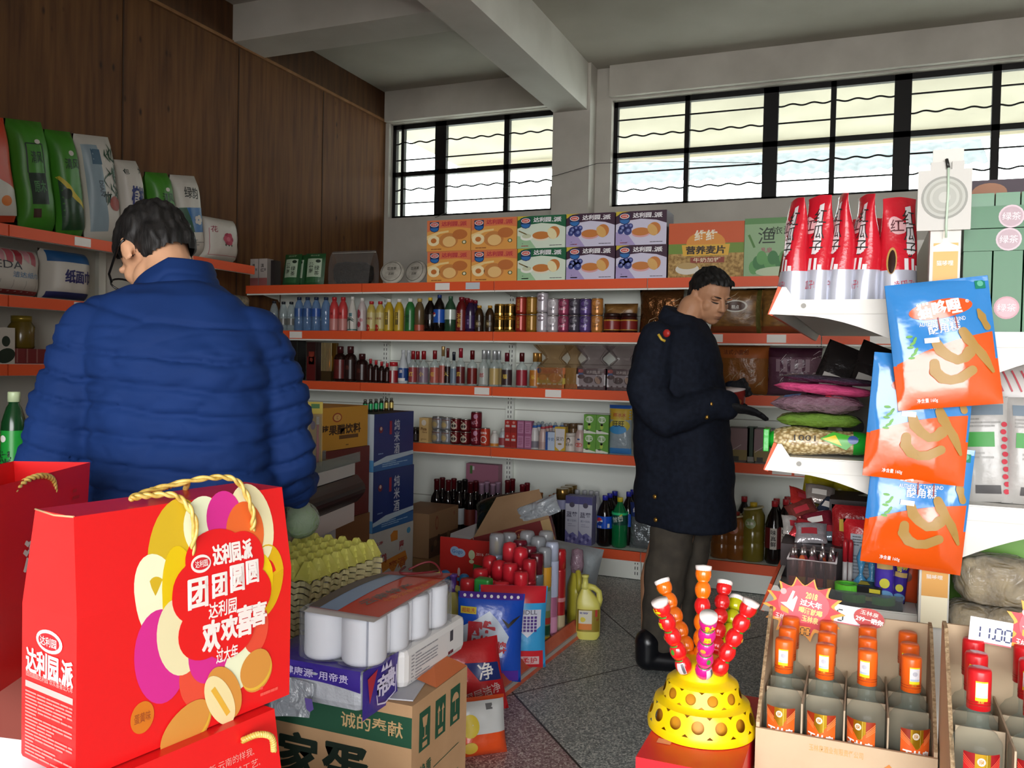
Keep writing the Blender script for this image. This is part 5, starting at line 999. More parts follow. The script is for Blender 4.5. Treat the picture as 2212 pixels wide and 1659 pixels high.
xcarton('liquor_carton', 'navy liquor carton with white vertical lettering, on top of its stack', 4.08, 4.525, .680, 1.0, '#1b2f6a', sake, gp='navy liquor cartons', top=M('#12161f', .6))
xcarton('liquor_carton', 'navy liquor carton with white vertical lettering, between its twin and the white carton', 4.08, 4.54, .338, .678, '#1b2f6a', sake, gp='navy liquor cartons')
def crane(mb, F, L, R, T, w, d, h):
    r_ = M('#96242a', .5); o_ = M('#c07a30', .5)
    mb.text(F, '慶', w*.70, h*.64, h*.17, r_, 1); mb.text(F, '鶴', w*.28, h*.52, h*.17, r_, 1); mb.text(F, '大', w*.2, h*.2, h*.17, r_, 1); mb.text(F, '火', w*.05, h*.18, h*.14, r_, 1); mb.text(F, '麥酒', w*.60, h*.34, h*.17, M('#a04a2c'), 2, w=w*.42)
    mb.poly(F, [(w*.2, h*.46), (w*.8, h*.52), (w*.86, h*.36), (w*.7, h*.22), (w*.62, h*.34), (w*.5, h*.2), (w*.4, h*.32), (w*.25, h*.28)], o_, 1); mb.poly(F, [(w*.42, h*.88), (w*.5, h*.94), (w*.6, h*.92), (w*.6, h*.76), (w*.44, h*.76)], o_, 1); mb.oval(F, w*.88, h*.86, w*.05, h*.055, M('#4a90b8'), 1); mb.text(F, '云南', w*.15, h*.8, h*.06, r_, 1, w=w*.2); mb.rect(F, 0, 0, w, h*.08, M('#34503c'), 1); blurb(mb, F, w*.5, w*.95, h*.1, h*.15, 1, M('#55524e'), 2)
xcarton('liquor_carton', 'white liquor carton with red characters and an orange horse mark, at the stack\'s foot', 4.08, 4.545, .0, .336, '#b4b3ae', crane)
for k in range(6):
    q = (BX-.11, 4.16+.058*k, 1.003); t = thing('liquor_vial', 'slim capped vial on the navy carton, %s from the yellow carton' % ORD[k], 'bottle', q, group='slim vials on the navy carton')
    mb = MB(); mb.lathe([(.012, 0), (.013, .01), (.013, .05), (.008, .06), (.008, .07)], M('#18281e' if k < 4 else '#3a3018', .15, 0, .7), 12); mb.build('body', t); mb = MB(); mb.lathe([(.0135, .015), (.0135, .048)], M('#2a9a5c' if k < 4 else '#b8a45a', .25, .3), 12, cap=False); mb.build('label', t); mb = MB(); mb.lathe([(.009, .060), (.009, .074), (.001, .075)], M('#6a6a62', .3, .6), 10); mb.build('cap', t)
def apple(mb, F, L, R, T, w, d, h):
    k_ = M('#3a2410', .5); mb.oval(F, w*.38, h*.76, w*.09, h*.11, M('#8e3a20'), 1); mb.oval(F, w*.38, h*.76, w*.07, h*.08, M('#c9a05a'), 2); mb.text(F, '汇', w*.38, h*.76, h*.09, M('#8e3a20'), 3)
    mb.text(F, '苹果醋饮料', w*.46, h*.47, h*.24, k_, 1, w=w*.78, bold=.04); mb.rect(F, w*.42, h*.24, w*.80, h*.33, M('#5a3a18'), 1); blurb(mb, F, w*.55, w*.95, h*.06, h*.12, 1, M('#6a4a1c'), 4)
xcarton('vinegar_drink_carton', 'yellow drink carton with brown lettering, on the dark red carton', 3.57, 4.045, .832, 1.052, '#b8862c', apple, x=-2.52)
xcarton('plain_carton', 'plain dark red carton between the yellow and the brown one', 3.60, 4.06, .462, .830, '#5e2420', None, x=-2.515)
xcarton('plain_carton', 'plain brown carton under the dark red one, beside the counter', 3.62, 4.065, .21, .460, '#7a5232', None, x=-2.51)
xcarton('plain_carton', 'plain brown carton on the floor at the foot of the yellow stack', 3.62, 4.065, .0, .208, '#72492c', None, x=-2.51)
def brownart(mb, F, L, R, T, w, d, h): mb.rect(F, 0, 0, w, h*.45, M('#4a3426', .6), 1); [mb.oval(F, w*(.1+.11*k), h*(.2+.1*(k % 3)), w*.05, h*.08, M('#6a5238' if k % 2 else '#33241a', .6), 2) for k in range(8)]; mb.oval(F, w*.25, h*.75, w*.05, h*.16, M('#7a3a24'), 1); mb.oval(F, w*.25, h*.75, w*.03, h*.11, M('#8d6a48'), 2); mb.text(F, '核', w*.85, h*.85, h*.1, M('#7a3a24'), 2)
xcarton('nut_carton', 'brown carton printed with nuts, beside the navy stack', 4.60, 5.00, .10, .372, '#8a6a4c', brownart, x=-2.42, d=.28)
xcarton('plain_carton', 'low brown carton under the nut printed carton', 4.58, 5.01, .0, .098, '#83623f', None, x=-2.40, d=.30)
# ================================================================== FLOOR-LEVEL GOODS IN THE MIDDLE
def pulp(): return noisy('tray_pulp', '#c6bd8c', '#dcd4a4', 40, .85, bump=.2)
py_ = noisy('tray_pulp_yellow', '#c4c058', '#cfcb6c', 30, .8, bump=.15)
# egg trays: 5 x 7 pockets
ex, ey = -1.425, 2.0; EW, EL = .27, .385
def tray_surface(nu=5, nv=8):
    def fn(u, v):
        a = (u*nu) % 1-.5; b = (v*nv) % 1-.5; r_ = max(abs(a), abs(b))
        return (-EW*(1-u), v*EL, .050*max(0, min(1, (.5-r_)/.36)))
    return fn
carton('plain_carton', 'plain carton under the stack of yellow egg trays', 'carton', (ex-EW/2, ey+EL/2, 0), .28, .38, .265, M('#8a6a48', .7))
NT = 24
for k in range(NT):
    z = .272+k*.0175; top = k == NT-1
    mb = MB()
    if top: mb.grid(tray_surface(), 40, 64, py_, smooth=False)
    m_ = py_ if top else pulp()
    o = len(mb.v); pts = []
    for s_, (n, f) in enumerate(((44, lambda q: (-EW*(1-q), 0)), (60, lambda q: (0, q*EL)), (44, lambda q: (-EW*q, EL)), (60, lambda q: (-EW, EL*(1-q))))):
        cyc = 5 if s_ % 2 == 0 else 8
        for i in range(n):
            q = i/n; x, y = f(q); wv = abs(math.sin(PI*q*cyc)); ins = .009*wv+.0015*((k*7+i) % 3)
            cx_, cy_ = -EW/2, EL/2; x += math.copysign(ins, cx_-x); y += math.copysign(ins, cy_-y); pts.append((x, y, .006*wv))
    n = len(pts); vs = [(x, y, w_-.009) for x, y, w_ in pts]+[(x, y, w_+.005) for x, y, w_ in pts]+[(x*.9-EW*.05, y*.9+EL*.05, .004) for x, y, w_ in pts]
    fs = [(i, (i+1) % n, n+(i+1) % n, n+i) for i in range(n)]+[(n+i, n+(i+1) % n, 2*n+(i+1) % n, 2*n+i) for i in range(n)]
    mb.add(vs, fs, m_, False)
    if top or k == 0:
        if k == 0: proto_tray = None
        o_ = mb.build('egg_tray', None, (ex, ey, z))
        if k == 0: proto_tray = o_
    else:
        o_ = proto_tray.copy(); C.objects.link(o_); o_.location = (ex+.002*math.sin(k*2.1), ey+.003*math.cos(k*1.7), z)
    tag(o_, 'yellow green pulp egg tray with raised cones, topmost of the tray stack' if top else 'buff pulp egg tray, %s beneath the yellow green top tray' % ORD[NT-2-k], 'egg tray', 'stacked egg trays')
t = thing('wrapped_cabbage', 'green vegetable head in clear film on the egg trays, beside the counter', 'vegetable', at(648, 1163, d=2.74))
mb = MB(); mb.grid(lambda u, v: (.055*math.sin(PI*v)*math.cos(2*PI*u)*(1+.06*math.sin(6*PI*u)), .055*math.sin(PI*v)*math.sin(2*PI*u)*(1+.06*math.sin(6*PI*u)), .055-.055*math.cos(PI*v)), 30, 16, noisy('cabbage_green', '#5d8a52', '#9dbd8a', 12, .5), wrap=True); mb.build('leaves', t)
mb = MB(); mb.grid(lambda u, v: (.062*math.sin(PI*v)*math.cos(2*PI*u), .062*math.sin(PI*v)*math.sin(2*PI*u), .060-.060*math.cos(PI*v)), 24, 14, film('#dfe8df', .72, .08, crinkle=.6), wrap=True); mb.build('clear_film', t)

# egg carton with its open flaps
kraft = noisy('kraft_board', '#a98560', '#b8946e', 5, .8, bump=.03); kraft_in = noisy('kraft_board_inside', '#b29877', '#bfa684', 4, .85, bump=.03); dgreen = M('#1d4a34', .6)
CX1, CY0, CZT = -.948, 1.735, .50
t = thing('egg_carton', 'open brown egg carton with green print, under the toilet rolls', 'carton', (CX1, CY0, 0))
mb = MB(); mb.box((-.215, .148, CZT/2), (.43, .296, CZT), kraft)
F = lambda u, v, e=1: (u-.48, -.0006*e, v); R = lambda u, v, e=1: (.0006*e, u, v)
mb.rect(F, .0, CZT-.10, .48, CZT-.028, dgreen, 1); mb.text(F, '诚的奉献', .372, CZT-.062, .038, M('#b8986a', .6), 2, w=.17); mb.text(F, '蛋', .300, CZT-.185, .12, M('#16241a', .6), 2, bold=.03); mb.text(F, '家', .165, CZT-.18, .12, M('#16241a', .6), 2, bold=.03)
for k in range(3):
    u0 = .035+.082*k; mb.rect(R, u0, CZT-.125, u0+.055, CZT-.03, dgreen, 1); uu = u0+.0275
    if k == 0: mb.poly(R, [(uu-.014, CZT-.045), (uu+.014, CZT-.045), (uu+.008, CZT-.07), (uu-.008, CZT-.07)], kraft, 2); mb.rect(R, uu-.002, CZT-.095, uu+.002, CZT-.07, kraft, 2); mb.rect(R, uu-.01, CZT-.098, uu+.01, CZT-.094, kraft, 2)
    if k == 1: [(mb.rect(R, uu+s_-.003, CZT-.095, uu+s_+.003, CZT-.06, kraft, 2), mb.poly(R, [(uu+s_-.008, CZT-.062), (uu+s_+.008, CZT-.062), (uu+s_, CZT-.046)], kraft, 3)) for s_ in (-.011, .011)]
    if k == 2: mb.oval(R, uu, CZT-.066, .019, .02, kraft, 2, 0, 14, 0, 180); mb.rect(R, uu-.0015, CZT-.097, uu+.0015, CZT-.066, kraft, 2)
    mb.rect(R, uu-.012, CZT-.118, uu+.012, CZT-.106, kraft, 2)
for k, s_ in enumerate(('净重', '皮重')): mb.text(R, s_, .07, CZT-.175-.065*k, .035, dgreen, 2, w=.055); mb.line(R, [(.11, CZT-.19-.065*k), (.25, CZT-.185-.065*k)], .002, dgreen, 2)
mb.rect(R, .15, 0.1, .29, CZT-.27, dgreen, 1)
mb.build('body', t)
mb = MB(); fl = M('#c4693a', .7)
mb.add([(.0, .12, CZT+.002), (.0, .294, CZT+.002), (-.10, .29, CZT+.030), (-.10, .14, CZT+.014)], [(0, 1, 2, 3), (3, 2, 1, 0)], fl); mb.build('orange_flap', t)
mb = MB(); mb.box((-.07, .11, CZT+.003), (.13, .17, .003), M('#b5b6bc', .6), xf=xf(rz=rad(14))); tag(mb.build('paper_sheet', None, (CX1, CY0, 0)), 'crumpled white paper sheet on the egg carton edge, under the purple pack', 'paper')

# toilet roll packs
tp = M('#e6e6e6', .55); tpf = film('#eceef2', .93, .15, crinkle=.5)
def rolls(name, lb, loc, nx, ny, r, h, core=False, art=None):
    t = thing(name, lb, 'toilet roll pack', loc)
    for j in range(ny):
        for i in range(nx):
            mb = MB(); mb.lathe([(r*.90, 0), (r*.985, .006), (r, .012), (r*.992, h*.5), (r, h-.012), (r*.985, h-.006), (r*.90, h), (.0, h)], tp, 22); mb.build('toilet_roll', t, ((i+.5)*2*r, (j+.5)*2*r, 0))
    W, D = nx*2*r, ny*2*r; mb = MB()
    def outline(q):
        P_ = []; 
        for s_, (n, f) in enumerate(((nx, lambda a: (a*W, 0, 0, -1)), (ny, lambda a: (W, a*D, 1, 0)), (nx, lambda a: (W*(1-a), D, 0, 1)), (ny, lambda a: (0, D*(1-a), -1, 0)))):
            for i in range(n*8): a = i/(n*8); x, y, nxx, nyy = f(a); bul = .35*r*(1-abs(math.sin(PI*a*n))**.7); P_.append((x-nxx*(bul-.003), y-nyy*(bul-.003)))
        return P_
    ol = outline(0); n = len(ol); zs = [.0, .01, h*.3, h*.5, h*.7, h-.008, h+.003]
    mb.add([(x, y, z) for z in zs for x, y in ol], [(j*n+i, j*n+(i+1) % n, (j+1)*n+(i+1) % n, (j+1)*n+i) for j in range(len(zs)-1) for i in range(n)], tpf, True)
    mb.add([(x, y, h+.003) for x, y in ol], [tuple(range(n))], film('#e4e6e9', .80, .2, crinkle=.4))
    mb.build('clear_film', t)
    if art: art(mb, t)
    return t
rolls('toilet_roll_pack', 'film wrapped pack of white toilet rolls with a paper bag lying on it', (-1.212, 1.645, .604), 2, 4, .052, .108)
t = thing('toilet_roll_pack', 'printed white toilet roll pack under the clear wrapped one', 'toilet roll pack', (-1.035, 1.80, .503))
mb = MB(); mb.box((-.07, .17, .049), (.20, .34, .098), M('#cfcdcb', .5), bev=.018); mb.build('wrapper', t)
mb = MB(); R = lambda u, v, e=1: (.0304+.0006*e, u, v); blurb(mb, R, .05, .17, .01, .082, 9, M('#8a8a90'), 5, 1, .35); blurb(mb, R, .03, .045, .01, .08, 8, M('#8a8a90'), 6, 1, .35); mb.rect(R, .24, .05, .258, .078, M('#45434a'), 1); blurb(mb, R, .23, .31, .012, .03, 1, M('#6a2a34'), 7, 1); mb.build('print', t)
# purple tissue pack in front
t = thing('tissue_pack', 'purple topped clear tissue pack in front, under the toilet rolls', 'tissue pack', (-1.022, 1.635, .503), rad(0))
pur = M('#3a2a86', .35, 0, .5, bump=.15, bscale=18)
mb = MB(); W_, D_, H_ = .28, .155, .096
mb.box((-W_/2, D_/2, H_/2), (W_, D_, H_), M('#a9adb4', .3, 0, .6, bump=.4, bscale=30), bev=.02); mb.build('tissue', t)
mb = MB()
mb.grid(lambda u, v: (-W_*(1-u)-.002, -.003-.004*math.sin(9*u)*math.sin(PI*v), .048+.012*math.sin(3*u)+(H_+.003-.048-.012*math.sin(3*u))*v), 18, 6, pur)
mb.grid(lambda u, v: (-W_*(1-u)-.002, -.003+(D_+.003)*v, H_+.003+.004*math.sin(7*u)*math.sin(PI*v)), 18, 10, pur)
mb.grid(lambda u, v: (.004+.005*math.sin(5*u)*math.sin(PI*v), -.003+(D_+.004)*u, -.012+(H_+.015)*v), 14, 8, pur)
f = lambda u, v, e=1: (-W_+u, -.009-.0006*e, v); mb.text(f, '健康源  用帝贵', W_*.58, .078, .020, M('#b9b2d6'), 1, w=W_*.62)
R = lambda u, v, e=1: (.0095+.0006*e, u, v); mb.poly(R, [(.008, .08), (.05, .09), (.018, .02)], M('#a82a3a'), 1); mb.text(R, '帝', .075, .045, .05, M('#c9c4dc'), 1, w=.05, bold=.03); mb.text(R, '贵', .112, .05, .05, M('#c9c4dc'), 1, w=.035, bold=.03); mb.poly(R, [(.065, .078), (.075, .094), (.082, .08), (.09, .096), (.098, .08), (.11, .094), (.114, .078)], M('#c9c4dc'), 1)
mb.line(R, [(.048, .03), (.052, .008), (.085, .0), (.132, .012), (.136, .075)], .004, M('#c9c4dc'), 1)
mb.build('purple_band', t)
mb = MB(); mb.grid(lambda u, v: (-W_*(.98-.55*u), -.006-.02*v-.01*math.sin(3*u), .052+.010*math.sin(3*u)-.10*v*(1-.3*u)), 12, 6, film('#9ea3ab', .35, .15, crinkle=.6)); f = lambda u, v, e=1: (u, -.032-.001*e, v)
mb.poly(f, [(-.125, .005), (-.115, .0), (-.105, .008), (-.11, .03), (-.13, .03)], M('#5a4a8e'), 1); mb.build('film_tail', t)
# paper bag lying on the rolls
t = thing('paper_gift_bag', 'flat red and blue paper bag with a dark red cord, lying on the toilet rolls', 'bag', (-1.19, 1.66, .718), rad(0))
mb = MB(); BW, BL = .19, .37
top_ = lambda u, v: (.004+BW*u+.03*v*0, .0+BL*v, .004+.012*math.sin(PI*v)*(1-u)+.016*u*v)
mred = M('#b8402a', .4)
mb.grid(lambda u, v: top_(u, v), 12, 12, mred); f = lambda u, v, e=1: (lambda p: (p[0], p[1], p[2]+.001*e))(top_(u/BW, v/BL))
mb.rect(f, 0, .0, BW*.42, BL*.86, M('#7f93ad', .4), 1, 8, 12); mb.rect(f, BW*.0, 0, BW*.16, BL*.9, M('#5a5046', .5), 2, 4, 12); mb.rect(f, 0, BL*.86, BW, BL, M('#8e241c', .4), 2, 8, 3); mb.text(f, '云南特产', BW*.66, BL*.40, .035, M('#6a5a54'), 2, w=.19, rot=80, bold=.02); mb.text(f, '七彩云南欢迎您', BW*.86, BL*.52, .022, M('#c9762c'), 2, w=.2, rot=80)
mb.build('front_sheet', t)
mb = MB(); mb.grid(lambda u, v: (top_(u, v*.9)[0], top_(u, v*.9)[1]-.022, top_(u, v*.9)[2]-.006), 10, 10, M('#c9c6c2', .5)); mb.build('back_sheet', t)
mb = MB(); cord = M('#5a1218', .6); mb.tube([(BW*.30+.10*k/14, BL*.93-.10*math.sin(PI*k/14)+.015, .026+.01*math.sin(PI*k/14)) for k in range(15)], .003, cord, 6); mb.tube([(BW*.38+.10*k/14, BL*.95+.03*math.sin(PI*k/14), .022+.02*math.sin(PI*k/14)) for k in range(15)], .003, cord, 6); mb.build('cord_handle', t)

# low floor display with a red edge: detergents and aerosols
t = thing('low_display_shelf', 'low floor shelf with a worn red edge, holding detergents and aerosols', 'shelving', (0, 0, 0))
e0, e1 = Vector((-1.29, 2.50, 0)), Vector((-1.225, 3.90, 0))
mb = MB(); mb.add([(e0.x, e0.y, .03), (e1.x, e1.y, .03), (e1.x-.45, e1.y+.02, .03), (e0.x-.40, e0.y, .03), (e0.x, e0.y, .0), (e1.x, e1.y, .0), (e1.x-.45, e1.y+.02, 0), (e0.x-.40, e0.y, 0)], [(0, 1, 2, 3), (4, 5, 1, 0), (7, 3, 2, 6), (4, 0, 3, 7), (5, 6, 2, 1)], M('#b3aca4', .6)); mb.build('deck', t)
mb = MB(); rr_ = noisy('worn_red_edge', '#b85038', '#c86a50', 12, .5, bump=.05)
mb.add([(e0.x+.006, e0.y, 0), (e1.x+.006, e1.y, 0), (e1.x-.028, e1.y, .075), (e0.x-.028, e0.y, .075), (e0.x-.012, e0.y, 0), (e1.x-.012, e1.y, 0), (e1.x-.04, e1.y, .072), (e0.x-.04, e0.y, .072)], [(0, 1, 2, 3), (4, 7, 6, 5), (3, 2, 6, 7), (0, 3, 7, 4), (1, 5, 6, 2)], rr_); mb.build('price_strip', t)
DZ = .032
def eagle(mb, f, w_, h_):
    mb.rect(f, -w_*.48, h_*.93, w_*.48, h_, M('#4a2a8a', .3), 1, 12, 1); [mb.oval(f, (-.4+.1*k)*w_, h_*.962, .006, .006, inkw, 2) for k in range(9)]
    mb.poly(f, [(-w_*.42, h_*.30), (w_*.20, h_*.30), (w_*.30, h_*.52), (w_*.12, h_*.70), (-w_*.02, h_*.80), (-w_*.22, h_*.70), (-w_*.42, h_*.62)], M('#b4c0d0', .3), 1)
    mb.rect(f, -w_*.46, h_*.76, -w_*.22, h_*.84, M('#c9b83a', .3), 2, 3, 1); mb.text(f, '超能洗', -w_*.34, h_*.80, .018, M('#a8342c'), 3, w=w_*.2); mb.text(f, '雕', -w_*.14, h_*.52, h_*.34, M('#b82430'), 3, bold=.03); mb.text(f, '牌', w_*.18, h_*.40, h_*.13, M('#b82430'), 3, bold=.03)
    mb.line(f, [(w_*.18, h_*.72), (w_*.28, h_*.64), (w_*.36, h_*.70), (w_*.46, h_*.76)], [.002, .018, .012, .002], M('#2c2620'), 3); mb.text(f, '除菌', w_*.02, h_*.23, h_*.12, M('#24389a'), 3, w=w_*.4, bold=.03)
    mb.rect(f, -w_*.4, 0.02*h_, w_*.46, h_*.14, M('#55309a', .3), 2, 12, 2); [mb.oval(f, (-.05+.05*k)*w_, h_*.08, .012, .02, M('#a58ac8'), 3, -20+12*k) for k in range(5)]
pk_ = dict(crink=.14)
pillow('detergent_bag', 'bright blue washing powder bag with red lettering and an eagle, at the front', 'bag', tuple(at(1052, 1470, z=DZ)), .27, .345, .09, M('#1c4cb4', .25, 0, .6, bump=.25, bscale=14), eagle, parent_rot=(rad(-8), rad(2), rad(24)), seed=41)
def tide(mb, f, w_, h_):
    mb.rect(f, -w_*.48, h_*.80, w_*.48, h_, M('#c22530', .3), 1, 12, 2); mb.rect(f, -w_*.46, 0, w_*.46, h_*.22, M('#c4262e', .3), 1, 12, 2); mb.poly(f, [(w_*.02, h_*.72), (w_*.42, h_*.72), (w_*.42, h_*.52), (w_*.22, h_*.38), (w_*.02, h_*.52)], M('#c4c4d0', .3), 1)
    for i in range(5):
        for j in range(5): mb.rect(f, w_*(.10+.055*i), h_*(.45+.04*j), w_*(.14+.055*i), h_*(.48+.04*j), M('#4a2c7a'), 2)
    mb.text(f, 'KIDLL', w_*.22, h_*.69, .018, M('#5a5a6a'), 2, w=w_*.28); mb.rect(f, w_*.0, h_*.05, w_*.40, h_*.15, M('#c9a8a8'), 2); mb.text(f, '绿柔护', w_*.2, h_*.10, .026, M('#b8242c'), 3, w=w_*.34)
pillow('detergent_bag', 'light blue washing powder bag with a red top, behind the eagle bag', 'bag', tuple(at(1104, 1440, z=DZ)), .29, .335, .08, M('#3a9ad0', .25, 0, .6, bump=.25, bscale=14), tide, parent_rot=(rad(-6), rad(1), rad(26)), seed=43)
def redbag(mb, f, w_, h_): mb.poly(f, [(-w_*.1, h_*.74), (w_*.44, h_*.66), (w_*.46, h_*.42), (w_*.1, h_*.46)], M('#22306a', .3), 1); mb.text(f, '净', w_*.22, h_*.58, .06, inkw, 2); mb.text(f, '深层洁净', w_*.12, h_*.30, .036, M('#cfa8a4'), 2, w=w_*.6, rot=8); mb.text(f, '去渍', w_*.14, h_*.20, .022, M('#cfa8a4'), 2, rot=8)
pillow('detergent_bag', 'red washing powder bag leaning by the egg carton', 'bag', tuple(at(1030, 1545, z=DZ)), .24, .26, .08, M('#b82026', .25, 0, .6, bump=.25, bscale=14), redbag, parent_rot=(rad(-12), rad(-8), rad(38)), seed=45)
def orangebag(mb, f, w_, h_): mb.rect(f, -w_*.46, h_*.40, w_*.46, h_*.95, M('#b9bab8', .3), 1, 12, 5); mb.oval(f, -w_*.2, h_*.55, w_*.16, h_*.2, M('#c9b02c'), 2); mb.rect(f, w_*.1, h_*.80, w_*.22, h_*.9, M('#5a5a5a'), 2); mb.oval(f, -w_*.2, h_*.18, w_*.12, h_*.1, M('#c9a83a'), 2)
pillow('snack_bag', 'orange and white bag standing on the floor beside the egg carton', 'bag', tuple(at(1034, 1632, z=0)), .20, .185, .10, M('#d24a1c', .25, 0, .6, bump=.25, bscale=14), orangebag, parent_rot=(rad(-14), 0, rad(42)), seed=47)
# aerosols: cans seen across the tall rows
def aerosol(x, y, r, h, lb, body, capc, cap_h=.07, clear=False, marks=None, bands=(), gp='aerosol cans on the low shelf', slanted=False):
    t = thing('aerosol_can', lb, 'aerosol can', (x, y, DZ), 0, gp)
    mb = MB(); hb = h-cap_h; mb.lathe([(r*.94, 0), (r, .006), (r, hb-.012), (r*.8, hb)], body, 18, mats=None); mb.build('body', t)
    mb = MB(); f = cyl(r*1.006, .0008); mb.lathe([(r*1.004, .02), (r*1.004, hb-.015)], body, 18, cap=False)
    for z0, z1, c in bands: mb.rect(lambda u, v, e=1: f(u, v, e), -r*2.2, z0*hb, r*2.2, z1*hb, M(c, .3), 1, 14, 1)
    if marks: marks(mb, f, r, hb)
    mb.build('label', t)
    mb = MB()
    if clear: mb.lathe([(r*.98, hb-.004), (r*.98, h-.012), (r*.8, h), (.001, h+.001)], film('#cfd2d6', .66, .08), 18); mb.lathe([(r*.3, hb), (r*.3, hb+cap_h*.6), (.001, hb+cap_h*.62)], M(capc, .4), 10)
    elif slanted: mb.lathe([(r*1.0, hb-.004), (r*.98, h-.03), (r*.80, h-.008), (.001, h)], M(capc, .22, 0, .6), 18)
    else: mb.lathe([(r*1.0, hb-.004), (r*.99, h-.012), (r*.85, h), (.001, h)], M(capc, .22, 0, .6), 18)
    mb.build('cap', t); return t
AR = [  # front row along the red edge, from near to far
    (-1.325, 3.36, '#a8242c', '#c02430', .385, 0, 'red aerosol can with a yellow button print, nearest the washing powder', (('.0', .0),)),
    (-1.322, 3.45, '#a8222c', '#a81e2a', .42, 0, 'slim red aerosol can, second along the red shelf edge', None), (-1.318, 3.53, '#6e7a80', '#5a1620', .43, 0, 'grey aerosol can with a maroon cap on the shelf edge', None),
    (-1.312, 3.615, '#7d8a5a', '#c9ccd0', .44, 1, 'yellow and green aerosol can under a clear cap', None), (-1.308, 3.70, '#b06a8a', '#a9b0c4', .45, 0, 'pink and lavender aerosol can with a pale blue cap', None), (-1.302, 3.79, '#a02024', '#a81c22', .40, 0, 'dark red aerosol can beside the yellow detergent bottle', None)]
BND = [[(.62, .98, '#b8242c'), (.10, .14, '#c9b02c'), (.3, .34, '#7d9a2c')], [(.0, .22, '#b0a08a'), (.5, .53, '#c9a8a0')], [(.55, .7, '#3a4a7a'), (.0, .12, '#b0a8a0'), (.3, .42, '#8a9aa4')], [(.75, 1, '#c9922c'), (.45, .7, '#8a9a94'), (.28, .36, '#a8342c'), (.14, .26, '#1f4a34'), (0, .12, '#c9a02c')], [(.55, 1, '#aab0c8'), (.1, .3, '#c98aa8')], [(0, .3, '#b0a080'), (.5, .56, '#b8787c')]]
for k, (x, y, b, c, h, cl, lb, _) in enumerate(AR): aerosol(x, y, .031, h, lb, M(b, .28, .2), c, .085, bool(cl), None, BND[k])
AR2 = [(-1.40, 3.42, '#c02430', .40), (-1.392, 3.52, '#c22632', .455), (-1.47, 3.36, '#c02430', .33), (-1.47, 3.46, '#b8202c', .40), (-1.465, 3.57, '#c8303a', .46), (-1.385, 3.61, '#6a1c2a', .44), (-1.54, 3.42, '#c02630', .36), (-1.545, 3.53, '#b8242c', .40), (-1.40, 3.33, '#c22a34', .34), (-1.455, 3.67, '#6a1c2a', .45), (-1.55, 3.31, '#b82a30', .34)]
for k, (x, y, c, h) in enumerate(AR2): aerosol(x, y, .034, h, '%s capped red aerosol can in the cluster, %s counted from the shelf edge' % ('maroon' if c == '#6a1c2a' else 'bright red', ORD[k]), M('#a8202a', .28, .2), c, .08, False, None, [], slanted=k in (1, 3, 4, 7))
for k, (x, y) in enumerate(((-1.56, 3.64), (-1.38, 3.71), (-1.455, 3.76), (-1.535, 3.73), (-1.375, 3.80))):
    aerosol(x, y, .036, .475-.01*(k % 2), 'pale aerosol can under a frosted clear cap, %s in the back group' % ORD[k], M('#9aa0b4', .3, .2), '#c9a02c' if k == 0 else '#c9ccd4', .09, True)
# children's drink and detergent bottles behind the toilet rolls
for k, (px, py, c) in enumerate(((962, 1232, '#2a78b4'), (1003, 1240, '#2a78b4'))):
    q = at(px, py, y=3.62); t = thing('cleaner_bottle', 'small bottle with a blue spray cap behind the toilet rolls, %s' % ('farther from the aerosols', 'nearer the aerosols')[k], 'bottle', (q.x, q.y, DZ), group='blue capped bottles'); hh = q.z-DZ
    mb = MB(); mb.lathe([(.028, 0), (.032, .01), (.032, hh*.6), (.014, hh*.72), (.014, hh*.8)], M('#4a3a6a', .3), 16); mb.build('body', t); mb = MB(); mb.lathe([(.022, hh*.76), (.024, hh*.8), (.022, hh*.97), (.012, hh)], M(c, .35), 14); mb.box((-.02, 0, hh*.9), (.03, .012, .014), M(c, .35)); mb.build('cap', t)
def jerry(name, lb, loc, w_, d_, h_, mat, capc, rz=0, lab=None, gp=None):
    """handled jug: oval body with a loop handle at its shoulder"""
    t = thing(name, lb, 'bottle', loc, rz, gp)
    mb = MB()
    def bd(u, v):
        a = 2*PI*u; sq = lambda q: math.copysign(abs(q)**.62, q); k = 1 if v < .68 else 1-.75*((v-.68)/.32)**1.4
        k *= min(1, .8+v*4); off = .30*w_*max(0, (v-.68)/.32)
        return (sq(math.cos(a))*w_/2*k-off*.5, sq(math.sin(a))*d_/2*(1 if v < .68 else 1-.55*((v-.68)/.32)), v*h_*.80)
    mb.grid(bd, 28, 16, mat, wrap=True); mb.add([bd(i/28, 0) for i in range(28)], [tuple(range(28))], mat); mb.build('body', t)
    mb = MB(); mb.tube([(w_*.40, 0, h_*.52), (w_*.47, 0, h_*.62), (w_*.42, 0, h_*.74), (w_*.22, 0, h_*.80), (w_*-.05, 0, h_*.82)], [.016, .015, .014, .014, .016], mat, 10); mb.build('handle', t)
    mb = MB(); mb.lathe([(.020, h_*.78), (.020, h_*.84), (.015, h_*.86), (.014, h_*.96), (.018, h_*.965), (.018, h_), (.001, h_)], M(capc, .35), 14, c=(-.15*w_, 0, 0)); mb.build('cap', t)
    if lab: mb = MB(); f = lambda u, v, e=1: (lambda p: (p[0]*1.012, p[1]*1.012-.0006*e, p[2]))(bd(.75+u, v)); lab(mb, f); mb.build('label', t)
    return t
ylw = M('#c9c25e', .35)
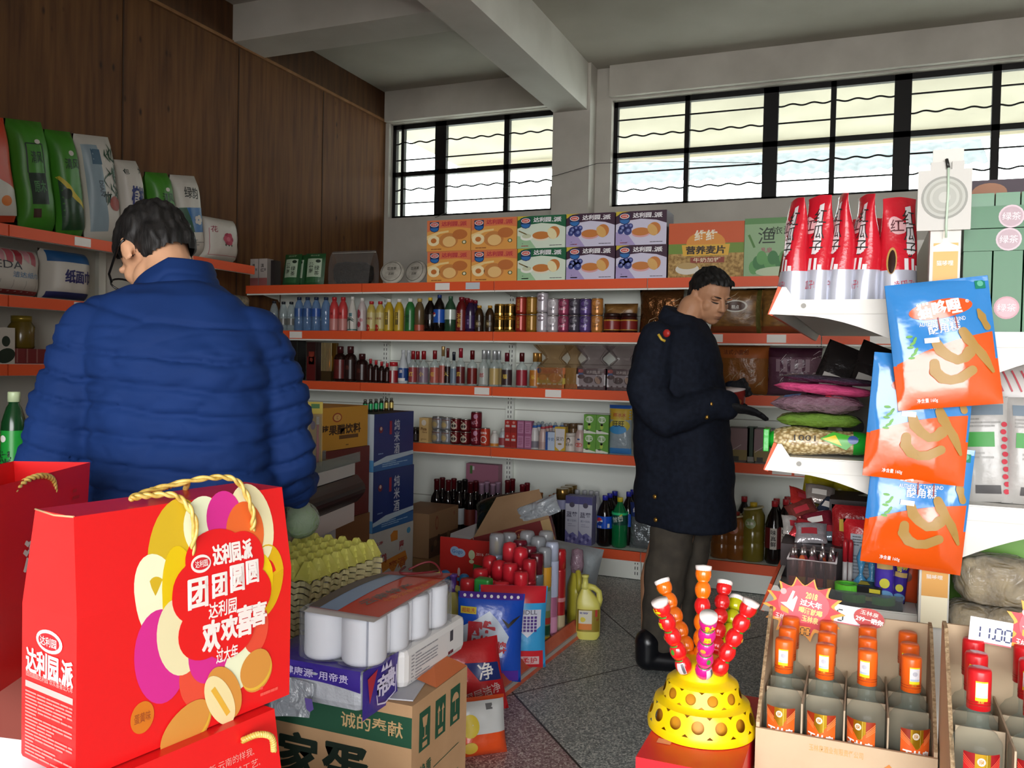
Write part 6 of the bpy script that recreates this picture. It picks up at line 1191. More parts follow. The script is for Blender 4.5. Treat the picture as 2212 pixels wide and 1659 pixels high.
def ylab(mb, f): mb.rect(f, -.16, .16, .16, .60, M('#8d7a2c', .3, .3), 1, 16, 6); mb.rect(f, -.12, .32, .02, .58, M('#c9c4b0'), 2, 6, 3); mb.rect(f, -.12, .20, .02, .32, M('#c9742c'), 2, 6, 3); mb.text(f, '榄菊', -.05, .53, .04, M('#3a3a8a'), 3, w=.1); mb.rect(f, .06, .46, .10, .6, M('#a8342c'), 3); mb.oval(f, -.05, .40, .035, .05, M('#c9b83a'), 3); mb.text(f, '柠', .11, .40, .06, M('#8a3a2c'), 3)
q = at(1258, 1383, z=0)
jerry('detergent_jug', 'yellow detergent jug with a pump neck at the end of the low shelf', (q.x+.01, q.y+.05, 0), .115, .075, .30, ylw, '#c9c466', rad(20), ylab)
q = at(1238, 1240, y=4.08)
t = jerry('detergent_jug', 'yellow detergent jug under a clear pink wrap, behind the other jug', (q.x+.02, q.y, 0), .13, .085, .33, M('#b8ae3a', .35), '#b8a0b0', rad(-60))
mb = MB(); mb.lathe([(.03, .26), (.035, .30), (.028, .37), (.001, .38)], film('#a88a9a', .4, .15, crinkle=.5), 14); mb.build('clear_wrap', t)
for k, (px, py) in enumerate(((948, 1248), (985, 1255), (1015, 1265))):
    q = at(px, py, y=3.35); jerry('cleaner_jug', 'small yellow handled jug peeking over the toilet rolls, %s from the red board' % ORD[k], (q.x, q.y, DZ), .085, .06, q.z-DZ+.03, M('#b3a850', .4), '#5a3a86' if k else '#b8b060', rad(10*k), gp='small yellow jugs')
q = at(1045, 1250, y=3.30); t = thing('spray_bottle', 'green topped bottle between the yellow jugs and red aerosols', 'bottle', (q.x, q.y, DZ)); hh = q.z-DZ
mb = MB(); mb.lathe([(.034, 0), (.036, .01), (.036, hh*.72), (.02, hh*.82)], M('#b3b5a8', .3), 16); mb.build('body', t); mb = MB(); mb.box((0, 0, hh*.91), (.07, .055, hh*.2), M('#2f8a3c', .35), bev=.010); mb.build('cap', t)
# red display board and the dark red open carton behind
t = thing('display_board', 'red printed cardboard display board standing behind the aerosols', 'display board', (-1.997, 3.92, 0))
mb = MB(); mb.box((.27, .006, .20), (.54, .012, .40), M('#b0241e', .5)); f = lambda u, v, e=1: (u, -.0006*e, v)
mb.oval(f, .085, .335, .026, .024, M('#8fa8c8'), 1); mb.oval(f, .115, .328, .03, .022, M('#9ab4d0'), 2); mb.text(f, 'Gogo', .10, .332, .026, M('#3a6aa8'), 3, w=.06); mb.oval(f, .18, .325, .018, .024, M('#b5bf9a'), 1); mb.oval(f, .18, .29, .014, .010, M('#b5bf9a'), 1)
mb.text(f, '2016《超级古惑人》新款上市', .34, .332, .018, M('#d9c4c0'), 1, w=.27); mb.line(f, [(.19, .265), (.24, .262), (.32, .268)], [.03, .022, .026], M('#2f6a2c'), 1); mb.oval(f, .11, .23, .008, .022, M('#c9b4b4'), 1); mb.oval(f, .13, .215, .010, .006, M('#c9b4b4'), 1); mb.build('board', t)
t = thing('wine_carton', 'tilted open dark red wine carton behind the red display board', 'carton', (-1.74, 4.36, .30), 0, rot=(rad(6), rad(-16), rad(20)))
mb = MB(); wr = M('#6e1a1a', .5); kb = noisy('kraft_dim', '#8d6f52', '#9c7d5e', 5, .8, bump=.03)
mb.box((0, -.13, .07), (.42, .006, .14), wr); mb.box((.21, 0, .07), (.006, .26, .14), wr); mb.box((-.21, 0, .07), (.006, .26, .14), M('#b8bcc0', .6)); mb.box((0, .13, .07), (.42, .006, .14), kb); mb.box((0, 0, .003), (.42, .26, .006), kb)
F = lambda u, v, e=1: (u, -.1332-.0006*e, v); R = lambda u, v, e=1: (.2132+.0006*e, u, v)
for fr in (F, R): mb.rect(fr, -.21 if fr is F else -.13, 0, .21 if fr is F else .13, .028, M('#9a6a42', .5), 1); mb.oval(fr, .04 if fr is F else 0, .08, .05, .04, M('#a8603a'), 1); mb.oval(fr, .04 if fr is F else 0, .08, .044, .035, wr, 2); mb.text(fr, '红', .04 if fr is F else 0, .08, .04, M('#b8865a'), 3)
mb.rect(F, .16, 0, .21, .14, M('#a88a5c'), 2); mb.build('body', t)
mb = MB(); mb.add([(-.21, -.13, .14), (.21, -.13, .14), (.19, .02, .27), (-.05, .04, .28)], [(0, 1, 2, 3), (3, 2, 1, 0)], kb); mb.add([(-.21, -.13, .14), (-.21, .13, .14), (-.36, .1, .13), (-.36, -.12, .10)], [(0, 1, 2, 3), (3, 2, 1, 0)], M('#c4c8cc', .6)); mb.build('flap', t)
pillow('plastic_bag', 'black and green plastic bag lying in the open wine carton', 'bag', (-1.84, 4.40, .40), .34, .20, .12, M('#0e1710', .2, 0, .6, bump=.6, bscale=16), lambda mb, f, w_, h_: (mb.line(f, [(-.06, .06), (0, .09), (.08, .13)], [.003, .010, .002], M('#3f8a5c', .2), 1), mb.line(f, [(-.02, .13), (0, .09), (.05, .07)], [.002, .010, .006], M('#3f8a5c', .2), 1)), parent_rot=(rad(-50), rad(-14), rad(14)), seed=51)
pillow('plastic_wrap', 'crumpled clear plastic sheet draped on the open wine carton', 'plastic sheet', (-1.60, 4.28, .46), .28, .11, .06, film('#b8bfc6', .35, .15, crinkle=1.0, bscale=12), None, parent_rot=(rad(-35), rad(-24), rad(14)), seed=53, crink=.6)
pillow('plastic_bag', 'pale grey filled plastic bag slumped between the aerosols and the wall shelving', 'bag', (-1.46, 4.25, 0), .36, .36, .26, M('#8d9498', .3, 0, .5, bump=.7, bscale=7), None, parent_rot=(rad(-8), rad(8), rad(10)), seed=55, crink=.35)
mb = MB(); mb.box((-1.80, 4.38, .14), (.46, .30, .28), M('#2a2220', .6)); tag(mb.build('storage_crate'), 'dark crate that carries the tilted wine carton', 'crate')
# ================================================================== GOODS ON THE GONDOLA
gx = lambda px, py, y=GY+.08: at(px, py, y=y)
L1, L2, L3, L4 = 1.470, 1.085, .735, .36
redf = M('#c01c2c', .22, 0, .6, bump=.2, bscale=20); silv = M('#b9bcc9', .25, .3)
def seed_bag(px0, px1, lb, rz, top, w_, nm='seed_bag', z=L1, y=GY+.10, seed=1):
    """standing pouch: wide round foot, pinched and twisted top seal"""
    c = at((px0+px1)/2, 640, y=y); h_ = at((px0+px1)/2, top, y=y).z-z
    t = thing(nm, lb, 'bag', (c.x, y, z), rz, 'red seed bags on the gondola')
    def sf(u, v):
        a = 2*PI*u; q = v**1.25; dy = .042*(1-q)**.8+.0015; sx = w_/2*(1-.16*v+.10*max(0, v-.8))
        tw = .9*max(0, v-.72)*math.sin(seed)
        x = math.copysign(abs(math.cos(a))**.75, math.cos(a))*sx; y_ = math.copysign(abs(math.sin(a))**.9, math.sin(a))*dy+.004*math.sin(9*v+seed)*v*x/w_*4
        return (x*math.cos(tw)-y_*math.sin(tw), x*math.sin(tw)+y_*math.cos(tw), v*h_*(1-.02*abs(math.cos(a))))
    mb = MB(); mb.grid(sf, 36, 24, redf, wrap=True, mfn=lambda u, v: silv if v < .30 else redf); mb.build('pouch', t)
    fr = lambda u, v, e=1: (lambda p: (p[0], p[1]-.0012-.0007*e, p[2]))(sf(.75+math.asin(max(-.98, min(.98, u/(w_/2)*1.0)))/PI*.42, v/h_))
    mb = MB(); wt = M('#d8d4d6', .4)
    mb.poly(flat, [(w_*.08, h_*.45), (w_*.38, h_*.48), (w_*.30, h_*.92), (w_*.10, h_*.90)], wt, 1); mb.text(flat, '红瓜子', w_*.22, h_*.80, .036, ink, 2, vert=True, bold=0)
    mb.oval(flat, -w_*.14, h_*.72, w_*.20, h_*.10, M('#d8a8ac', .4), 1, 40); mb.text(flat, '红', -w_*.14, h_*.72, .03, M('#5a1c24'), 2)
    mb.oval(flat, -w_*.28, h_*.38, w_*.15, h_*.13, M('#b08a4a', .3), 2, -5); mb.oval(flat, -w_*.28, h_*.37, w_*.11, h_*.115, M('#2a120c', .2), 3, -5)
    for a in (.02, .22, .36): mb.rect(flat, w_*a, h_*.29, w_*(a+.1), h_*(.34+.06*((a*50) % 2)), wt, 1)
    mb.text(flat, '嗑瓜子!', w_*.05, h_*.15, .022, M('#b03048'), 1, w=w_*.5, rot=6, bold=0)
    for k in range(3): mb.line(flat, [(w_*(.1+.06*k), h_*.44), (w_*(.25+.05*k), h_*.47)], .004, wt, 3)
    mb.remap(fr, .012); mb.build('print', t)
    mb = MB(); mb.add([sf(.25*0+.0, .93), sf(.5, .93), sf(.5, 1), sf(0, 1)], [(0, 1, 2, 3)], M('#b01a28', .25)); mb.build('seal', t)
    return t
for k, (a, b, rz_, tp_) in enumerate(((1692, 1742, -66, 428), (1741, 1790, -42, 422), (1793, 1838, -66, 418), (1840, 1892, -52, 420))):
    seed_bag(a, b, 'red and silver seed bag seen edge-on, %s from the shelf tip' % ORD[k], rad(rz_), tp_, .085, seed=k+1)
seed_bag(1897, 1976, 'red and silver seed bag turned to show its front, beside the hanging strip', rad(18), 426, .092, seed=6)
for k, (px, y) in enumerate(((1905, GY+.28), (1860, GY+.30), (1800, GY+.30))):
    seed_bag(px-30, px+40, 'red seed bag in the second row, %s from the hanging strip' % ORD[k], rad(-20+15*k), 470, .085, y=y, seed=8+k)
# green tea cartons on the far side
gtea = M('#12602f', .28, 0, .4)
def gt_art(vertical):
    def art(mb, F, L, R, T, w, d, h): 
        c = (w*.5, h*.30) if vertical else (w*.50, h*.5); r_ = .026
        mb.oval(F, c[0], c[1], r_, r_, M('#b9a0a8' if not vertical else '#a8707a', .3), 1); mb.oval(F, c[0], c[1], r_*.85, r_*.85, M('#9a7d86' if not vertical else '#b88a92', .3), 2); mb.text(F, '绿茶', c[0], c[1], .018, M('#d8ccd0'), 3)
    return art
RX = .20; R1, R2_, R3 = 1.394, 1.000, .66
yv = GY+.085
for k in range(3): carton('tea_carton', 'upright glossy green tea carton, %s from the white post' % ORD[k], 'carton', (RX+.031+.0615*k+(.0), yv, R1), .058, .10, .185, gtea, gt_art(True), group='upright green tea cartons')
for k in range(2): carton('tea_carton', 'flat glossy green tea carton lying across the upright ones, %s' % ('lower', 'upper')[k], 'carton', (RX+.0925+.004*k, yv, R1+.186+.052*k), .182, .10, .050, gtea, gt_art(False), group='flat green tea cartons')
for k in range(3): carton('tea_tin_carton', 'small green carton on top of the flat tea cartons, %s from the white post' % ORD[k], 'carton', (RX+.04+.052*k, yv+.01, R1+.289), .049, .06, .034, M('#2f6e42', .25), None, group='small green cartons')
carton('gift_box', 'dark purple box behind the green tea cartons', 'box', (.30, GY+.36, R1), .20, .12, .40, M('#2c1626', .5), lambda mb, F, L, R, T, w, d, h: mb.oval(F, w*.4, h*.92, w*.2, h*.06, M('#8a5a3a'), 1))
carton('gift_box', 'dark red box at the photo edge behind the green tea cartons', 'box', (.455, GY+.36, R1), .10, .12, .41, M('#6a1a24', .5), None)
pillow('snack_bag', 'small yellow snack packet with a red mark, in front of the green tea cartons', 'packet', (.372, GY+.02, R1+.0), .05, .165, .02, M('#c98a2c', .3), lambda mb, f, w_, h_: (mb.oval(f, 0, h_*.75, .006, .006, M('#a8242c'), 1), mb.rect(f, -.014, h_*.2, .014, h_*.4, inkw, 1)), seed=61)
ricef = M('#a8a5a1', .3, 0, .6, bump=.25, bscale=14)
def salt(mb, f, w_, h_):
    mb.rect(f, -w_*.4, h_*.82, w_*.4, h_*.92, M('#6a7884'), 1, 6, 2); mb.rect(f, -w_*.34, h_*.52, w_*.22, h_*.66, M('#3a8a3c'), 1, 5, 3); blurb(mb, f, -w_*.36, w_*.36, h_*.70, h_*.80, 3, M('#8a8884'), 2); blurb(mb, f, -w_*.2, w_*.2, h_*.40, h_*.48, 2, M('#9a9894'), 3); mb.rect(f, -w_*.2, h_*.08, w_*.3, h_*.16, M('#4a4848'), 1, 3, 2)
    for k in range(10): mb.oval(f, w_*(.40+.02*(k % 2)), h_*(.1+.07*k), .006, .006, M('#b83a48'), 2)
for k, (px, rz_) in enumerate(((2120, -8), (2168, 4), (2205, 8))):
    c = gx(px, 1080, GY+.07); pillow('salt_bag', 'white salt bag with a green label, %s from the post on the lower far shelf' % ORD[k], 'bag', (c.x+.01, GY+.06+.035*(k % 2), R2_), .105, .245, .06, ricef, salt, parent_rot=(rad(-6), rad(3*k-4), rad(rz_)), group='white salt bags', seed=63+k)
pillow('snack_bag', 'white bag with a red mesh print lying above the salt bags', 'bag', (.36, GY+.22, R2_), .20, .32, .08, M('#c2bcb8', .3), lambda mb, f, w_, h_: [mb.line(f, [(-.07+.02*k, h_*.96), (-.05+.02*k, h_*.8)], .004, M('#b84a54'), 1) for k in range(6)], seed=67)
mush = noisy('dried_mushroom', '#8a7a5c', '#c2b491', 26, .6, bump=.9)
def mushbag(px, py, w_, h_, lb, seed, z):
    c = gx(px, py, GY+.08); t = thing('mushroom_bag', lb, 'bag', (c.x, GY+.09, z), rad(4*seed % 9-4), 'clear bags of dried mushrooms')
    mb = MB(); mb.grid(lambda u, v: lump(u, v, w_, h_, .13, seed), 40, 22, mush, wrap=True); mb.build('dried_mushrooms', t)
    mb = MB(); mb.grid(lambda u, v: tuple(q*1.05 for q in lump(u, v, w_, h_, .13, seed)[:2])+(lump(u, v, w_, h_, .13, seed)[2]*1.03,), 30, 16, film('#e2dcd0', .78, .08, crinkle=1.0, bscale=16), wrap=True); mb.build('clear_film', t)
mushbag(2150, 1330, .17, .11, 'clear bag of sliced dried mushrooms, upper bag beside the white post', 1.4, R3+.10); mushbag(2095, 1345, .10, .095, 'small clear bag of dried mushrooms at the post foot', 2.7, R3); mushbag(2180, 1350, .15, .095, 'clear bag of dried mushrooms behind the price card', 4.1, R3)
carton('snack_carton', 'flat bright green and yellow snack carton above the mushroom bags', 'carton', (.35, GY+.26, R3), .30, .16, .30, M('#5a8a2c', .4), lambda mb, F, L, R, T, w, d, h: (mb.rect(F, 0, h*.86, w, h, M('#4a90b8'), 1), mb.oval(F, w*.3, h*.93, w*.08, h*.05, M('#c9c23a'), 2), mb.oval(F, w*.7, h*.92, w*.05, h*.05, M('#c96a2c'), 2)))

# hanging strip and its pouches on the end post
t = thing('display_strip', 'tall orange and white hanging strip with a round speaker print, on the gondola post', 'display strip', (.158, GY-.042, 0))
card = M('#bdbbb5', .5); org = M('#d9a054', .45)
mb = MB(); mb.box((0, 0, 1.265), (.062, .006, 1.07), M('#c9c7c0', .45)); fr = lambda u, v, e=1: (u, -.003-.0006*e, v)
mb.rect(fr, -.024, 1.30, .026, 1.590, org, 1); mb.rect(fr, -.026, .72, .028, .815, M('#efe6c8', .45), 1); mb.rect(fr, -.026, .79, .028, .86, org, 1.5)
mb.text(fr, '猫哆哩', 0, 1.545, .012, inkw, 2, w=.034); mb.text(fr, '猫哆哩', 0, .835, .010, inkw, 2, w=.034)
for zc in (1.583,): mb.poly(fr, [(-.005, zc+.04), (.005, zc+.04), (.006, zc+.008), (.03, zc-.002), (.03, zc-.012), (-.028, zc-.012), (-.028, zc-.002), (-.006, zc+.008)], M('#f2ede0', .5), 2)
mb.build('strip', t)
mb = MB(); mb.box((-.006, -.010, 1.685), (.108, .006, .135), card); mb.box((-.02, -.006, 1.755), (.03, .012, .03), card); mb.box((.02, -.006, 1.755), (.024, .012, .03), card); f2 = lambda u, v, e=1: (u-.006, -.0132-.0006*e, v)
for k, (r_, c) in enumerate(((.047, '#8b8c85'), (.042, '#aaaba3'), (.036, '#989990'), (.030, '#afb0a8'), (.024, '#a2a39b'), (.012, '#b3b4ac'))): mb.oval(f2, 0, 1.69, r_, r_*1.02, M(c, .5), 1+k, 0, 32)
mb.build('header_card', t)
mb = MB(); mb.tube([(0, -.016, 1.757), (.001, -.018, 1.70), (-.001, -.018, 1.63), (0, -.016, 1.60)], .0028, M('#b9cdb8', .4), 6); mb.tube([(-.004, -.012, 1.775), (-.002, -.016, 1.765), (0, -.016, 1.755)], .004, M('#3a3a38', .3, .6), 6); mb.build('cord', t)
bl = M('#2f7cc0', .15, 0, .6, coat=.5, bump=.22, bscale=9); og = M('#d6500f', .15, 0, .6, coat=.5, bump=.22, bscale=9)
def pouch(zt, xo, yo, roll, lb, tilt, w_=.212, h_=.282):
    t = thing('tamarind_pouch', lb, 'pouch', (.150+xo, GY-.066+yo, zt), 0, 'hanging fruit pouches', rot=(rad(tilt), rad(roll), rad(8)))
    def dep(u, v):
        e_ = max(0, 1-abs(2*u-1)**3)**.7*max(0, 1-abs(2*v-1)**3.5)**.7
        return .016*e_*(1+.5*noise.noise(Vector((u*3+zt*9, v*3, 1))))+.0022
    def cur(v): return .52+.0*v
    def surf(s_):
        def f(u, v):
            cr = .05; x = (u-.5)*w_; z = -h_+v*h_; return (x, s_*dep(u, v)-.004*math.sin(3*u+zt), z)
        return f
    dv_ = lambda u: .43+.10*math.sin(1.6*u)+.03*u      # height of the wavy colour border
    mb = MB(); NV = 40
    for s_ in (-1, 1):
        mb.grid(lambda u, v: surf(s_)(u, v), 24, NV, bl, mfn=lambda u, v: og if v < .36 else bl)
    mb.build('pouch', t)
    fr = lambda u, v, e=1: (lambda p: (p[0], p[1]-.0012-.0006*e, p[2]))(surf(-1)(u/w_+.5, v/h_))
    mb = MB(); rd = M('#df5220', .2, 0, .5, coat=.4); tan_ = M('#a07c3c', .4); wt = M('#e6e2de', .4)
    mb.poly(flat, [(-w_*.47, h_*.30)]+[((-.47+.94*k/12)*w_, h_*(.36+.20*k/12+.03*math.sin(PI*k/12))) for k in range(13)]+[(w_*.47, h_*.30)], og, 1)
    q = []
    for k in range(24): a = 2*PI*k/24; q.append((w_*(.0+.31*math.cos(a)), h_*(.765+.075*math.sin(a)+.02*math.cos(a))))
    mb.poly(flat, q, rd, 2); mb.text(flat, '猫哆哩', -.004, h_*.768, .036, wt, 3, w=w_*.42, rot=5, bold=.03); mb.text(flat, '®', w_*.26, h_*.81, .008, wt, 3)
    mb.text(flat, 'AUTHENTIC TAMARIND', 0, h_*.665, .009, wt, 2, w=w_*.44, rot=4, bold=0); mb.text(flat, '酸角糕', w_*.01, h_*.615, .022, wt, 2, w=w_*.30, rot=4)
    mb.rect(flat, -w_*.19, h_*.505, -w_*.05, h_*.545, wt, 4); mb.text(flat, '净含量 160g', -w_*.22, h_*.06, .011, wt, 2, w=w_*.2)
    for path, wd in (([(-.08, .50), (-.05, .44), (.02, .39), (.10, .355), (.17, .37), (.22, .41)], [.020, .024, .021, .020, .022, .026]), ([(.18, .57), (.22, .51), (.28, .45), (.34, .385), (.38, .33), (.43, .25)], [.020, .024, .017, .020, .016, .007]), ([(-.12, .345), (-.12, .28), (-.06, .225), (.02, .205), (.11, .215), (.23, .27)], [.020, .024, .024, .020, .021, .020]), ([(.36, .73), (.385, .68), (.40, .64), (.425, .595)], [.008, .018, .013, .015])):
        P_ = [(a*w_, b*h_) for a, b in path]; mb.line(flat, P_, wd, tan_, 3); [mb.oval(flat, p[0], p[1], d_/2, d_/2, tan_, 3, 0, 12) for p, d_ in zip(P_, wd)]
    gr = M('#5a9a34', .4)
    for k in range(7): mb.oval(flat, w_*(-.33+.025*(k % 3)), h_*(.40+.028*k), .007, .003, gr, 3, 30*(k % 3)); 
    for x_ in (-.04, .12): mb.line(flat, [(w_*x_, h_*.70), (w_*(x_+.01), h_*.60)], .003, M('#8a3a3c'), 3)
    mb.rect(flat, w_*.36, h_*.90, w_*.46, h_*.965, M('#14785c', .3), 2); mb.oval(flat, w_*.41, h_*.94, w_*.03, w_*.03, M('#5aa890', .3), 3)
    mb.remap(fr, .012); mb.build('print', t)
    mb = MB(); mb.box((0, -.001, -.006), (w_*.98, .0045, .012), bl); mb.oval(lambda u, v, e=1: (u, -.0036-.0006*e, v), 0, -.016, .018, .008, org, 1); mb.build('top_seal', t)
    return t
pouch(1.502, -.012, -.012, -6.5, 'topmost hanging blue and orange tamarind pouch, fully seen, tilted', -6)
pouch(1.335, -.028, .004, 4, 'middle hanging tamarind pouch, its top covered by the one above', -3)
pouch(1.135, -.022, .014, 5, 'lowest hanging tamarind pouch with its foot swung towards the snacks', -2)

# second gondola shelf: bagged peas and noodles
c = gx(1775, 990); 
t = thing('pea_bag', 'long clear bag of cream peas with bright green ends, lying on the shelf tip', 'bag', (c.x-.005, GY+.06, L2+.002), rad(3))
def pil(u, v, w_=.255, d_=.10, h_=.066):
    a = 2*PI*v; k = max(.02, (1-abs(2*u-1)**5))**.5; return ((u-.5)*w_, d_/2*math.cos(a)*k, h_/2+h_/2*math.sin(a)*k*(1+.12*math.sin(7*u)))
def pea_mat():
    m = bpy.data.materials.new('dried_peas_in_film'); m.use_nodes = True; nt = m.node_tree; N = nt.nodes; L = nt.links; b = N['Principled BSDF']; b.inputs['Roughness'].default_value = .25; b.inputs['Coat Weight'].default_value = .5
    tc = N.new('ShaderNodeTexCoord'); vo = N.new('ShaderNodeTexVoronoi'); vo.inputs['Scale'].default_value = 110; rp = N.new('ShaderNodeValToRGB'); L.new(tc.outputs['Object'], vo.inputs['Vector']); L.new(vo.outputs['Distance'], rp.inputs[0])
    rp.color_ramp.elements[0].color = lin('#d8c79a'); rp.color_ramp.elements[0].position = .2; rp.color_ramp.elements[1].color = lin('#8d7548'); rp.color_ramp.elements[1].position = .7; L.new(rp.outputs[0], b.inputs['Base Color'])
    bp = N.new('ShaderNodeBump'); bp.inputs['Strength'].default_value = .6; bp.inputs['Distance'].default_value = .004; bp.invert = True; L.new(vo.outputs['Distance'], bp.inputs['Height']); L.new(bp.outputs[0], b.inputs['Normal']); return m
pgm = M('#1f9a2c', .25, 0, .6, bump=.2, bscale=20)
peam = pea_mat()
mb = MB(); mb.grid(pil, 40, 22, peam, mfn=lambda u, v: pgm if u < .07 or u > .80 else peam); mb.build('bag', t)
mb = MB(); mb.box((-.126, 0, .034), (.014, .085, .056), pgm, bev=.002); mb.build('end_seal', t); mb = MB(); mb.box((.126, 0, .034), (.014, .085, .058), pgm, bev=.002); mb.build('end_seal', t)
mb = MB(); mb.poly(flat, [(.0, .045), (.06, .02), (.09, .05), (.03, .062)], M('#3f9a2c', .3), 1); mb.poly(flat, [(.005, .045), (.05, .03), (.035, .055)], M('#c9b22c', .3), 2); mb.text(flat, '1001', -.035, .045, .014, ink, 1, w=.05, bold=0); mb.oval(flat, .075, .045, .012, .010, M('#2a4a8e', .3), 2)
mb.remap(lambda u, v, e=1: (u, -.052-.0006*e+.02*max(0, (v-.04)/.03)**2, v), .01); mb.build('print', t)
def flatbag(px, py, z, w_, d_, h_, lb, mat, y=GY+.10, rz=0, art=None, nm='snack_bag', tilt=(0, 0), seed=1):
    c = at(px, py, y=y); t = thing(nm, lb, 'bag', (c.x, y, z), 0, None, rot=(rad(tilt[0]), rad(tilt[1]), rad(rz)))
    mb = MB()
    def pl(u, v): 
        e_ = max(0, 1-abs(2*u-1)**4)**.6*max(0, 1-abs(2*v-1)**4)**.6*(1+.25*noise.noise(Vector((u*5+seed, v*5, 2)))); return e_
    mb.grid(lambda u, v: ((u-.5)*w_, (v-.5)*d_, h_/2+h_/2*pl(u, v)), 16, 12, mat); mb.grid(lambda u, v: ((u-.5)*w_, (v-.5)*d_, h_/2-h_/2*pl(u, v)), 16, 12, mat); mb.build('bag', t)
    if art: mb = MB(); art(mb, lambda u, v, e=1: (u, v, h_/2+h_/2*pl(u/w_+.5, v/d_+.5)+.0012+.0006*e)); mb.build('print', t)
    return t
flatbag(1765, 985, L2+.07, .20, .12, .035, 'green tinted bag lying on the pea bag', M('#5a7a2c', .25, 0, .6, bump=.4), GY+.10, 4, seed=2)
flatbag(1765, 950, L2+.105, .22, .13, .045, 'clear purple bag with white and red marks, under the pink bag', M('#6d5560', .2, 0, .7, bump=.5), GY+.11, -2, lambda mb, f: (mb.rect(f, .02, -.05, .06, -.02, M('#b83a44'), 1), mb.rect(f, -.08, -.05, -.04, -.01, M('#5a86b4'), 1)), seed=3)
flatbag(1780, 900, L2+.152, .235, .13, .026, 'pink bag with a wavy edge on the pile over the pea bag', M('#c84a78', .25, 0, .6, bump=.3), GY+.115, -4, seed=4, tilt=(0, 4))
flatbag(1790, 880, L2+.180, .235, .13, .018, 'dark violet bag lying on the pink bag', M('#3a3040', .2, 0, .7, bump=.4), GY+.12, -3, seed=5, tilt=(0, 4))
def blackpk(mb, f, w_, h_): mb.rect(f, -w_*.4, h_*.08, w_*.4, h_*.5, M('#77736c', .3), 1, 6, 4); mb.oval(f, 0, h_*.20, w_*.24, h_*.09, M('#14110f'), 2); mb.rect(f, -w_*.35, h_*.5, w_*.35, h_*.68, M('#9a9690', .3), 1, 6, 2)
for k, (px, rz_) in enumerate(((1748, -22), (1822, -26))):
    c = at(px, 870, y=GY+.34); pillow('snack_bag', 'black and pale snack bag leaning behind the pile, %s' % ('nearer the shelf tip', 'nearer the hanging pouches')[k], 'bag', (c.x, GY+.34, L2), .13, .31, .05, M('#171414', .2, 0, .7, bump=.4, bscale=18), blackpk, parent_rot=(rad(-14), rad(22), rad(4)), group='black snack bags', seed=71+k)
c = at(1870, 985, y=GY+.12); pillow('noodle_bag', 'tall slim green edged bag standing between the pile and the pouches', 'bag', (c.x+.012, GY+.13, L2), .035, .31, .03, M('#22301f', .2, 0, .6), lambda mb, f, w_, h_: (mb.rect(f, -.012, h_*.45, .012, h_*.8, M('#2f9a2c'), 1, 2, 4), mb.rect(f, -.01, h_*.0, .01, h_*.2, M('#a8a8a0'), 1, 2, 4)), parent_rot=(0, rad(14), 0), seed=74)
# lower shelf: sausages, snack bags, tape
t = thing('sausage_tub', 'clear plastic tub of wrapped sausage sticks standing behind the starburst sign', 'tub', (gx(1752, 1330, GY+.12).x, GY+.13, L3-.05))
mb = MB(); TW, TD, TH = .115, .13, .135; fm = film('#cfc4c4', .93, .06)
for (x, y, a, b) in ((0, -TD/2, TW, .002), (0, TD/2, TW, .002), (-TW/2, 0, .002, TD), (TW/2, 0, .002, TD)): mb.box((x, y, TH/2), (a, b, TH), fm)
mb.box((0, 0, .002), (TW, TD, .004), fm); mb.build('tub', t)
mb = MB(); mb.tube([(-TW/2, -TD/2, TH), (TW/2, -TD/2, TH), (TW/2, TD/2, TH), (-TW/2, TD/2, TH)], .003, M('#c9c0c0', .2), 6, True); mb.build('rim', t)
rr = random.Random(5)
cols = ['#5a3a40', '#b0502c', '#6a3c44', '#3a2c38', '#5c4440', '#8a4a34', '#b83a4a']
t0 = t
for k in range(15):
    j, i = divmod(k, 5); x = t0.location.x-.046+.0225*i+.004*(j % 2); y = t0.location.y-.05+.04*j
    s = thing('sausage_stick', 'foil clipped sausage stick in the clear tub, %s of the %s row' % (ORD[i], ('front', 'middle', 'back')[j]), 'sausage', (x, y, L3-.044), rad(rr.uniform(-20, 20)), 'sausage sticks in the tub')
    hh = .135+.012*rr.random(); mb = MB(); mb.lathe([(.004, 0), (.0095, .008), (.0098, hh-.02), (.004, hh-.008)], M(cols[k % 7], .2, 0, .6, coat=.4), 10); mb.build('casing', s)
    mb = MB(); f = cyl(.0099, .0006); mb.rect(f, -.010, .05, .010, .085, M(('#c9503a', '#c9b83a', '#c98a8a')[k % 3], .3), 1, 5, 1); mb.rect(f, -.010, .015, .010, .045, M('#b8a8a8', .3), 1, 5, 1); mb.build('label', s)
    mb = MB(); mb.lathe([(.003, hh-.010), (.005, hh-.004), (.003, hh+.012)], M('#c9c4c4', .15, .9), 8); mb.build('clip', s)
rr = random.Random(11)
SN = [(1752, 1170, '#a8a4a8', 'silver'), (1735, 1190, '#b43038', 'red and silver'), (1790, 1160, '#7d8a94', 'grey blue'), (1770, 1140, '#8a2a3a', 'crimson'), (1725, 1150, '#b8b4b0', 'white'), (1805, 1185, '#8a8488', 'pewter'), (1745, 1115, '#7a3a34', 'brown red'), (1785, 1108, '#3a4458', 'slate'), (1735, 1090, '#b8302c', 'bright red'), (1770, 1080, '#a39a94', 'pale grey')]
mb = MB(); q = gx(1765, 1250, GY+.36); mb.box((q.x, GY+.36, L3+.045), (.18, .26, .09), M('#33282a', .5)); tag(mb.build('snack_tray'), 'dark tray under the heap of small snack packs', 'tray')
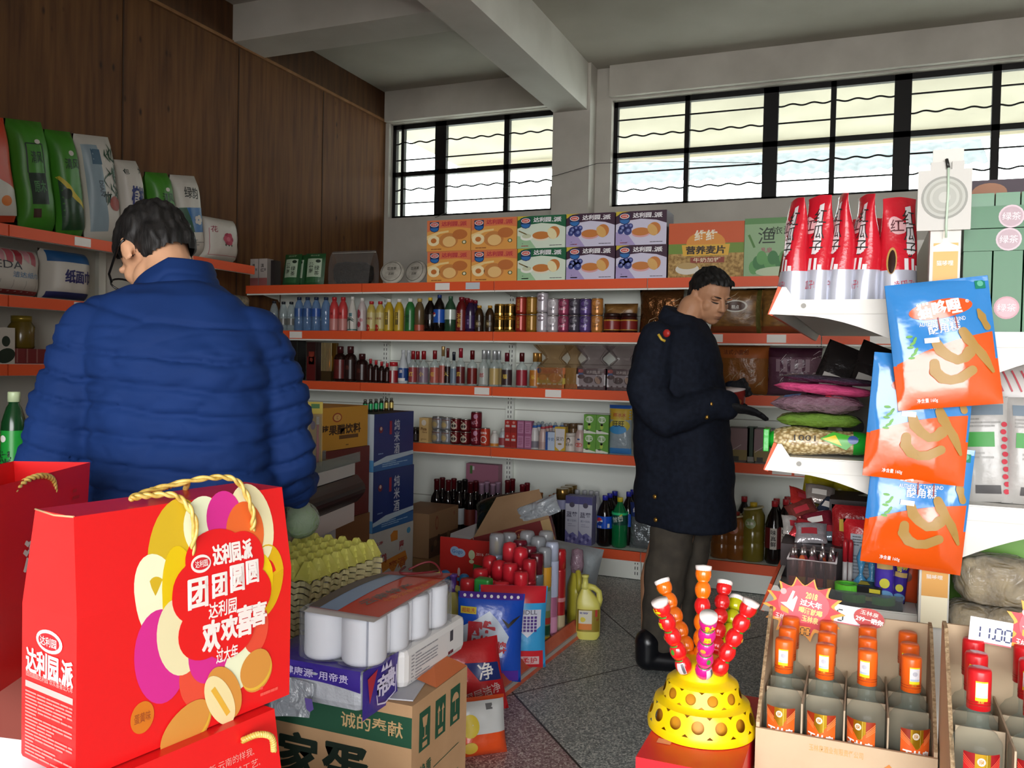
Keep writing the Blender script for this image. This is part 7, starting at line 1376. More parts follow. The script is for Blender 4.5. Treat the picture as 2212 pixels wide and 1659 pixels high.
for k, (px, py, c, nm) in enumerate(SN):
    y = GY+.26+.02*k; p = at(px, py, y=y); z_ = max(p.z-.01, L3+.092)
    pillow('snack_pack', '%s snack pack in the heap above the sausage tub, %s' % (nm, ('in front' if k < 3 else 'in the middle' if k < 6 else 'at the back')), 'snack', (p.x, y, z_), .085, .07, .028, M(c, .18, .45, bump=.5, bscale=26), lambda mb, f, w_, h_: (mb.rect(f, -w_*.3, h_*.3, w_*.2, h_*.6, inkw if k % 2 else M('#9a2a34'), 1, 3, 2)), parent_rot=(rad(-50), rad(rr.uniform(-25, 25)), rad(rr.uniform(-30, 30))), group='heap of snack packs', seed=80+k)
for k, (px, py) in enumerate(((1745, 1050), (1790, 1060), (1810, 1070))):
    p = at(px, py+35, y=GY+.62); pillow('snack_bag', 'yellow snack bag deep under the lower white shelf, %s from its tip' % ORD[k], 'bag', (p.x, GY+.62+.03*k, L3), .09, p.z-L3+.10, .05, M('#a59a1c', .22, 0, .6, bump=.4, bscale=18), lambda mb, f, w_, h_: mb.rect(f, -w_*.4, h_*.2, w_*.4, h_*.5, M('#8a9a6a'), 1, 4, 3), parent_rot=(rad(-6), rad(8), 0), group='yellow snack bags', seed=92+k)
for k, (px, py) in enumerate(((1835, 1125), (1868, 1100))):
    p = at(px, py, y=GY+.40+.06*k); pillow('snack_bag', 'grey green packet with a barcode above the red notice bag, %s' % ('front', 'rear')[k], 'packet', (p.x, p.y, p.z-.045), .10, .09, .03, M('#7d8070', .3, 0, .6, bump=.3), lambda mb, f, w_, h_: mb.rect(f, -.02, .02, .02, .045, ink, 1), parent_rot=(rad(-25), rad(-16), 0), group='grey green packets', seed=96+k)
mb = MB(); p = at(1855, 1180, y=GY+.45); mb.box((p.x, GY+.47, (L3+1.27-.335)/2+.0), (.16, .20, .935-L3), M('#2a1c1c', .5)); tag(mb.build('snack_box'), 'dark box carrying the grey green packets', 'box')
pillow('snack_bag', 'dark red snack bag with yellow corners behind the red notice bag', 'bag', (gx(1862, 1200, GY+.26).x, GY+.28, L3), .16, .20, .05, M('#8e1c20', .22, 0, .6, bump=.3), lambda mb, f, w_, h_: [mb.rect(f, w_*a, h_*.66, w_*(a+.22), h_*.82, M('#b8982c'), 1, 3, 2) for a in (-.38, -.1, .2)], seed=101)
def notice(mb, f, w_, h_): mb.rect(f, -w_*.36, h_*.12, w_*.40, h_*.80, M('#a9b2bc'), 1, 6, 6); blurb(mb, f, -w_*.32, 0, h_*.62, h_*.78, 4, M('#5a6068'), 3, 2); blurb(mb, f, w_*.1, w_*.38, h_*.62, h_*.78, 2, M('#33363a'), 4, 2); blurb(mb, f, -w_*.3, w_*.3, h_*.2, h_*.5, 6, M('#7a828c'), 5, 2)
pillow('snack_bag', 'red bag back with a pale printed notice, behind the tape rolls', 'bag', (gx(1872, 1300, GY+.20).x, GY+.21, L3), .125, .175, .04, M('#c0202a', .22, 0, .6, bump=.2), notice, seed=103)
for k, (px, py) in enumerate(((1858, 1290), (1882, 1290))):
    p = gx(px, py, GY+.13); t = thing('wrapped_toy', 'sky blue wrapped sweet with a twisted top, %s' % ('nearer the tub', 'nearer the purple sticks')[k], 'sweet', (p.x, GY+.135, L3), 0, 'blue wrapped sweets'); mb = MB()
    mb.lathe([(.012, 0), (.019, .012), (.019, .03), (.006, .046), (.004, .052), (.012, .09), (.002, .12)] if k == 0 else [(.012, 0), (.018, .012), (.018, .03), (.006, .046), (.010, .075), (.002, .09)], M('#4a90bc', .2, 0, .6, bump=.4, bscale=40), 14); mb.build('wrapper', t)
for k, px in enumerate((1822, 1834)):
    p = gx(px, 1300, GY+.12); t = thing('lip_balm_stick', 'white stick with a red cap beside the sausage tub, %s' % ('first', 'second')[k], 'stick', (p.x, GY+.17, L3), 0, 'white sticks'); mb = MB(); mb.lathe([(.006, 0), (.006, .07)], M('#b9b4b2', .3), 10); mb.build('body', t); mb = MB(); mb.lathe([(.0065, .07), (.0065, .12), (.003, .128)], M('#a8202a', .3), 10); mb.build('cap', t)
for k, (px, c, top, lb) in enumerate(((1908, '#43309a', 1195, 'purple biscuit box with yellow lettering beside the lowest pouch'), (1936, '#3a2a86', 1225, 'second purple biscuit box, half hidden and tilted'), (1968, '#b0401c', 1215, 'orange chocolate box beside the white post'))):
    y = GY+.055+.02*k; p = at(px, 1330, y=y); h_ = at(px, top, y=y).z-(L3-.03)
    pillow('biscuit_box', lb, 'box', (p.x-.012*(k == 2), y, L3+.002), (.046, .035, .050)[k], h_, .03, M(c, .25, 0, .5), (lambda mb, f, w_, h_: (mb.text(f, '奇多', 0, h_*.76, .02, M('#c9b82c'), 2, w=w_*.7, rot=10, bold=.03), mb.rect(f, -w_*.4, h_*.56, w_*.4, h_*.66, M('#b89a5a'), 1, 3, 1), mb.oval(f, 0, h_*.34, w_*.26, w_*.26, M('#c9c43a'), 2), mb.oval(f, w_*.05, h_*.14, w_*.4, w_*.3, M('#6a9ac8'), 2))) if k < 2 else (lambda mb, f, w_, h_: (mb.oval(f, 0, h_*.8, w_*.26, w_*.3, M('#c99a2c'), 2), mb.oval(f, -w_*.1, h_*.5, w_*.25, w_*.25, M('#5a2a1c'), 2))), parent_rot=(0, rad((0, 6, 3)[k]), 0), seed=105+k)
neon = M('#62c63a', .3, 0, .5)
t = thing('plastic_tray', 'clear tray holding green tape rolls and black packs on the lower shelf', 'tray', (gx(1850, 1340, GY+.02).x, GY+.055, L3)); mb = MB(); mb.box((0, -.055, .018), (.20, .002, .034), film('#c9cfcf', .9, .08)); mb.box((0, 0, .0015), (.20, .11, .003), M('#2c2c2e', .4)); mb.build('tray_body', t)
for k, (px, dz, dy) in enumerate(((1828, .019, 0), (1845, 0, -.01), (1905, 0, -.01))):
    t = thing('tape_roll', 'bright green tape roll in the clear tray, %s' % ('on top of another', 'under the other roll', 'beside the black packs')[k], 'tape roll', (gx(px, 1320, GY+.05).x, GY+.055+dy, L3+.004+dz), 0, 'green tape rolls'); mb = MB(); mb.lathe([(.020, 0), (.029, 0), (.029, .018), (.020, .018), (.020, 0)], neon, 26, smooth=False, cap=False); mb.build('roll', t)
    mb = MB(); mb.lathe([(.018, .002), (.0199, .002), (.0199, .016), (.018, .016), (.018, .002)], M('#3f9a2c', .5), 20, cap=False); mb.build('core', t)
for k, (px, dz) in enumerate(((1872, 0), (1880, .020))):
    carton('razor_pack', 'black and yellow pack in the clear tray, %s' % ('lower', 'upper')[k], 'pack', (gx(px, 1320, GY+.05).x, GY+.06, L3+.004+dz), .055, .06, .019, M('#1b1a1c', .3), lambda mb, F, L, R, T, w, d, h: (mb.poly(T, [(0, d*.2), (w*.5, d*.3), (w*.3, d*.8), (0, d*.9)], M('#c9bc2c'), 1), mb.rect(F, w*.5, h*.3, w*.95, h*.8, M('#c9bc2c'), 1)), rz=rad(-8), group='black and yellow packs')
# ================================================================== FOREGROUND
TZ = .55
wood = noisy('table_board', '#8a6a48', '#a5835c', 6, .6, (1, 8, 1))
t = thing('display_table', 'low table carrying the liquor cartons and the candy stand', 'table', (.13, 1.62, 0)); mb = MB(); mb.box((0, 0, TZ-.015), (.92, .56, .03), wood); mb.build('tabletop', t)
for x in (-.44, .44):
    for y in (-.25, .25): mb = MB(); mb.box((x, y, (TZ-.03)/2), (.04, .04, TZ-.03), wood); mb.build('leg', t)
# red box under the candy stand
def rb(mb, F, L, R, T, w, d, h): mb.rect(T, .02, .07, .045, .09, M('#e08a7a', .4), 1); blurb(mb, F, w*.1, w*.5, h*.5, h*.8, 2, M('#e8948a'), 2)
carton('red_box', 'plain bright red box under the yellow candy stand', 'box', (-.262, 1.635, TZ), .176, .37, .07, M('#d8202a', .35, 0, .5), rb)
# candy stand: yellow stepped dome with holes
SZ = TZ+.07; sx, sy = -.268, 1.625
t = thing('candy_stand', 'yellow plastic stepped stand with round holes, full of candy sticks', 'stand', (sx, sy, SZ+.001))
ylm = M('#e8c80a', .3, 0, .5); dark = M('#7a3a12', .6)
mb = MB(); prof = [(.100, 0), (.101, .012), (.097, .040), (.090, .050), (.076, .056), (.073, .062), (.071, .082), (.064, .090), (.050, .095), (.047, .100), (.045, .125), (.041, .130), (.030, .131)]
def ring_holes(r0, z0, r1, z1, n, hr, off):
    """slanted band pierced by n round holes"""
    S = 12; nu = n*S
    for k in range(n):
        a0 = 2*PI*k/n+off; da = 2*PI/n
        def P(s_, q): r_ = r0+(r1-r0)*q; a = a0+da*s_; return (r_*math.cos(a), r_*math.sin(a), z0+(z1-z0)*q)
        rm = (r0+r1)/2; hh = math.hypot(r1-r0, z1-z0); ra, rq = hr/(rm*da), hr/hh; N_ = 20; o = []
        inner = [P(.5+ra*math.cos(2*PI*i/N_), .5+rq*math.sin(2*PI*i/N_)) for i in range(N_)]
        outer = []
        for i in range(N_):
            c_, s_ = math.cos(2*PI*i/N_), math.sin(2*PI*i/N_); m_ = max(abs(c_), abs(s_)); outer.append(P(.5+.5*c_/m_, .5+.5*s_/m_))
        mb.add(inner+outer, [(i, (i+1) % N_, N_+(i+1) % N_, N_+i) for i in range(N_)], ylm, True)
mb.lathe([(.100, 0), (.101, .010), (.0995, .016)], ylm, 64, cap=False); ring_holes(.0995, .016, .088, .052, 14, .0115, .1)
mb.lathe([(.088, .052), (.077, .056), (.074, .060)], ylm, 64, cap=False); ring_holes(.074, .060, .066, .088, 11, .0100, .3)
mb.lathe([(.066, .088), (.060, .093), (.050, .096), (.047, .100), (.0455, .122), (.042, .128), (.030, .130), (.0, .130)], ylm, 64, cap=False); mb.weld(); mb.build('dome', t)
mb = MB(); mb.lathe([(.085, .002), (.078, .045), (.060, .080), (.03, .09), (0, .09)], M('#c98a1a', .5), 32, cap=False); mb.build('inner_shell', t)
# candy sticks: strings of round sweets in printed film with a white cap
def stick(bx, by, tx, ty, db, dt, n, cols, lb, gp='candy sticks in the yellow stand'):
    a = at(bx, by, d=db); b = at(tx, ty, d=dt); v = b-a; L_ = v.length; q = v.to_track_quat('Z', 'Y')
    t = thing('candy_stick', lb, 'candy', a, 0, gp); t.rotation_mode = 'QUATERNION'; t.rotation_quaternion = q
    mb = MB(); prof = []; seg = L_/n; r_ = .0155; 
    for k in range(n):
        for i in range(7): s_ = i/6; prof.append((r_*(.62+.38*math.sin(PI*s_)**.75), k*seg+seg*s_))
    m_ = {i: M(cols[min(n-1, i//7)], .16, 0, .6, coat=.5) for i in range(len(prof)-1)}
    mb.lathe(prof, M(cols[0], .2), 18, mats=m_); mb.build('sweets', t)
    mb = MB(); fy = M('#d8d01c', .25); fg = M('#3f8a2c', .3)
    sf = lambda u, v_, e=1: ((r_*(.64+.38*math.sin(PI*((v_/seg) % 1))**.75)+.0005*e)*math.sin(u/r_), -(r_*(.64+.38*math.sin(PI*((v_/seg) % 1))**.75)+.0005*e)*math.cos(u/r_), v_)
    lb_ = MB(); lb_.text(flat, '糖', .003, L_-.62*seg, .018, fy, 1, bold=.05); lb_.text(flat, '果', .0, L_-1.5*seg, .013, fy, 1, bold=.05); lb_.rect(flat, .004, seg*.15, .019, seg*.9, M('#c9c4c8', .3), 1); lb_.rect(flat, .013, seg*.2, .018, seg*.85, M('#5a5a60', .3), 2)
    for k in range(n): lb_.rect(flat, -.02, k*seg-.0012 if k else .001, .02, k*seg+.002, fg, 1)
    lb_.oval(flat, -.006, L_-2.4*seg, .005, .004, M('#d8a03a', .3), 1); lb_.oval(flat, .006, L_-3.3*seg, .004, .005, fg, 1); lb_.remap(sf, .004); lb_.build('print', t)
    mb = MB(); mb.lathe([(r_*.92, L_-seg*.30), (r_*1.02, L_-seg*.12), (r_*1.0, L_), (.001, L_+.002)], M('#e6e0dc', .35), 20); mb.build('cap', t)
    return t
o_, rd_, mg_, yg_ = '#e8700c', '#d41a1c', '#d81a86', '#b8b80c'
stick(1482, 1452, 1424, 1297, 1.585, 1.56, 5, [rd_, rd_, rd_, rd_, rd_], 'red candy stick leaning outward on the side of the shop aisle')
stick(1500, 1440, 1429, 1252, 1.64, 1.70, 6, [o_]*6, 'orange candy stick behind the red one leaning towards the aisle')
stick(1513, 1432, 1520, 1222, 1.64, 1.66, 6, [o_, o_, o_, rd_, o_, o_], 'tallest orange candy stick, upright in the middle')
stick(1519, 1460, 1531, 1330, 1.555, 1.47, 5, [mg_, mg_, mg_, mg_, mg_], 'magenta candy stick leaning forward over the stand')
stick(1541, 1440, 1566, 1255, 1.66, 1.72, 6, [rd_]*6, 'red candy stick standing back, beside the tallest orange one')
stick(1556, 1440, 1592, 1290, 1.66, 1.74, 5, [yg_]*5, 'yellow green candy stick half hidden behind the red ones')
stick(1548, 1456, 1624, 1298, 1.575, 1.56, 5, [rd_]*5, 'red candy stick leaning outward towards the liquor carton')

# liquor cartons and bottles
kb1 = noisy('kraft_light', '#b9a184', '#c9b294', 4, .85, bump=.03); kedge = noisy('corrugated_edge', '#8d7355', '#b39a78', 160, .9, (1, 1, 1), bump=.5)
lglass = film('#93a69d', .93, .03, .12)
def liquor_carton(x0, y0, z, w_, d_, front, back, lb):
    t = thing('liquor_carton', lb, 'carton', (x0, y0, z)); th = .006
    mb = MB(); mb.box((w_/2, th/2, front/2), (w_, th, front), kb1); mb.box((w_/2, d_-th/2, back/2), (w_, th, back), kb1)
    # cut-down side walls sloping from the back to the front panel
    for x in (0, w_-th): mb.prism([(th, 0), (d_-th, 0), (d_-th, back), (d_*.82, back-.002), (th, front+.008)], kb1, th, 'x', x)
    for x in (0, w_-th): mb.prism([(th, front+.0085), (d_*.82, back-.0015), (d_-th, back+.0005), (d_-th, back+.0045), (d_*.82, back+.003), (th, front+.0125)], kedge, th, 'x', x)
    mb.box((w_/2, d_/2, .003), (w_-.014, d_-.014, .006), kb1)
    f = lambda u, v, e=1: (u, -.0006*e, v)
    mb.rect(f, 0, 0, w_*.98, front*.22, M('#c4702c', .7), 1); mb.text(f, '玉林泉酒业有限责任公司', w_*.46, front*.82, .012, M('#c99a62', .7), 1, w=w_*.3); mb.line(f, [(w_*.52, front*.36), (w_*.66, front*.46), (w_*.76, front*.72)], [.001, .008, .010], M('#c9803c', .7), 1); mb.text(f, '过海龙云南玉林泉', w_*.25, front*.12, .012, M('#d8a066', .7), 2, w=w_*.42)
    mb.build('body', t)
    mb = MB(); nx, ny = 4, 3; pitch = (w_-.014)/nx; py_ = (d_-.014)/ny; cb = noisy('divider_board', '#a3917a', '#b7a68d', 6, .85, bump=.03)
    for i in range(1, nx): mb.box((.007+pitch*i, d_/2, .078), (.0028, d_-.02, .145), cb)
    for j in range(1, ny):
        for i in range(nx): mb.box((.007+pitch*(i+.5), .007+py_*j, .074+.004*((i+j) % 2)), (pitch-.006, .0028, .14), cb)
    mb.build('divider', t); return pitch, py_
LB = {}
def liquor(x, y, z, red, lb, rz=0):
    key = red
    c1 = '#c81c22' if red else '#e0601a'
    if key not in LB:
        t = thing('liquor_bottle', lb, 'bottle', (x, y, z), rz, 'clear liquor bottles with %s caps' % ('red' if red else 'orange')); r_ = .034; K = .0295
        mb = MB(); outp = [(.031, 0), (.034, .004), (.034, .130), (.033, .137), (.0285, .143), (.0265, .1475), (.020, .152), (.0152, .157), (.0145, .164), (.0145, .192)]
        mb.lathe(outp, lglass, 36); mb.build('body', t)
        mb = MB(); mb.lathe([(.0163, .184), (.0165, .232), (.0163, .240), (.0150, .2435), (.0, .2435)], M(c1, .3, 0, .5), 26); cf0 = cyl(.0166, .0004); cf = lambda u, v, e=1: cf0(u, v+K, e)
        mb.rect(cf, -.0085, .170, .0085, .199, M('#dccf1c', .35), 1, 6, 1); mb.rect(cf, -.008, .175, .008, .197, M('#d4d2d6', .35), 2, 6, 1); mb.oval(cf, 0, .188, .004, .004, M('#b0b0ba', .4), 3, 0, 12); mb.rect(cf, -.007, .1755, .007, .1790, M('#a9b8c8', .4), 3, 4, 1)
        for zz in (.1625, .1665): mb.rect(cf, -.03, zz, .03, zz+.0007, M('#8a2c12', .4), 1, 16, 1)
        mb.text(cf, '玉林', -.001, .1685, .004, M('#d8a83a', .3, .5), 2); mb.build('cap', t)
        mb = MB(); bf0 = cyl(r_+.0004, .0004); bf = lambda u, v, e=1: bf0(u, .128-(.094-v)*.92, e); oc = M('#b81c20' if red else '#d85a1c', .3, 0, .5); gd = M('#b08a1c', .25, .7)
        A_ = [(a/10*.047-.0235) for a in range(11)]
        mb.rect(flat, -.026, .012, .026, .094, oc, 1); mb.rect(flat, -.0105, .070, .0105, .094, gd, 2); mb.poly(flat, [(-.0105, .072), (.0105, .072), (.002, .058), (-.002, .058)], gd, 2); mb.rect(flat, .0045, .060, .0055, .094, M('#d8c05a', .25, .6), 3)
        for s_ in (-1, 1):
            mb.poly(flat, [(s_*.0105, .070), (s_*.026, .088), (s_*.026, .094), (s_*.0105, .094)][::s_], M('#8a1218' if red else '#8e2a10', .3), 2)
            for k in range(4): mb.line(flat, [(s_*.026, .090-.004*k), (s_*.011, .074-.003*k)], .0013, M('#d04a3a' if red else '#e8824a', .3), 3)
        mb.oval(flat, -.002, .082, .0055, .0065, M('#d8cfc0', .4), 3, 0, 16); mb.text(flat, '泉', -.002, .082, .008, M('#a8762c'), 4); mb.text(flat, '玉林泉', .0, .045, .021, M('#e8e4e0', .4), 3, w=.046, bold=.03, rot=-4); mb.rect(flat, -.016, .024, .016, .031, M('#d8cfc8', .4), 3); mb.text(flat, '小曲清香型', 0, .0275, .005, M('#8a2c20'), 4, w=.028)
        mb.remap(bf, .005); mb.build('label', t)
        LB[key] = t
    else:
        t = dup(LB[key], (x, y, z), lb, rz)
    return t
c1x, c1y = -.165, 1.59; 
pt, pyy = liquor_carton(c1x, c1y, TZ+.003, .296, .235, .098, .262, 'light brown carton of liquor with orange caps, its front cut low')
rr = random.Random(9)
for j in range(3):
    for i in range(4):
        liquor(c1x+.007+pt*(i+.5), c1y+.007+pyy*(j+.5), TZ+.012, False, 'orange capped liquor bottle, %s of four in the carton\'s %s row' % (ORD[i], ('front', 'middle', 'back')[j]), rad(rr.uniform(-24, 24)))
c2x, c2y = .134, 1.394; RZ = TZ+.0575
mb = MB(); mb.box((c2x+.16, c2y+.12, TZ+.0275), (.31, .24, .053), kb1); tag(mb.build('closed_carton'), 'closed carton under the one with red capped liquor', 'carton')
pt2, pyy2 = liquor_carton(c2x, c2y, RZ, .31, .245, .075, .262, 'light brown carton of liquor with red caps, beside the orange capped one')
for j in range(3):
    for i in range(4):
        liquor(c2x+.007+pt2*(i+.5)-.004*(2-j), c2y+.007+pyy2*(j+.5), RZ+.009, True, 'red capped liquor bottle, %s of four in the nearer carton\'s %s row' % (ORD[i], ('front', 'middle', 'back')[j]), rad(rr.uniform(-18, 18)))
# price signs
def seven(mb, f, s, u, v, h, m_):
    """seven-segment price figures"""
    w = h*.5; seg = {'0': 'abcdef', '1': 'bc', '5': 'afgcd', '3': 'abgcd', '9': 'abcdfg'}
    x = u; tk_ = h*.11
    for ch in s:
        if ch == '.': mb.rect(f, x, v-h/2, x+tk_*1.4, v-h/2+tk_*1.4, m_, 3); x += h*.22; continue
        g = seg[ch]; y0, y1, ym = v-h/2, v+h/2, v; e_ = h*.06
        for k, (a, b) in dict(a=((x+e_, y1), (x+w-e_, y1)), d=((x+e_, y0), (x+w-e_, y0)), g=((x+e_, ym), (x+w-e_, ym)), b=((x+w, ym+e_), (x+w, y1-e_)), c=((x+w, y0+e_), (x+w, ym-e_)), f=((x, ym+e_), (x, y1-e_)), e=((x, y0+e_), (x, ym-e_))).items():
            if k in g: mb.line(f, [a, b], tk_, m_, 3)
        x += h*.72
def burst(name, lb, px, py, y, W_, H_, rot=0, price=True):
    c = at(px, py, y=y); t = thing(name, lb, 'price sign', (c.x, y, c.z), 0, rot=(rad(-4), rad(rot), 0)); mb = MB(); f = lambda u, v, e=1: (u, -.0006*e, v)
    def star(k_, n=14):
        pts = []
        for i in range(n*6):
            a = 2*PI*i/(n*6); fpart = (i/6) % 1; s_ = abs(2*fpart-1)**1.7; rr_ = .74+.26*s_
            pts.append((W_/2*rr_*math.cos(a)*k_, H_/2*rr_*math.sin(a)*k_))
        return pts
    og_ = M('#e89a2c', .4); rd2 = M('#c82834', .4); pk2 = M('#d8525c', .4)
    p0 = star(1); mb.prism([(a, b) for a, b in p0], og_, .0015, 'y', 0); mb.add([f(0, 0, 1)]+[f(a, b, 1) for a, b in p0], [(0, 1+i, 1+(i+1) % len(p0)) for i in range(len(p0))], og_)
    p1 = star(.90); mb.add([f(0, .003, 2)]+[f(a, b+.003, 2) for a, b in p1], [(0, 1+i, 1+(i+1) % len(p1)) for i in range(len(p1))], rd2)
    mb.oval(f, 0, .01, W_*.31, H_*.29, pk2, 3)
    wt = M('#e8e0d8', .4); gd2 = M('#e8c87a', .4)
    mb.oval(f, -W_*.25, H_*.24, .006, .006, M('#e0a0a0', .4), 4); mb.poly(f, [(-W_*.28, H_*.06), (-W_*.20, H_*.08), (-W_*.14, H_*.27), (-W_*.11, H_*.26), (-W_*.14, H_*.12), (-W_*.09, H_*.20), (-W_*.075, H_*.17), (-W_*.12, -H_*.06), (-W_*.17, -H_*.02)], wt, 4); mb.poly(f, [(-W_*.27, H_*.02), (-W_*.18, -H_*.02), (-W_*.17, -H_*.10), (-W_*.27, -H_*.06)], M('#d89a2c', .4), 4)
    mb.text(f, '玉林泉', -W_*.25, -H_*.16, .012, wt, 4, w=W_*.16, rot=-8)
    for k, s in enumerate(('2018', '过大年', '喝酒就喝', '玉林泉')): mb.text(f, s, W_*.09, H_*(.22-.12*k), .013, gd2 if k != 1 else wt, 5, w=W_*(.14, .26, .28, .2)[k], bold=.04, rot=-6)
    mb.rect(f, -W_*.20, -H_*.40, W_*.10, -H_*.26, og_, 4)
    if price: seven(mb, lambda u, v, e=1: f(u, v, e+3), '11.00', -W_*.16, -H_*.335, .014, M('#3a2c10', .5))
    mb.build('printed_star', t); return t
burst('price_sign', 'starburst price sign over the orange capped bottles', 1735, 1316, 1.800, .158, .128, 2)
burst('price_sign', 'starburst price sign over the red capped bottles, cut by the photo edge', 2264, 1372, 1.600, .135, .125, 4, False)
def card_(lb, px, py, y, w_, h_, s, hh, rot=0, extra=None):
    c = at(px, py, y=y); t = thing('price_card', lb, 'price card', (c.x, y, c.z), 0, 'white price cards', rot=(rad(-4), rad(rot), 0)); mb = MB(); mb.box((0, .0006, 0), (w_, .0012, h_), M('#dfe3e8', .4)); f = lambda u, v, e=1: (u, -.0006*e, v)
    seven(mb, f, s, -w_*.40, -h_*.06, hh, M('#20285c' if extra is None else '#222222', .5)); 
    mb.rect(f, -w_/2, -h_/2, w_/2, -h_/2+.002, M('#c8606a', .4), 2); mb.build('card', t)
    if extra: mb = MB(); extra(mb, f); mb.build('sticker', t)
card_('white price card reading eleven, over the red capped bottles', 2140, 1365, 1.590, .062, .040, '11.00', .019, 4)
def bubble(mb, f): r2 = M('#b02a28', .4); mb.oval(f, .033, .002, .028, .019, r2, 6, -4); mb.text(f, '玉林泉', .033, .011, .009, M('#e0d0c8'), 7, w=.034, rot=-6); mb.text(f, '299一晒你', .034, -.002, .011, M('#e8e4e0'), 7, w=.050, rot=-4, bold=.03)
card_('white price card with a red oval sticker, between starburst and hanging pouches', 1838, 1330, 1.806, .062, .036, '5', .021, 4, bubble)

# red gift bags
gred = M('#d81a1c', .33, 0, .5); gred_l = M('#d83a3c', .4); gold = noisy('gold_cord', '#b5913a', '#d8bd6a', 60, .35, bump=.3, spec=.6); brd = M('#c9a57c', .8)
def rope(mb, pts, r_=.0042):
    """twisted cord: two strands winding round each other"""
    P = []; n = 60; pts = [Vector(p) for p in pts]
    def cr(t):
        m = len(pts)-1; i = min(int(t*m), m-1); q = t*m-i; p0, p1, p2, p3 = pts[max(i-1, 0)], pts[i], pts[i+1], pts[min(i+2, m)]
        return .5*((2*p1)+(-p0+p2)*q+(2*p0-5*p1+4*p2-p3)*q*q+(-p0+3*p1-3*p2+p3)*q**3)
    for ph in (0, PI):
        Q = []
        for k in range(n*3):
            t = k/(n*3-1); c = cr(t); d = (cr(min(1, t+.01))-cr(max(0, t-.01))).normalized(); a = d.cross(Vector((0, 0, 1))); a = a.normalized() if a.length > 1e-3 else Vector((1, 0, 0)); b = d.cross(a); w_ = t*70+ph
            Q.append(c+(a*math.cos(w_)+b*math.sin(w_))*r_*.55)
        mb.tube(Q, r_*.68, gold, 7)
GW, GD, GH = .356, .130, .335
def gift_bag(lb, loc, rz, art=None, ropes=True, opened=False, rot=None, back_rope=True):
    t = thing('gift_bag', lb, 'gift bag', loc, rz, 'red gift bags', rot=rot); dT = GD*(1.12 if opened else .70); zb = GH*.62; x0, x1 = 0, GW
    mb = MB(); th = .002
    fy = lambda z: (-(GD-dT)/2*-1*0) + (0 if z <= zb else (GD-dT)/2*(z-zb)/(GH-zb))
    V = [(x0, 0, 0), (x1, 0, 0), (x1, 0, zb), (x0, 0, zb), (x1-.004, (GD-dT)/2, GH), (x0+.006, (GD-dT)/2, GH), (x0, GD, 0), (x1, GD, 0), (x1, GD, zb), (x0, GD, zb), (x1-.004, GD-(GD-dT)/2, GH), (x0+.006, GD-(GD-dT)/2, GH)]
    Fs = [(0, 1, 2, 3), (3, 2, 4, 5), (7, 6, 9, 8), (8, 9, 11, 10), (6, 0, 3, 9), (9, 3, 5, 11), (1, 7, 8, 2), (2, 8, 10, 4), (1, 0, 6, 7)]
    mb.add(V, Fs, gred); 
    if not opened: mb.add([V[5], V[4], V[10], V[11]], [(0, 1, 2, 3)], gred)
    e_ = .0018
    for a, b in ((5, 11),): mb.tube([V[a], ((V[a][0]), (V[a][1]+V[b][1])/2, GH-.003), V[b]], .0014, brd, 6)
    mb.build('body', t)
    nrm = Vector((0, -(GH-zb), (GD-dT)/2)).normalized()
    def F(u, v, e=1):
        if v <= zb: return (u, -.0006*e, v)
        y = (GD-dT)/2*(v-zb)/(GH-zb); return (u, y-.0007*e, v+.0002*e)
    def Lf(u, v, e=1): return (-.0007*e+(0 if v <= zb else .006*(v-zb)/(GH-zb)), GD-u, v)
    if art: mb = MB(); art(mb, F, Lf); mb.build('print', t)
    if ropes:
        mb = MB(); yF = (GD-dT)/2*.72; yB = GD-yF; zh = GH*.86
        rope(mb, [(GW*.49, yF-.004, zh-.035), (GW*.49, yF-.012, zh+.02), (GW*.44, yF+.004, GH+.008), (GW*.34, yF+.02, GH+.012), (GW*.29, yF+.03, GH+.010), (GW*.42, yF+.035, GH+.018), (GW*.60, yF+.012, GH+.028), (GW*.72, yF-.002, GH+.020), (GW*.785, yF-.010, zh+.02), (GW*.80, yF-.004, zh-.012)])
        mb.build('cord_handle', t)
        if back_rope: mb = MB(); rope(mb, [(GW*.66, yB-.01, GH+.002), (GW*.64, yB-.02, GH+.014), (GW*.50, yB-.035, GH+.012), (GW*.45, yB-.03, GH+.010)], .0038); mb.build('cord_handle', t)
    return t
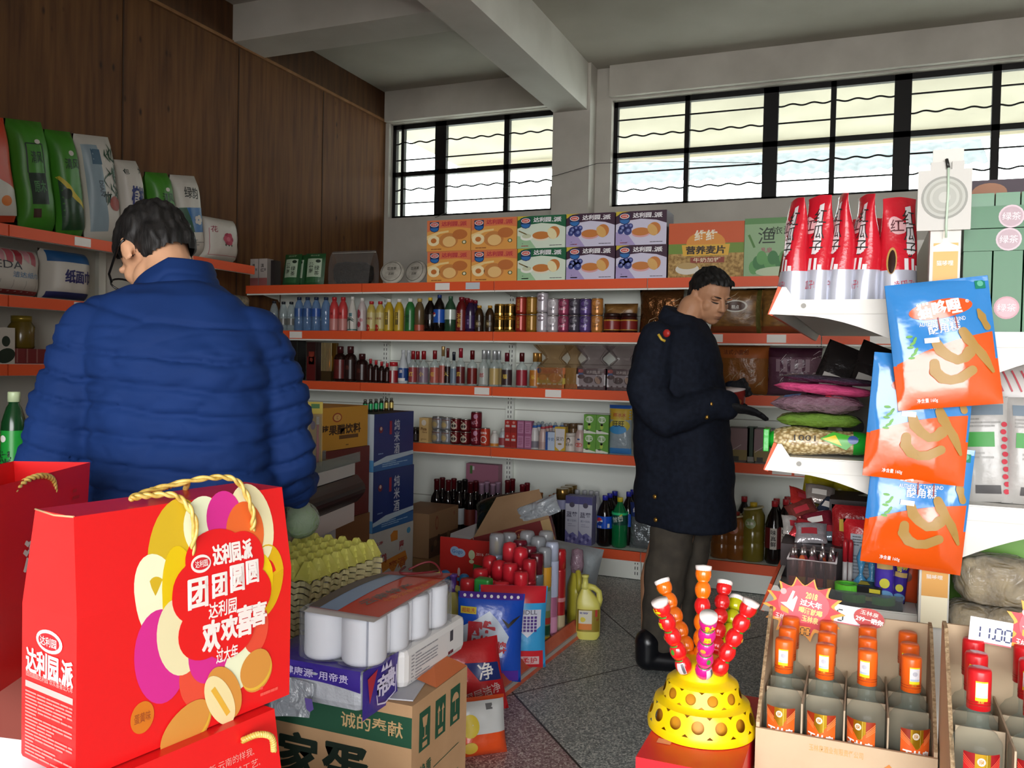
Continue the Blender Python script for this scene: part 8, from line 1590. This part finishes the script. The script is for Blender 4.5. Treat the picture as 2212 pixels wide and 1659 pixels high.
def pie_bag_art(mb, F, Lf):
    w, h = GW, GH; wt = M('#e6ded8', .4); yl = M('#c9a822', .4); pl = M('#dcd3a8', .4); pg = M('#dfe3c0', .4); mgn = M('#c92a86', .4); orr = M('#d8622a', .4); gy = M('#c9a010', .4); co = M('#d84a34', .4); g2 = M('#d8b80a', .4)
    cnt = [0]
    def O(cu, cv, ru, rv, m_, e, rot=0): cnt[0] += 1; mb.oval(F, w*cu, h*cv, w*ru, h*rv, m_, e+.02*cnt[0], rot, 32)
    O(.42, .80, .125, .22, yl, 1, -14); O(.56, .88, .10, .13, pg, 1); O(.66, .90, .09, .12, mgn, 2); O(.80, .85, .115, .19, pl, 1, 10); O(.76, .82, .10, .14, orr, 2)
    O(.33, .62, .10, .19, pg, 1, 12); O(.42, .62, .08, .20, g2, 2); O(.34, .38, .115, .20, mgn, 1, 8); O(.42, .44, .10, .17, pl, 2, 12); O(.85, .58, .10, .17, gy, 1, -12); O(.80, .56, .09, .16, g2, 2, -10); O(.72, .30, .115, .19, pg, 1, -14); O(.56, .34, .10, .14, mgn, 2, 0); O(.53, .25, .11, .15, co, 1); O(.80, .38, .07, .12, co, 1)
    rd3 = gred
    for cu, cv, ru, rv in ((.61, .60, .20, .22), (.50, .61, .12, .13), (.60, .74, .15, .12), (.73, .70, .115, .13), (.74, .54, .14, .13), (.54, .44, .13, .13), (.66, .40, .13, .12)): O(cu, cv, ru, rv, rd3, 4)
    O(.52, .725, .048, .038, wt, 6); O(.52, .725, .040, .026, M('#c8202a', .4), 7); mb.text(F, '达利园', w*.52, h*.725, .010, wt, 8, w=w*.06); mb.text(F, '达利园.派', w*.68, h*.745, .030, wt, 6, w=w*.20, bold=.04)
    for k, ch in enumerate('团团圆圆'): s_ = (.074, .058, .056, .052)[k]; cu = (.50, .605, .695, .775)[k]; mb.text(F, ch, w*cu, h*(.605+.012*k), h*(.125, .10, .115, .10)[k], wt, 6, w=w*s_*1.25, bold=.05)
    mb.text(F, '达利园', w*.62, h*.515, .024, wt, 6, w=w*.14, bold=.02)
    for k, ch in enumerate('欢欢喜喜'): cu = (.565, .655, .735, .81)[k]; mb.text(F, ch, w*cu, h*(.405+.012*k), h*(.14, .11, .14, .11)[k], wt, 6, w=w*.085, bold=.05)
    mb.text(F, '过大年', w*.645, h*.305, .022, wt, 6, w=w*.11, bold=.02)
    ob, oy, ol = M('#c98a3c', .4), M('#d8b03c', .4), M('#e0d09a', .4)
    O(.26, .155, .05, .065, M('#c9701c', .4), 1); mb.text(F, '蛋黄味', w*.26, h*.155, .014, M('#9a4a1c'), 2, w=w*.07)
    for cu, cv, ru, rv, rot in ((.45, .045, .125, .085, 32), (.80, .19, .085, .085, 40)): O(cu+.012, cv-.024, ru, rv, ob, 1, rot); O(cu+.008, cv-.014, ru, rv, oy, 2, rot); O(cu, cv, ru, rv, ob, 3, rot)
    O(.635, .13, .075, .14, ob, 4, 28); O(.612, .105, .058, .135, ol, 5, 28); mb.line(F, [(w*.575, h*.17), (w*.61, h*.11), (w*.655, h*.03)], .008, M('#d8a83a', .4), 6)
    blurb(mb, F, w*.83, w*.93, h*.04, h*.10, 2, M('#e0564a'), 4, 2)
    # end panel
    d = GD; mb.oval(Lf, d*.52, h*.50, d*.24, h*.045, wt, 1, 0, 24); mb.oval(Lf, d*.52, h*.50, d*.19, h*.032, M('#c8202a', .4), 2); mb.text(Lf, '达利园', d*.52, h*.50, .012, wt, 3, w=d*.3); mb.text(Lf, '达利园.派', d*.52, h*.40, .034, wt, 1, w=d*.86, bold=.05); mb.text(Lf, '团团圆圆达利园 欢欢喜喜过大年', d*.52, h*.345, .008, M('#e89a94', .4), 1, w=d*.86)
    mb.rect(Lf, d*.08, h*.29, d*.95, h*.315, M('#e0b0aa', .4), 1); blurb(mb, Lf, d*.08, d*.95, h*.015, h*.28, 19, M('#e68a84', .4), 6, 1, .5)
BA = at(163, 1690, z=.757); BB = at(632, 1497, z=.757); bdir = (BB-BA).to_2d().normalized(); brz = math.atan2(bdir.y, bdir.x)
gift_bag('large red pie gift bag with coloured petals and gold cord, standing in front', (BA.x, BA.y, .757), brz, pie_bag_art)
def bag2_art(mb, F, Lf):
    wt = M('#e0948a', .4)
    for k, s in enumerate(('早晨起床,空气清新,云南的样我,', '我们采用17道精美工艺,', '丰富的植物蛋白和')): mb.text(F, s, GW*.62+.02*k, GH*(.86-.055*k), .012, wt, 1, w=GW*(.48-.06*k), bold=0)
t = gift_bag('red gift bag underneath the large petal printed one', (BA.x+.010-.035*bdir.x+.028, BA.y-.035*bdir.y-.018, .757-GH-.002), brz, bag2_art, ropes=False)
mb = MB(); rope(mb, [(GW*.80, .012, GH*.93), (GW*.84, -.006, GH*.955), (GW*.89, -.014, GH*.93), (GW*.91, -.012, GH*.86)], .0042); mb.build('cord_handle', t)
q1 = at(188, 998, z=1.09); q0 = at(0, 1046, z=1.09); bd3 = (q1-q0).to_2d().normalized(); rz3 = math.atan2(bd3.y, bd3.x)
def bag3_art(mb, F, Lf): wt = M('#e0d8d4', .4); mb.text(F, '清爽', GW*.50, GH*.60, .055, wt, 2, w=.115, bold=.05); blurb(mb, F, GW*.80, GW*.88, GH*.80, GH*.88, 2, M('#b8241f'), 3)
t = gift_bag('red gift bag with an open top, behind the petal printed one at the photo edge', (q1.x-GW*bd3.x+.0, q1.y-GW*bd3.y, .755), rz3, bag3_art, ropes=False, opened=True)
mb = MB(); yF = .012; rope(mb, [(GW*.20, yF, GH*.82), (GW*.26, yF-.015, GH*.96), (GW*.40, yF-.022, GH*1.0), (GW*.56, yF-.020, GH*.97), (GW*.64, yF-.012, GH*.88), (GW*.655, yF, GH*.80)], .0045); mb.build('cord_handle', t)
mb = MB(); mb.add([(0.02, .03, GH-.02), (GW-.02, .03, GH-.02), (GW-.02, GD-.03, GH-.05), (.02, GD-.03, GH-.05)], [(0, 1, 2, 3)], gred_l); mb.build('inner_flap', t)
mb = MB(); mb.box((-1.16, 1.04, .21), (.72, .62, .416), M('#6a5a4c', .7)); tag(mb.build('stand_box'), 'box stand carrying the red gift bags', 'box')
mb = MB(); mb.box((-1.40, 1.20, .585), (.34, .26, .328), M('#7d3a30', .6)); tag(mb.build('support_carton'), 'carton that raises the open red gift bag', 'carton')
# white sheet at the corner
p0, p1, p2 = at(-60, 1585, z=.775), at(60, 1600, z=.77), at(228, 1640, z=.735); p3 = at(190, 1720, z=.715); p4 = at(-60, 1750, z=.72)
mb = MB(); mb.add([p0, p1, p2, p3, p4, p0-Vector((0, 0, .03)), p1-Vector((0, 0, .03)), p2-Vector((0, 0, .01)), p3-Vector((0, 0, .02)), p4-Vector((0, 0, .03))], [(0, 4, 3, 2, 1), (5, 6, 7, 8, 9), (1, 2, 7, 6), (2, 3, 8, 7), (3, 4, 9, 8), (0, 1, 6, 5), (4, 0, 5, 9)], M('#dcd8da', .5)); tag(mb.build('paper_sheet'), 'white folded sheet lying at the corner below the petal printed gift bag', 'paper')
# ================================================================== PEOPLE
class Blob:
    """rounded limbs and lumps that melt into one surface"""
    def __init__(s): s.mb = MB(); s.m = M('#888888')
    def ell(s, c, r, q=None):
        c = Vector(c); R_ = q or Matrix.Identity(3)
        s.mb.grid(lambda u, v: c+R_ @ Vector((r[0]*math.sin(PI*v)*math.cos(2*PI*u), r[1]*math.sin(PI*v)*math.sin(2*PI*u), -r[2]*math.cos(PI*v))), 20, 12, s.m, wrap=True); return s
    def limb(s, pts, rs):
        for i in range(len(pts)-1):
            a, b = Vector(pts[i]), Vector(pts[i+1]); n = max(2, int((b-a).length/.012))
            s.mb.tube([a+(b-a)*k/n for k in range(n+1)], [rs[i]+(rs[i+1]-rs[i])*k/n for k in range(n+1)], s.m, 14)
            s.ell(a, (rs[i],)*3); s.ell(b, (rs[i+1],)*3)
        return s
    def loft(s, rings):
        """closed body through (centre, half width, half depth[, turn]) sections"""
        def fn(u, v):
            x = v*(len(rings)-1); i = min(int(x), len(rings)-2); q = x-i; q = q*q*(3-2*q)*.5+q*.5
            A, B = rings[i], rings[i+1]; c = Vector(A[0]).lerp(Vector(B[0]), q); w = A[1]+(B[1]-A[1])*q; d = A[2]+(B[2]-A[2])*q; t = (A[3] if len(A) > 3 else 0)*(1-q)+(B[3] if len(B) > 3 else 0)*q
            a = 2*PI*u; sq = lambda z: math.copysign(abs(z)**.82, z); x_, y_ = sq(math.cos(a))*w, sq(math.sin(a))*d
            return c+Vector((x_*math.cos(t)-y_*math.sin(t), x_*math.sin(t)+y_*math.cos(t), 0))
        o = len(s.mb.v); n = 36; k = 8*(len(rings)-1); s.mb.grid(fn, n, k, s.m, wrap=True)
        s.mb.f += [tuple(o+i for i in reversed(range(n))), tuple(o+k*n+i for i in range(n))]; s.mb.m += [0, 0]; s.mb.sm += [True, True]; return s
    def build(s, name, parent, mat, voxel=.008, smooth=4, post=None, cut=None):
        o = s.mb.build('tmp'); r = o.modifiers.new('r', 'REMESH'); r.mode = 'VOXEL'; r.voxel_size = voxel; r.use_smooth_shade = True
        sm = o.modifiers.new('s', 'SMOOTH'); sm.iterations = smooth; sm.factor = .5
        dg = bpy.context.evaluated_depsgraph_get(); me = bpy.data.meshes.new_from_object(o.evaluated_get(dg), depsgraph=dg); me.name = name
        bpy.data.objects.remove(o)
        if post:
            N_ = [v.normal.copy() for v in me.vertices]
            for v, n in zip(me.vertices, N_): v.co = post(v.co.copy(), n)
        if cut:
            bm = bmesh.new(); bm.from_mesh(me); bmesh.ops.delete(bm, geom=[f for f in bm.faces if cut(f.calc_center_median())], context='FACES'); bm.to_mesh(me); bm.free()
        me.materials.clear(); me.materials.append(mat)
        for p in me.polygons: p.use_smooth = True; p.material_index = 0
        q = bpy.data.objects.new(name, me); C.objects.link(q); q.parent = parent; return q
skin_m = noisy('skin', '#b98a6a', '#c99a7a', 14, .5, bump=.05, lo=.3, hi=.7); skin2 = noisy('skin_tan', '#a87a5c', '#b98a6a', 14, .5, bump=.05, lo=.3, hi=.7)
hair_m = noisy('black_hair', '#0b0a0a', '#1c1a19', 60, .55, (1, 1, .12), bump=.5)
def rot3(rx=0, ry=0, rz=0):
    from mathutils import Euler
    return Euler((rad(rx), rad(ry), rad(rz))).to_matrix()
def head(t, c, q, skin, hair_fn, ear=True, voxel=.0042):
    """head with brow, nose, lips, ears; c is its centre, q turns it (face looks along local -y)"""
    c = Vector(c); P = lambda *p: c+q @ Vector(p); b = Blob()
    b.ell(P(0, .012, .030), (.077, .096, .090), q); b.ell(P(0, -.030, -.035), (.060, .062, .072), q); b.ell(P(0, -.052, -.082), (.032, .030, .024), q)
    for s_ in (-1, 1):
        b.ell(P(s_*.040, -.048, -.022), (.026, .026, .026), q); b.ell(P(s_*.032, -.078, .022), (.026, .012, .009), q); b.ell(P(s_*.046, -.012, -.062), (.024, .040, .026), q)
        b.ell(P(s_*.080, .012, -.008), (.007, .018, .031), q @ rot3(-8, 0, s_*18)); b.ell(P(s_*.083, .020, .004), (.006, .012, .022), q @ rot3(-8, 0, s_*25))
    b.limb([P(0, -.086, .020), P(0, -.106, -.020)], [.009, .013]); b.ell(P(-.010, -.098, -.024), (.009, .009, .008), q); b.ell(P(.010, -.098, -.024), (.009, .009, .008), q)
    b.ell(P(0, -.088, -.051), (.021, .010, .006), q); b.ell(P(0, -.086, -.061), (.019, .010, .007), q)
    return b, P
# ---------------------------------------------------------------- person in the blue quilted jacket, seen from behind
pm = at(396, 900, d=1.95); g1 = Vector((pm.x, pm.y, 0)); yaw1 = rad(24)       # local +y looks into the shop
t1 = thing('person', 'person in a blue quilted jacket and glasses, back turned, head bowed over the counter', 'person', g1, yaw1)
bluej = noisy('blue_quilted_cloth', '#102754', '#163064', 3, .75, bump=.0, spec=.12)
def wrinkle(p, k, amp): return amp*noise.noise(Vector((p.x*k, p.y*k, p.z*k*1.3)))
SE = [.752, .814, .875, .937, .999, 1.056, 1.118, 1.178, 1.232, 1.295]
def quilt(p, n):
    z = p.z-.35*max(0, abs(p.x)-.20)+.010*math.sin(p.x*9)+.006*noise.noise(p*14); d = 0
    if p.z < 1.36:
        i = min(SE, key=lambda s_: abs(s_-z)); e_ = abs(i-z); d += .014*(min(1, e_/.013)**.6)-.012
        d += .008*abs(noise.noise(Vector((p.x*13, p.y*9, z*30))))*(1 if abs(p.x) > .08 else .6)-.003*(1-min(1, abs(noise.noise(Vector((p.x*9+5, p.y*7, z*24))))*7))
    yk = 1.375+.05*abs(p.x+.03)/.2*(1 if p.x < -.05 else -.2)
    if 1.30 < p.z: d += -.006*math.exp(-((p.z-yk)/.006)**2)
    d += wrinkle(p, 7, .012)+wrinkle(p, 19, .004)
    return p+n*d
b = Blob()
b.loft([((0, .05, .60), .185, .14), ((0, .04, .74), .200, .15), ((0, .03, .88), .204, .155), ((0, .01, 1.02), .206, .15), ((.0, .0, 1.16), .206, .145), ((-.005, -.01, 1.29), .200, .135), ((-.02, .0, 1.375), .185, .118), ((-.035, .02, 1.435), .145, .10), ((-.045, .05, 1.462), .105, .09), ((-.05, .07, 1.475), .075, .07)])
AL = [(-.185, .0, 1.355), (-.235, -.02, 1.20), (-.275, -.02, 1.05), (-.255, .12, .96), (-.17, .34, .96)]
AR_ = [(.150, .03, 1.345), (.195, .05, 1.20), (.215, .06, 1.07), (.205, .18, .99), (.17, .38, .98)]
b.limb(AL, [.080, .086, .080, .074, .058]); b.limb(AR_, [.074, .074, .070, .066, .056])
b.build('jacket', t1, bluej, .0065, 7, quilt)
b = Blob(); b.loft([((-.045, .068, 1.465), .096, .090), ((-.052, .078, 1.505), .092, .088), ((-.062, .095, 1.538), .086, .082)]); 
b.build('collar', t1, bluej, .006, 3, lambda p, n: p+n*(wrinkle(p, 14, .005)-.004*math.exp(-((p.z-1.502+.5*max(0, -p.x-.03))/.005)**2))-Vector((0, 0, .62*max(0, -p.x-.045)+.012)))
hq = Matrix.Rotation(rad(180+50), 3, 'Z') @ rot3(44, 0, 0)
hc = (-.126, .155, 1.546)
b, P1 = head(t1, hc, hq, skin_m, None)
b.limb([(-.05, .06, 1.42), (-.07, .10, 1.50), tuple(P1(0, .03, -.03))], [.060, .056, .055])
b.loft([((0, .04, .80), .12, .09), ((0, .01, 1.10), .15, .10), ((-.01, .0, 1.32), .14, .09), ((-.04, .04, 1.44), .07, .06)])   # trunk under the jacket
def hand(b, w, d, up, s_=1, curl=.5, k=1.0):
    """palm, four bent fingers of different length and a thumb from the palm's side; d points along the fingers, up out of the back of the hand"""
    w, d, up = Vector(w), Vector(d).normalized(), Vector(up).normalized(); sd = d.cross(up).normalized()*s_; up = sd.cross(d)*s_
    R_ = Matrix((sd, d, up)).transposed(); b.ell(w+d*.045*k, (.042*k, .052*k, .016*k), R_); b.limb([w-d*.02, w+d*.02*k], [.027*k, .026*k])
    for i, (o, l) in enumerate(((-.030, .066), (-.010, .076), (.011, .071), (.031, .055))):
        p = w+d*(.084*k)+sd*o*k; c1 = (d-up*curl*.6).normalized(); c2 = (d-up*curl*1.8).normalized(); c3 = (d-up*curl*3.2).normalized()
        b.limb([w+d*.05*k+sd*o*k*.8, p, p+c1*l*.45*k, p+c1*l*.45*k+c2*l*.32*k, p+c1*l*.45*k+c2*l*.32*k+c3*l*.26*k], [.010*k, .0098*k, .009*k, .0085*k, .0075*k])
    th = w+d*.02*k-sd*.034*k; b.limb([th, th-sd*.026*k+d*.026*k-up*.010*k, th-sd*.034*k+d*.054*k-up*.024*k], [.013*k, .011*k, .009*k])
hand(b, (-.145, .39, .965), (.5, .8, -.2), (0, 0, 1), 1, .4); hand(b, (.145, .43, .985), (-.5, .8, -.2), (0, 0, 1), -1, .4)
b.limb([(-.0, .04, .83), (-.17, .34, .96), (-.145, .39, .965)], [.04, .032, .028]); b.limb([(0, .04, .83), (.17, .38, .98), (.145, .43, .985)], [.04, .032, .028])
for s_ in (-1, 1): b.limb([(s_*.09, -.01, .80), (s_*.10, -.02, .45), (s_*.11, .0, .10)], [.08, .055, .042])
b.build('body', t1, skin_m, .0055, 2)
def hair(t, P, q, c, edge, mat=hair_m, grow=.010, nape=-.05):
    b = Blob(); b.ell(P(0, .014, .036), (.086, .106, .096), q); b.ell(P(0, .052, -.010), (.072, .062, .075), q); b.ell(P(0, -.045, .078), (.066, .040, .030), q)
    inv = q.inverted(); cc = Vector(c)
    def rough(p, n): l = inv @ (p-cc); return p+n*(.004*noise.noise(l*45)+.003*math.sin(l.x*260+3*noise.noise(l*20)))
    return b.build('hair', t, mat, .0045, 2, rough, lambda p: edge(inv @ (p-cc)))
hair(t1, P1, hq, hc, lambda l: (l.z < .055 and l.y < -.035) or l.z < -.062 or (l.y < .004 and l.z < .012) or (l.z < -.02 and l.y < .030))
fr_m = M('#0b0b0c', .3)
mb = MB()
for s_ in (-1, 1): mb.tube([P1(s_*.088, .030, .006), P1(s_*.090, .0, .012), P1(s_*.080, -.085, .012), P1(s_*.066, -.108, .010)], .0032, fr_m, 6)
for s_ in (-1, 1): mb.tube([P1(s_*.036+.031*math.cos(a), -.112+.012*abs(math.cos(a))*0, .006+.022*math.sin(a)) for a in [2*PI*k/18 for k in range(18)]], .0025, fr_m, 6, True)
mb.tube([P1(-.006, -.114, .010), P1(.006, -.114, .010)], .0025, fr_m, 6); mb.build('glasses', t1)
b = Blob()
for s_ in (-1, 1): b.limb([(s_*.09, -.01, .76), (s_*.10, -.02, .45), (s_*.11, .0, .08)], [.11, .09, .07])
b.build('trousers', t1, M('#1c1f28', .8), .010, 4, lambda p, n: p+n*wrinkle(p, 12, .01))
for s_ in (-1, 1): Blob().limb([(s_*.11, -.05, .045), (s_*.115, .16, .04)], [.044, .046]).build('shoe', t1, M('#141212', .4), .007, 4, lambda p, n: Vector((p.x, p.y, max(p.z, .002))))

# ---------------------------------------------------------------- person in the navy coat, looking at a noodle cup
pf = at(1440, 1432, z=0); t2 = thing('person', 'person in a dark navy coat and gloves reading a noodle cup by the wall shelving', 'person', (pf.x, pf.y, 0), rad(-22.4))
# local frame: +x is towards the picture's right hand, -y towards the shop door
navyc = noisy('navy_wool', '#11151f', '#181d29', 50, .85, bump=.08, spec=.15)
kx = 1850/ (pf-EYE).dot(FWD)
def q2(px, py, dy=0):
    """point of the figure's upright plane for a spot of the photograph"""
    d = (pf-EYE).dot(FWD)+dy; p = at(px, py, d=d)-Vector((pf.x, pf.y, 0)); return Matrix.Rotation(rad(22.4), 3, 'Z') @ p
b = Blob()
S = lambda px0, px1, py, dep, dy=0: ((lambda a, c_: (((a+c_)/2), (c_-a).length/2, dep))(q2(px0, py, dy), q2(px1, py, dy)))
b.loft([S(1368, 1592, 1134, .17), S(1368, 1588, 1080, .17), S(1366, 1582, 1000, .17), S(1366, 1574, 920, .17), S(1362, 1568, 850, .17), S(1362, 1560, 800, .17), S(1372, 1548, 750, .165), S(1400, 1534, 712, .14), S(1424, 1522, 694, .10), S(1436, 1508, 680, .075)])
E_ = q2
RA = [E_(1420, 738, -.10), E_(1398, 850, -.16), E_(1440, 905, -.20), E_(1545, 868, -.19), E_(1566, 876, -.18)]
LA = [E_(1500, 738, .12), E_(1530, 850, .17), E_(1560, 868, .10), E_(1580, 848, .04)]
b.limb(RA, [.088, .085, .080, .060, .056]); b.limb(LA, [.080, .072, .058, .05])
def coatw(p, n):
    d = wrinkle(p, 6, .014)+wrinkle(p, 15, .006)
    return p+n*d
b.build('coat', t2, navyc, .009, 4, coatw)
b = Blob(); cA, cB = E_(1470, 672), E_(1486, 640); k0 = E_(1470, 690); b.loft([(E_(1468, 702), .092, .085), (E_(1470, 684), .084, .08), (E_(1473, 668), .076, .074)]); b.build('collar', t2, navyc, .006, 3, lambda p, n: p+n*wrinkle(p, 15, .005)+Vector((0, 0, -.42*(p.x-k0.x)-.01)))
hq2 = Matrix.Rotation(rad(66), 3, 'Z') @ rot3(24, 0, 4)
hc2 = E_(1534, 642); b, P2 = head(t2, hc2, hq2, skin2, None)
b.limb([E_(1480, 700), E_(1495, 665), tuple(P2(0, .03, -.04))], [.060, .058, .056]); b.loft([(E_(1478, 1050), .12, .09), (E_(1470, 850), .15, .10), (E_(1466, 740), .15, .09), (E_(1474, 690), .07, .06)])
for s_ in (-1, 1): b.limb([E_(1478, 1050), E_(1430+20*s_, 1250, -.06*s_), E_(1425+20*s_, 1400, -.06*s_)], [.09, .055, .04])
b.limb([E_(1430, 760, -.06), RA[1], RA[2], RA[4]], [.05, .04, .035, .03]); b.limb([E_(1490, 760, .06), LA[1], LA[3]], [.05, .04, .03])
b.build('body', t2, skin2, .0052, 2)
hair(t2, P2, hq2, hc2, lambda l: (l.z < .080 and l.y < -.052) or (l.z < .058-.9*(l.y+.03) and -.052 <= l.y < -.010) or l.z < -.058 or (l.y < .010 and l.z < .030) or (l.z < -.01 and l.y < .032))
mb = MB(); dk = M('#1a1210', .5)
for s_ in (-1, 1):
    mb.tube([P2(s_*(.014+.009*k), -.0925+.0012*k*k, .026+.003*math.sin(PI*k/4)) for k in range(5)], [.001, .0032, .0034, .003, .001], dk, 6); mb.tube([P2(s_*(.018+.0065*k), -.0885+.0012*k*k, .004-.0014*math.sin(PI*k/4)) for k in range(5)], [.001, .0025, .0028, .0025, .001], dk, 6)
mb.tube([P2(-.016+.008*k, -.0965+.0012*(k-2)**2, -.056) for k in range(5)], .0015, M('#5a2e28', .5), 6); mb.build('eyes_and_brows', t2)
glove = M('#0d0e12', .85, bump=.2, bscale=120); b = Blob()
hand(b, E_(1566, 878, -.18), (1, .25, -.12), (0, -.35, -1), -1, -.16, 1.12)
b.build('glove', t2, glove, .0048, 2)
b = Blob(); hand(b, E_(1578, 850, .03), (.9, -.3, .30), (0, .9, .2), 1, .55, 1.08); b.build('glove', t2, glove, .0048, 2)
brass = M('#a8803c', .3, .8)
for px, py, dy in ((1535, 873, -.255), (1526, 901, -.25), (1414, 1073, -.165), (1416, 1123, -.165), (1574, 1023, -.10), (1578, 1126, -.10), (1522, 740, -.12)):
    mb = MB(); mb.lathe([(.001, -.004), (.009, -.004), (.010, 0), (.006, .004), (.0, .005)], brass, 12, xf=Matrix.Translation(q2(px, py, dy)) @ Matrix.Rotation(rad(90), 4, 'X')); mb.build('button', t2)
mb = MB(); ep = lambda px, py, dy=-.145: q2(px, py, dy)
mb.tube([ep(1422, 722, -.195), ep(1429, 733, -.20), ep(1437, 737, -.20)], .006, M('#c9a83a', .4), 6); mb.build('shoulder_braid', t2)
mb = MB(); mb.grid(lambda u, v: ep(1440, 720, -.19)+Vector((.018*math.sin(PI*v)*math.cos(2*PI*u), .010*math.sin(PI*v)*math.sin(2*PI*u), .017*math.cos(PI*v))), 14, 8, M('#a82a24', .4), wrap=True); mb.build('shoulder_badge', t2)
b = Blob(); b.limb([E_(1497, 1130, .05), E_(1492, 1190, .06), E_(1470, 1290, .08), E_(1474, 1390, .09)], [.088, .084, .070, .058]); b.limb([E_(1456, 1130, -.05), E_(1448, 1190, -.06), E_(1430, 1290, -.07), E_(1424, 1385, -.07)], [.092, .092, .086, .070])
b.build('trousers', t2, noisy('olive_trousers', '#3a352e', '#453f36', 20, .85, bump=.1), .009, 4, lambda p, n: p+n*(wrinkle(p, 11, .012)+.006*math.sin(p.z*60)*max(0, .35-p.z)))
for (px, py, dy) in ((1420, 1428, -.10), (1470, 1408, .10)):
    a = q2(px-22, py, dy); a.z = .055; c_ = q2(px+44, py, dy); c_.z = .045
    b = Blob(); b.limb([a, a+Vector((0, 0, .07))], [.052, .055]); b.limb([a, c_], [.050, .048]); b.build('shoe', t2, M('#0c0d12', .28, 0, .6), .006, 4, lambda p, n: Vector((p.x, p.y, max(p.z, .003))))
cp = q2(1584, 840, -.03); cpw = Matrix.Rotation(rad(-22.4), 3, 'Z') @ cp+Vector((pf.x, pf.y, 0))
t = thing('noodle_cup', 'red and white noodle cup tilted between the gloved hands of the navy coat wearer', 'cup', cpw, 0, rot=(rad(14), rad(-6), 0))
mb = MB(); mb.lathe([(.038, -.085), (.040, -.08), (.056, -.004), (.058, 0)], M('#8a2a24', .4), 26, mats={0: M('#7a2a2a', .4)}); cf = lambda u, v, e=1: ((.0435+(v+.08)*.19+.0006*e)*math.sin(u/.05), -(.0435+(v+.08)*.19+.0006*e)*math.cos(u/.05), v)
mb.oval(cf, -.012, -.03, .022, .016, M('#b8aca4', .4), 1); mb.oval(cf, .02, -.05, .018, .014, M('#a8683a', .4), 1); mb.text(cf, '牛肉面', -.01, -.03, .014, M('#8a2a24'), 2); mb.build('cup_body', t)
mb = MB(); mb.lathe([(.058, -.002), (.061, 0), (.061, .003), (.001, .004)], M('#c2b4b0', .4), 26); mb.build('lid', t)
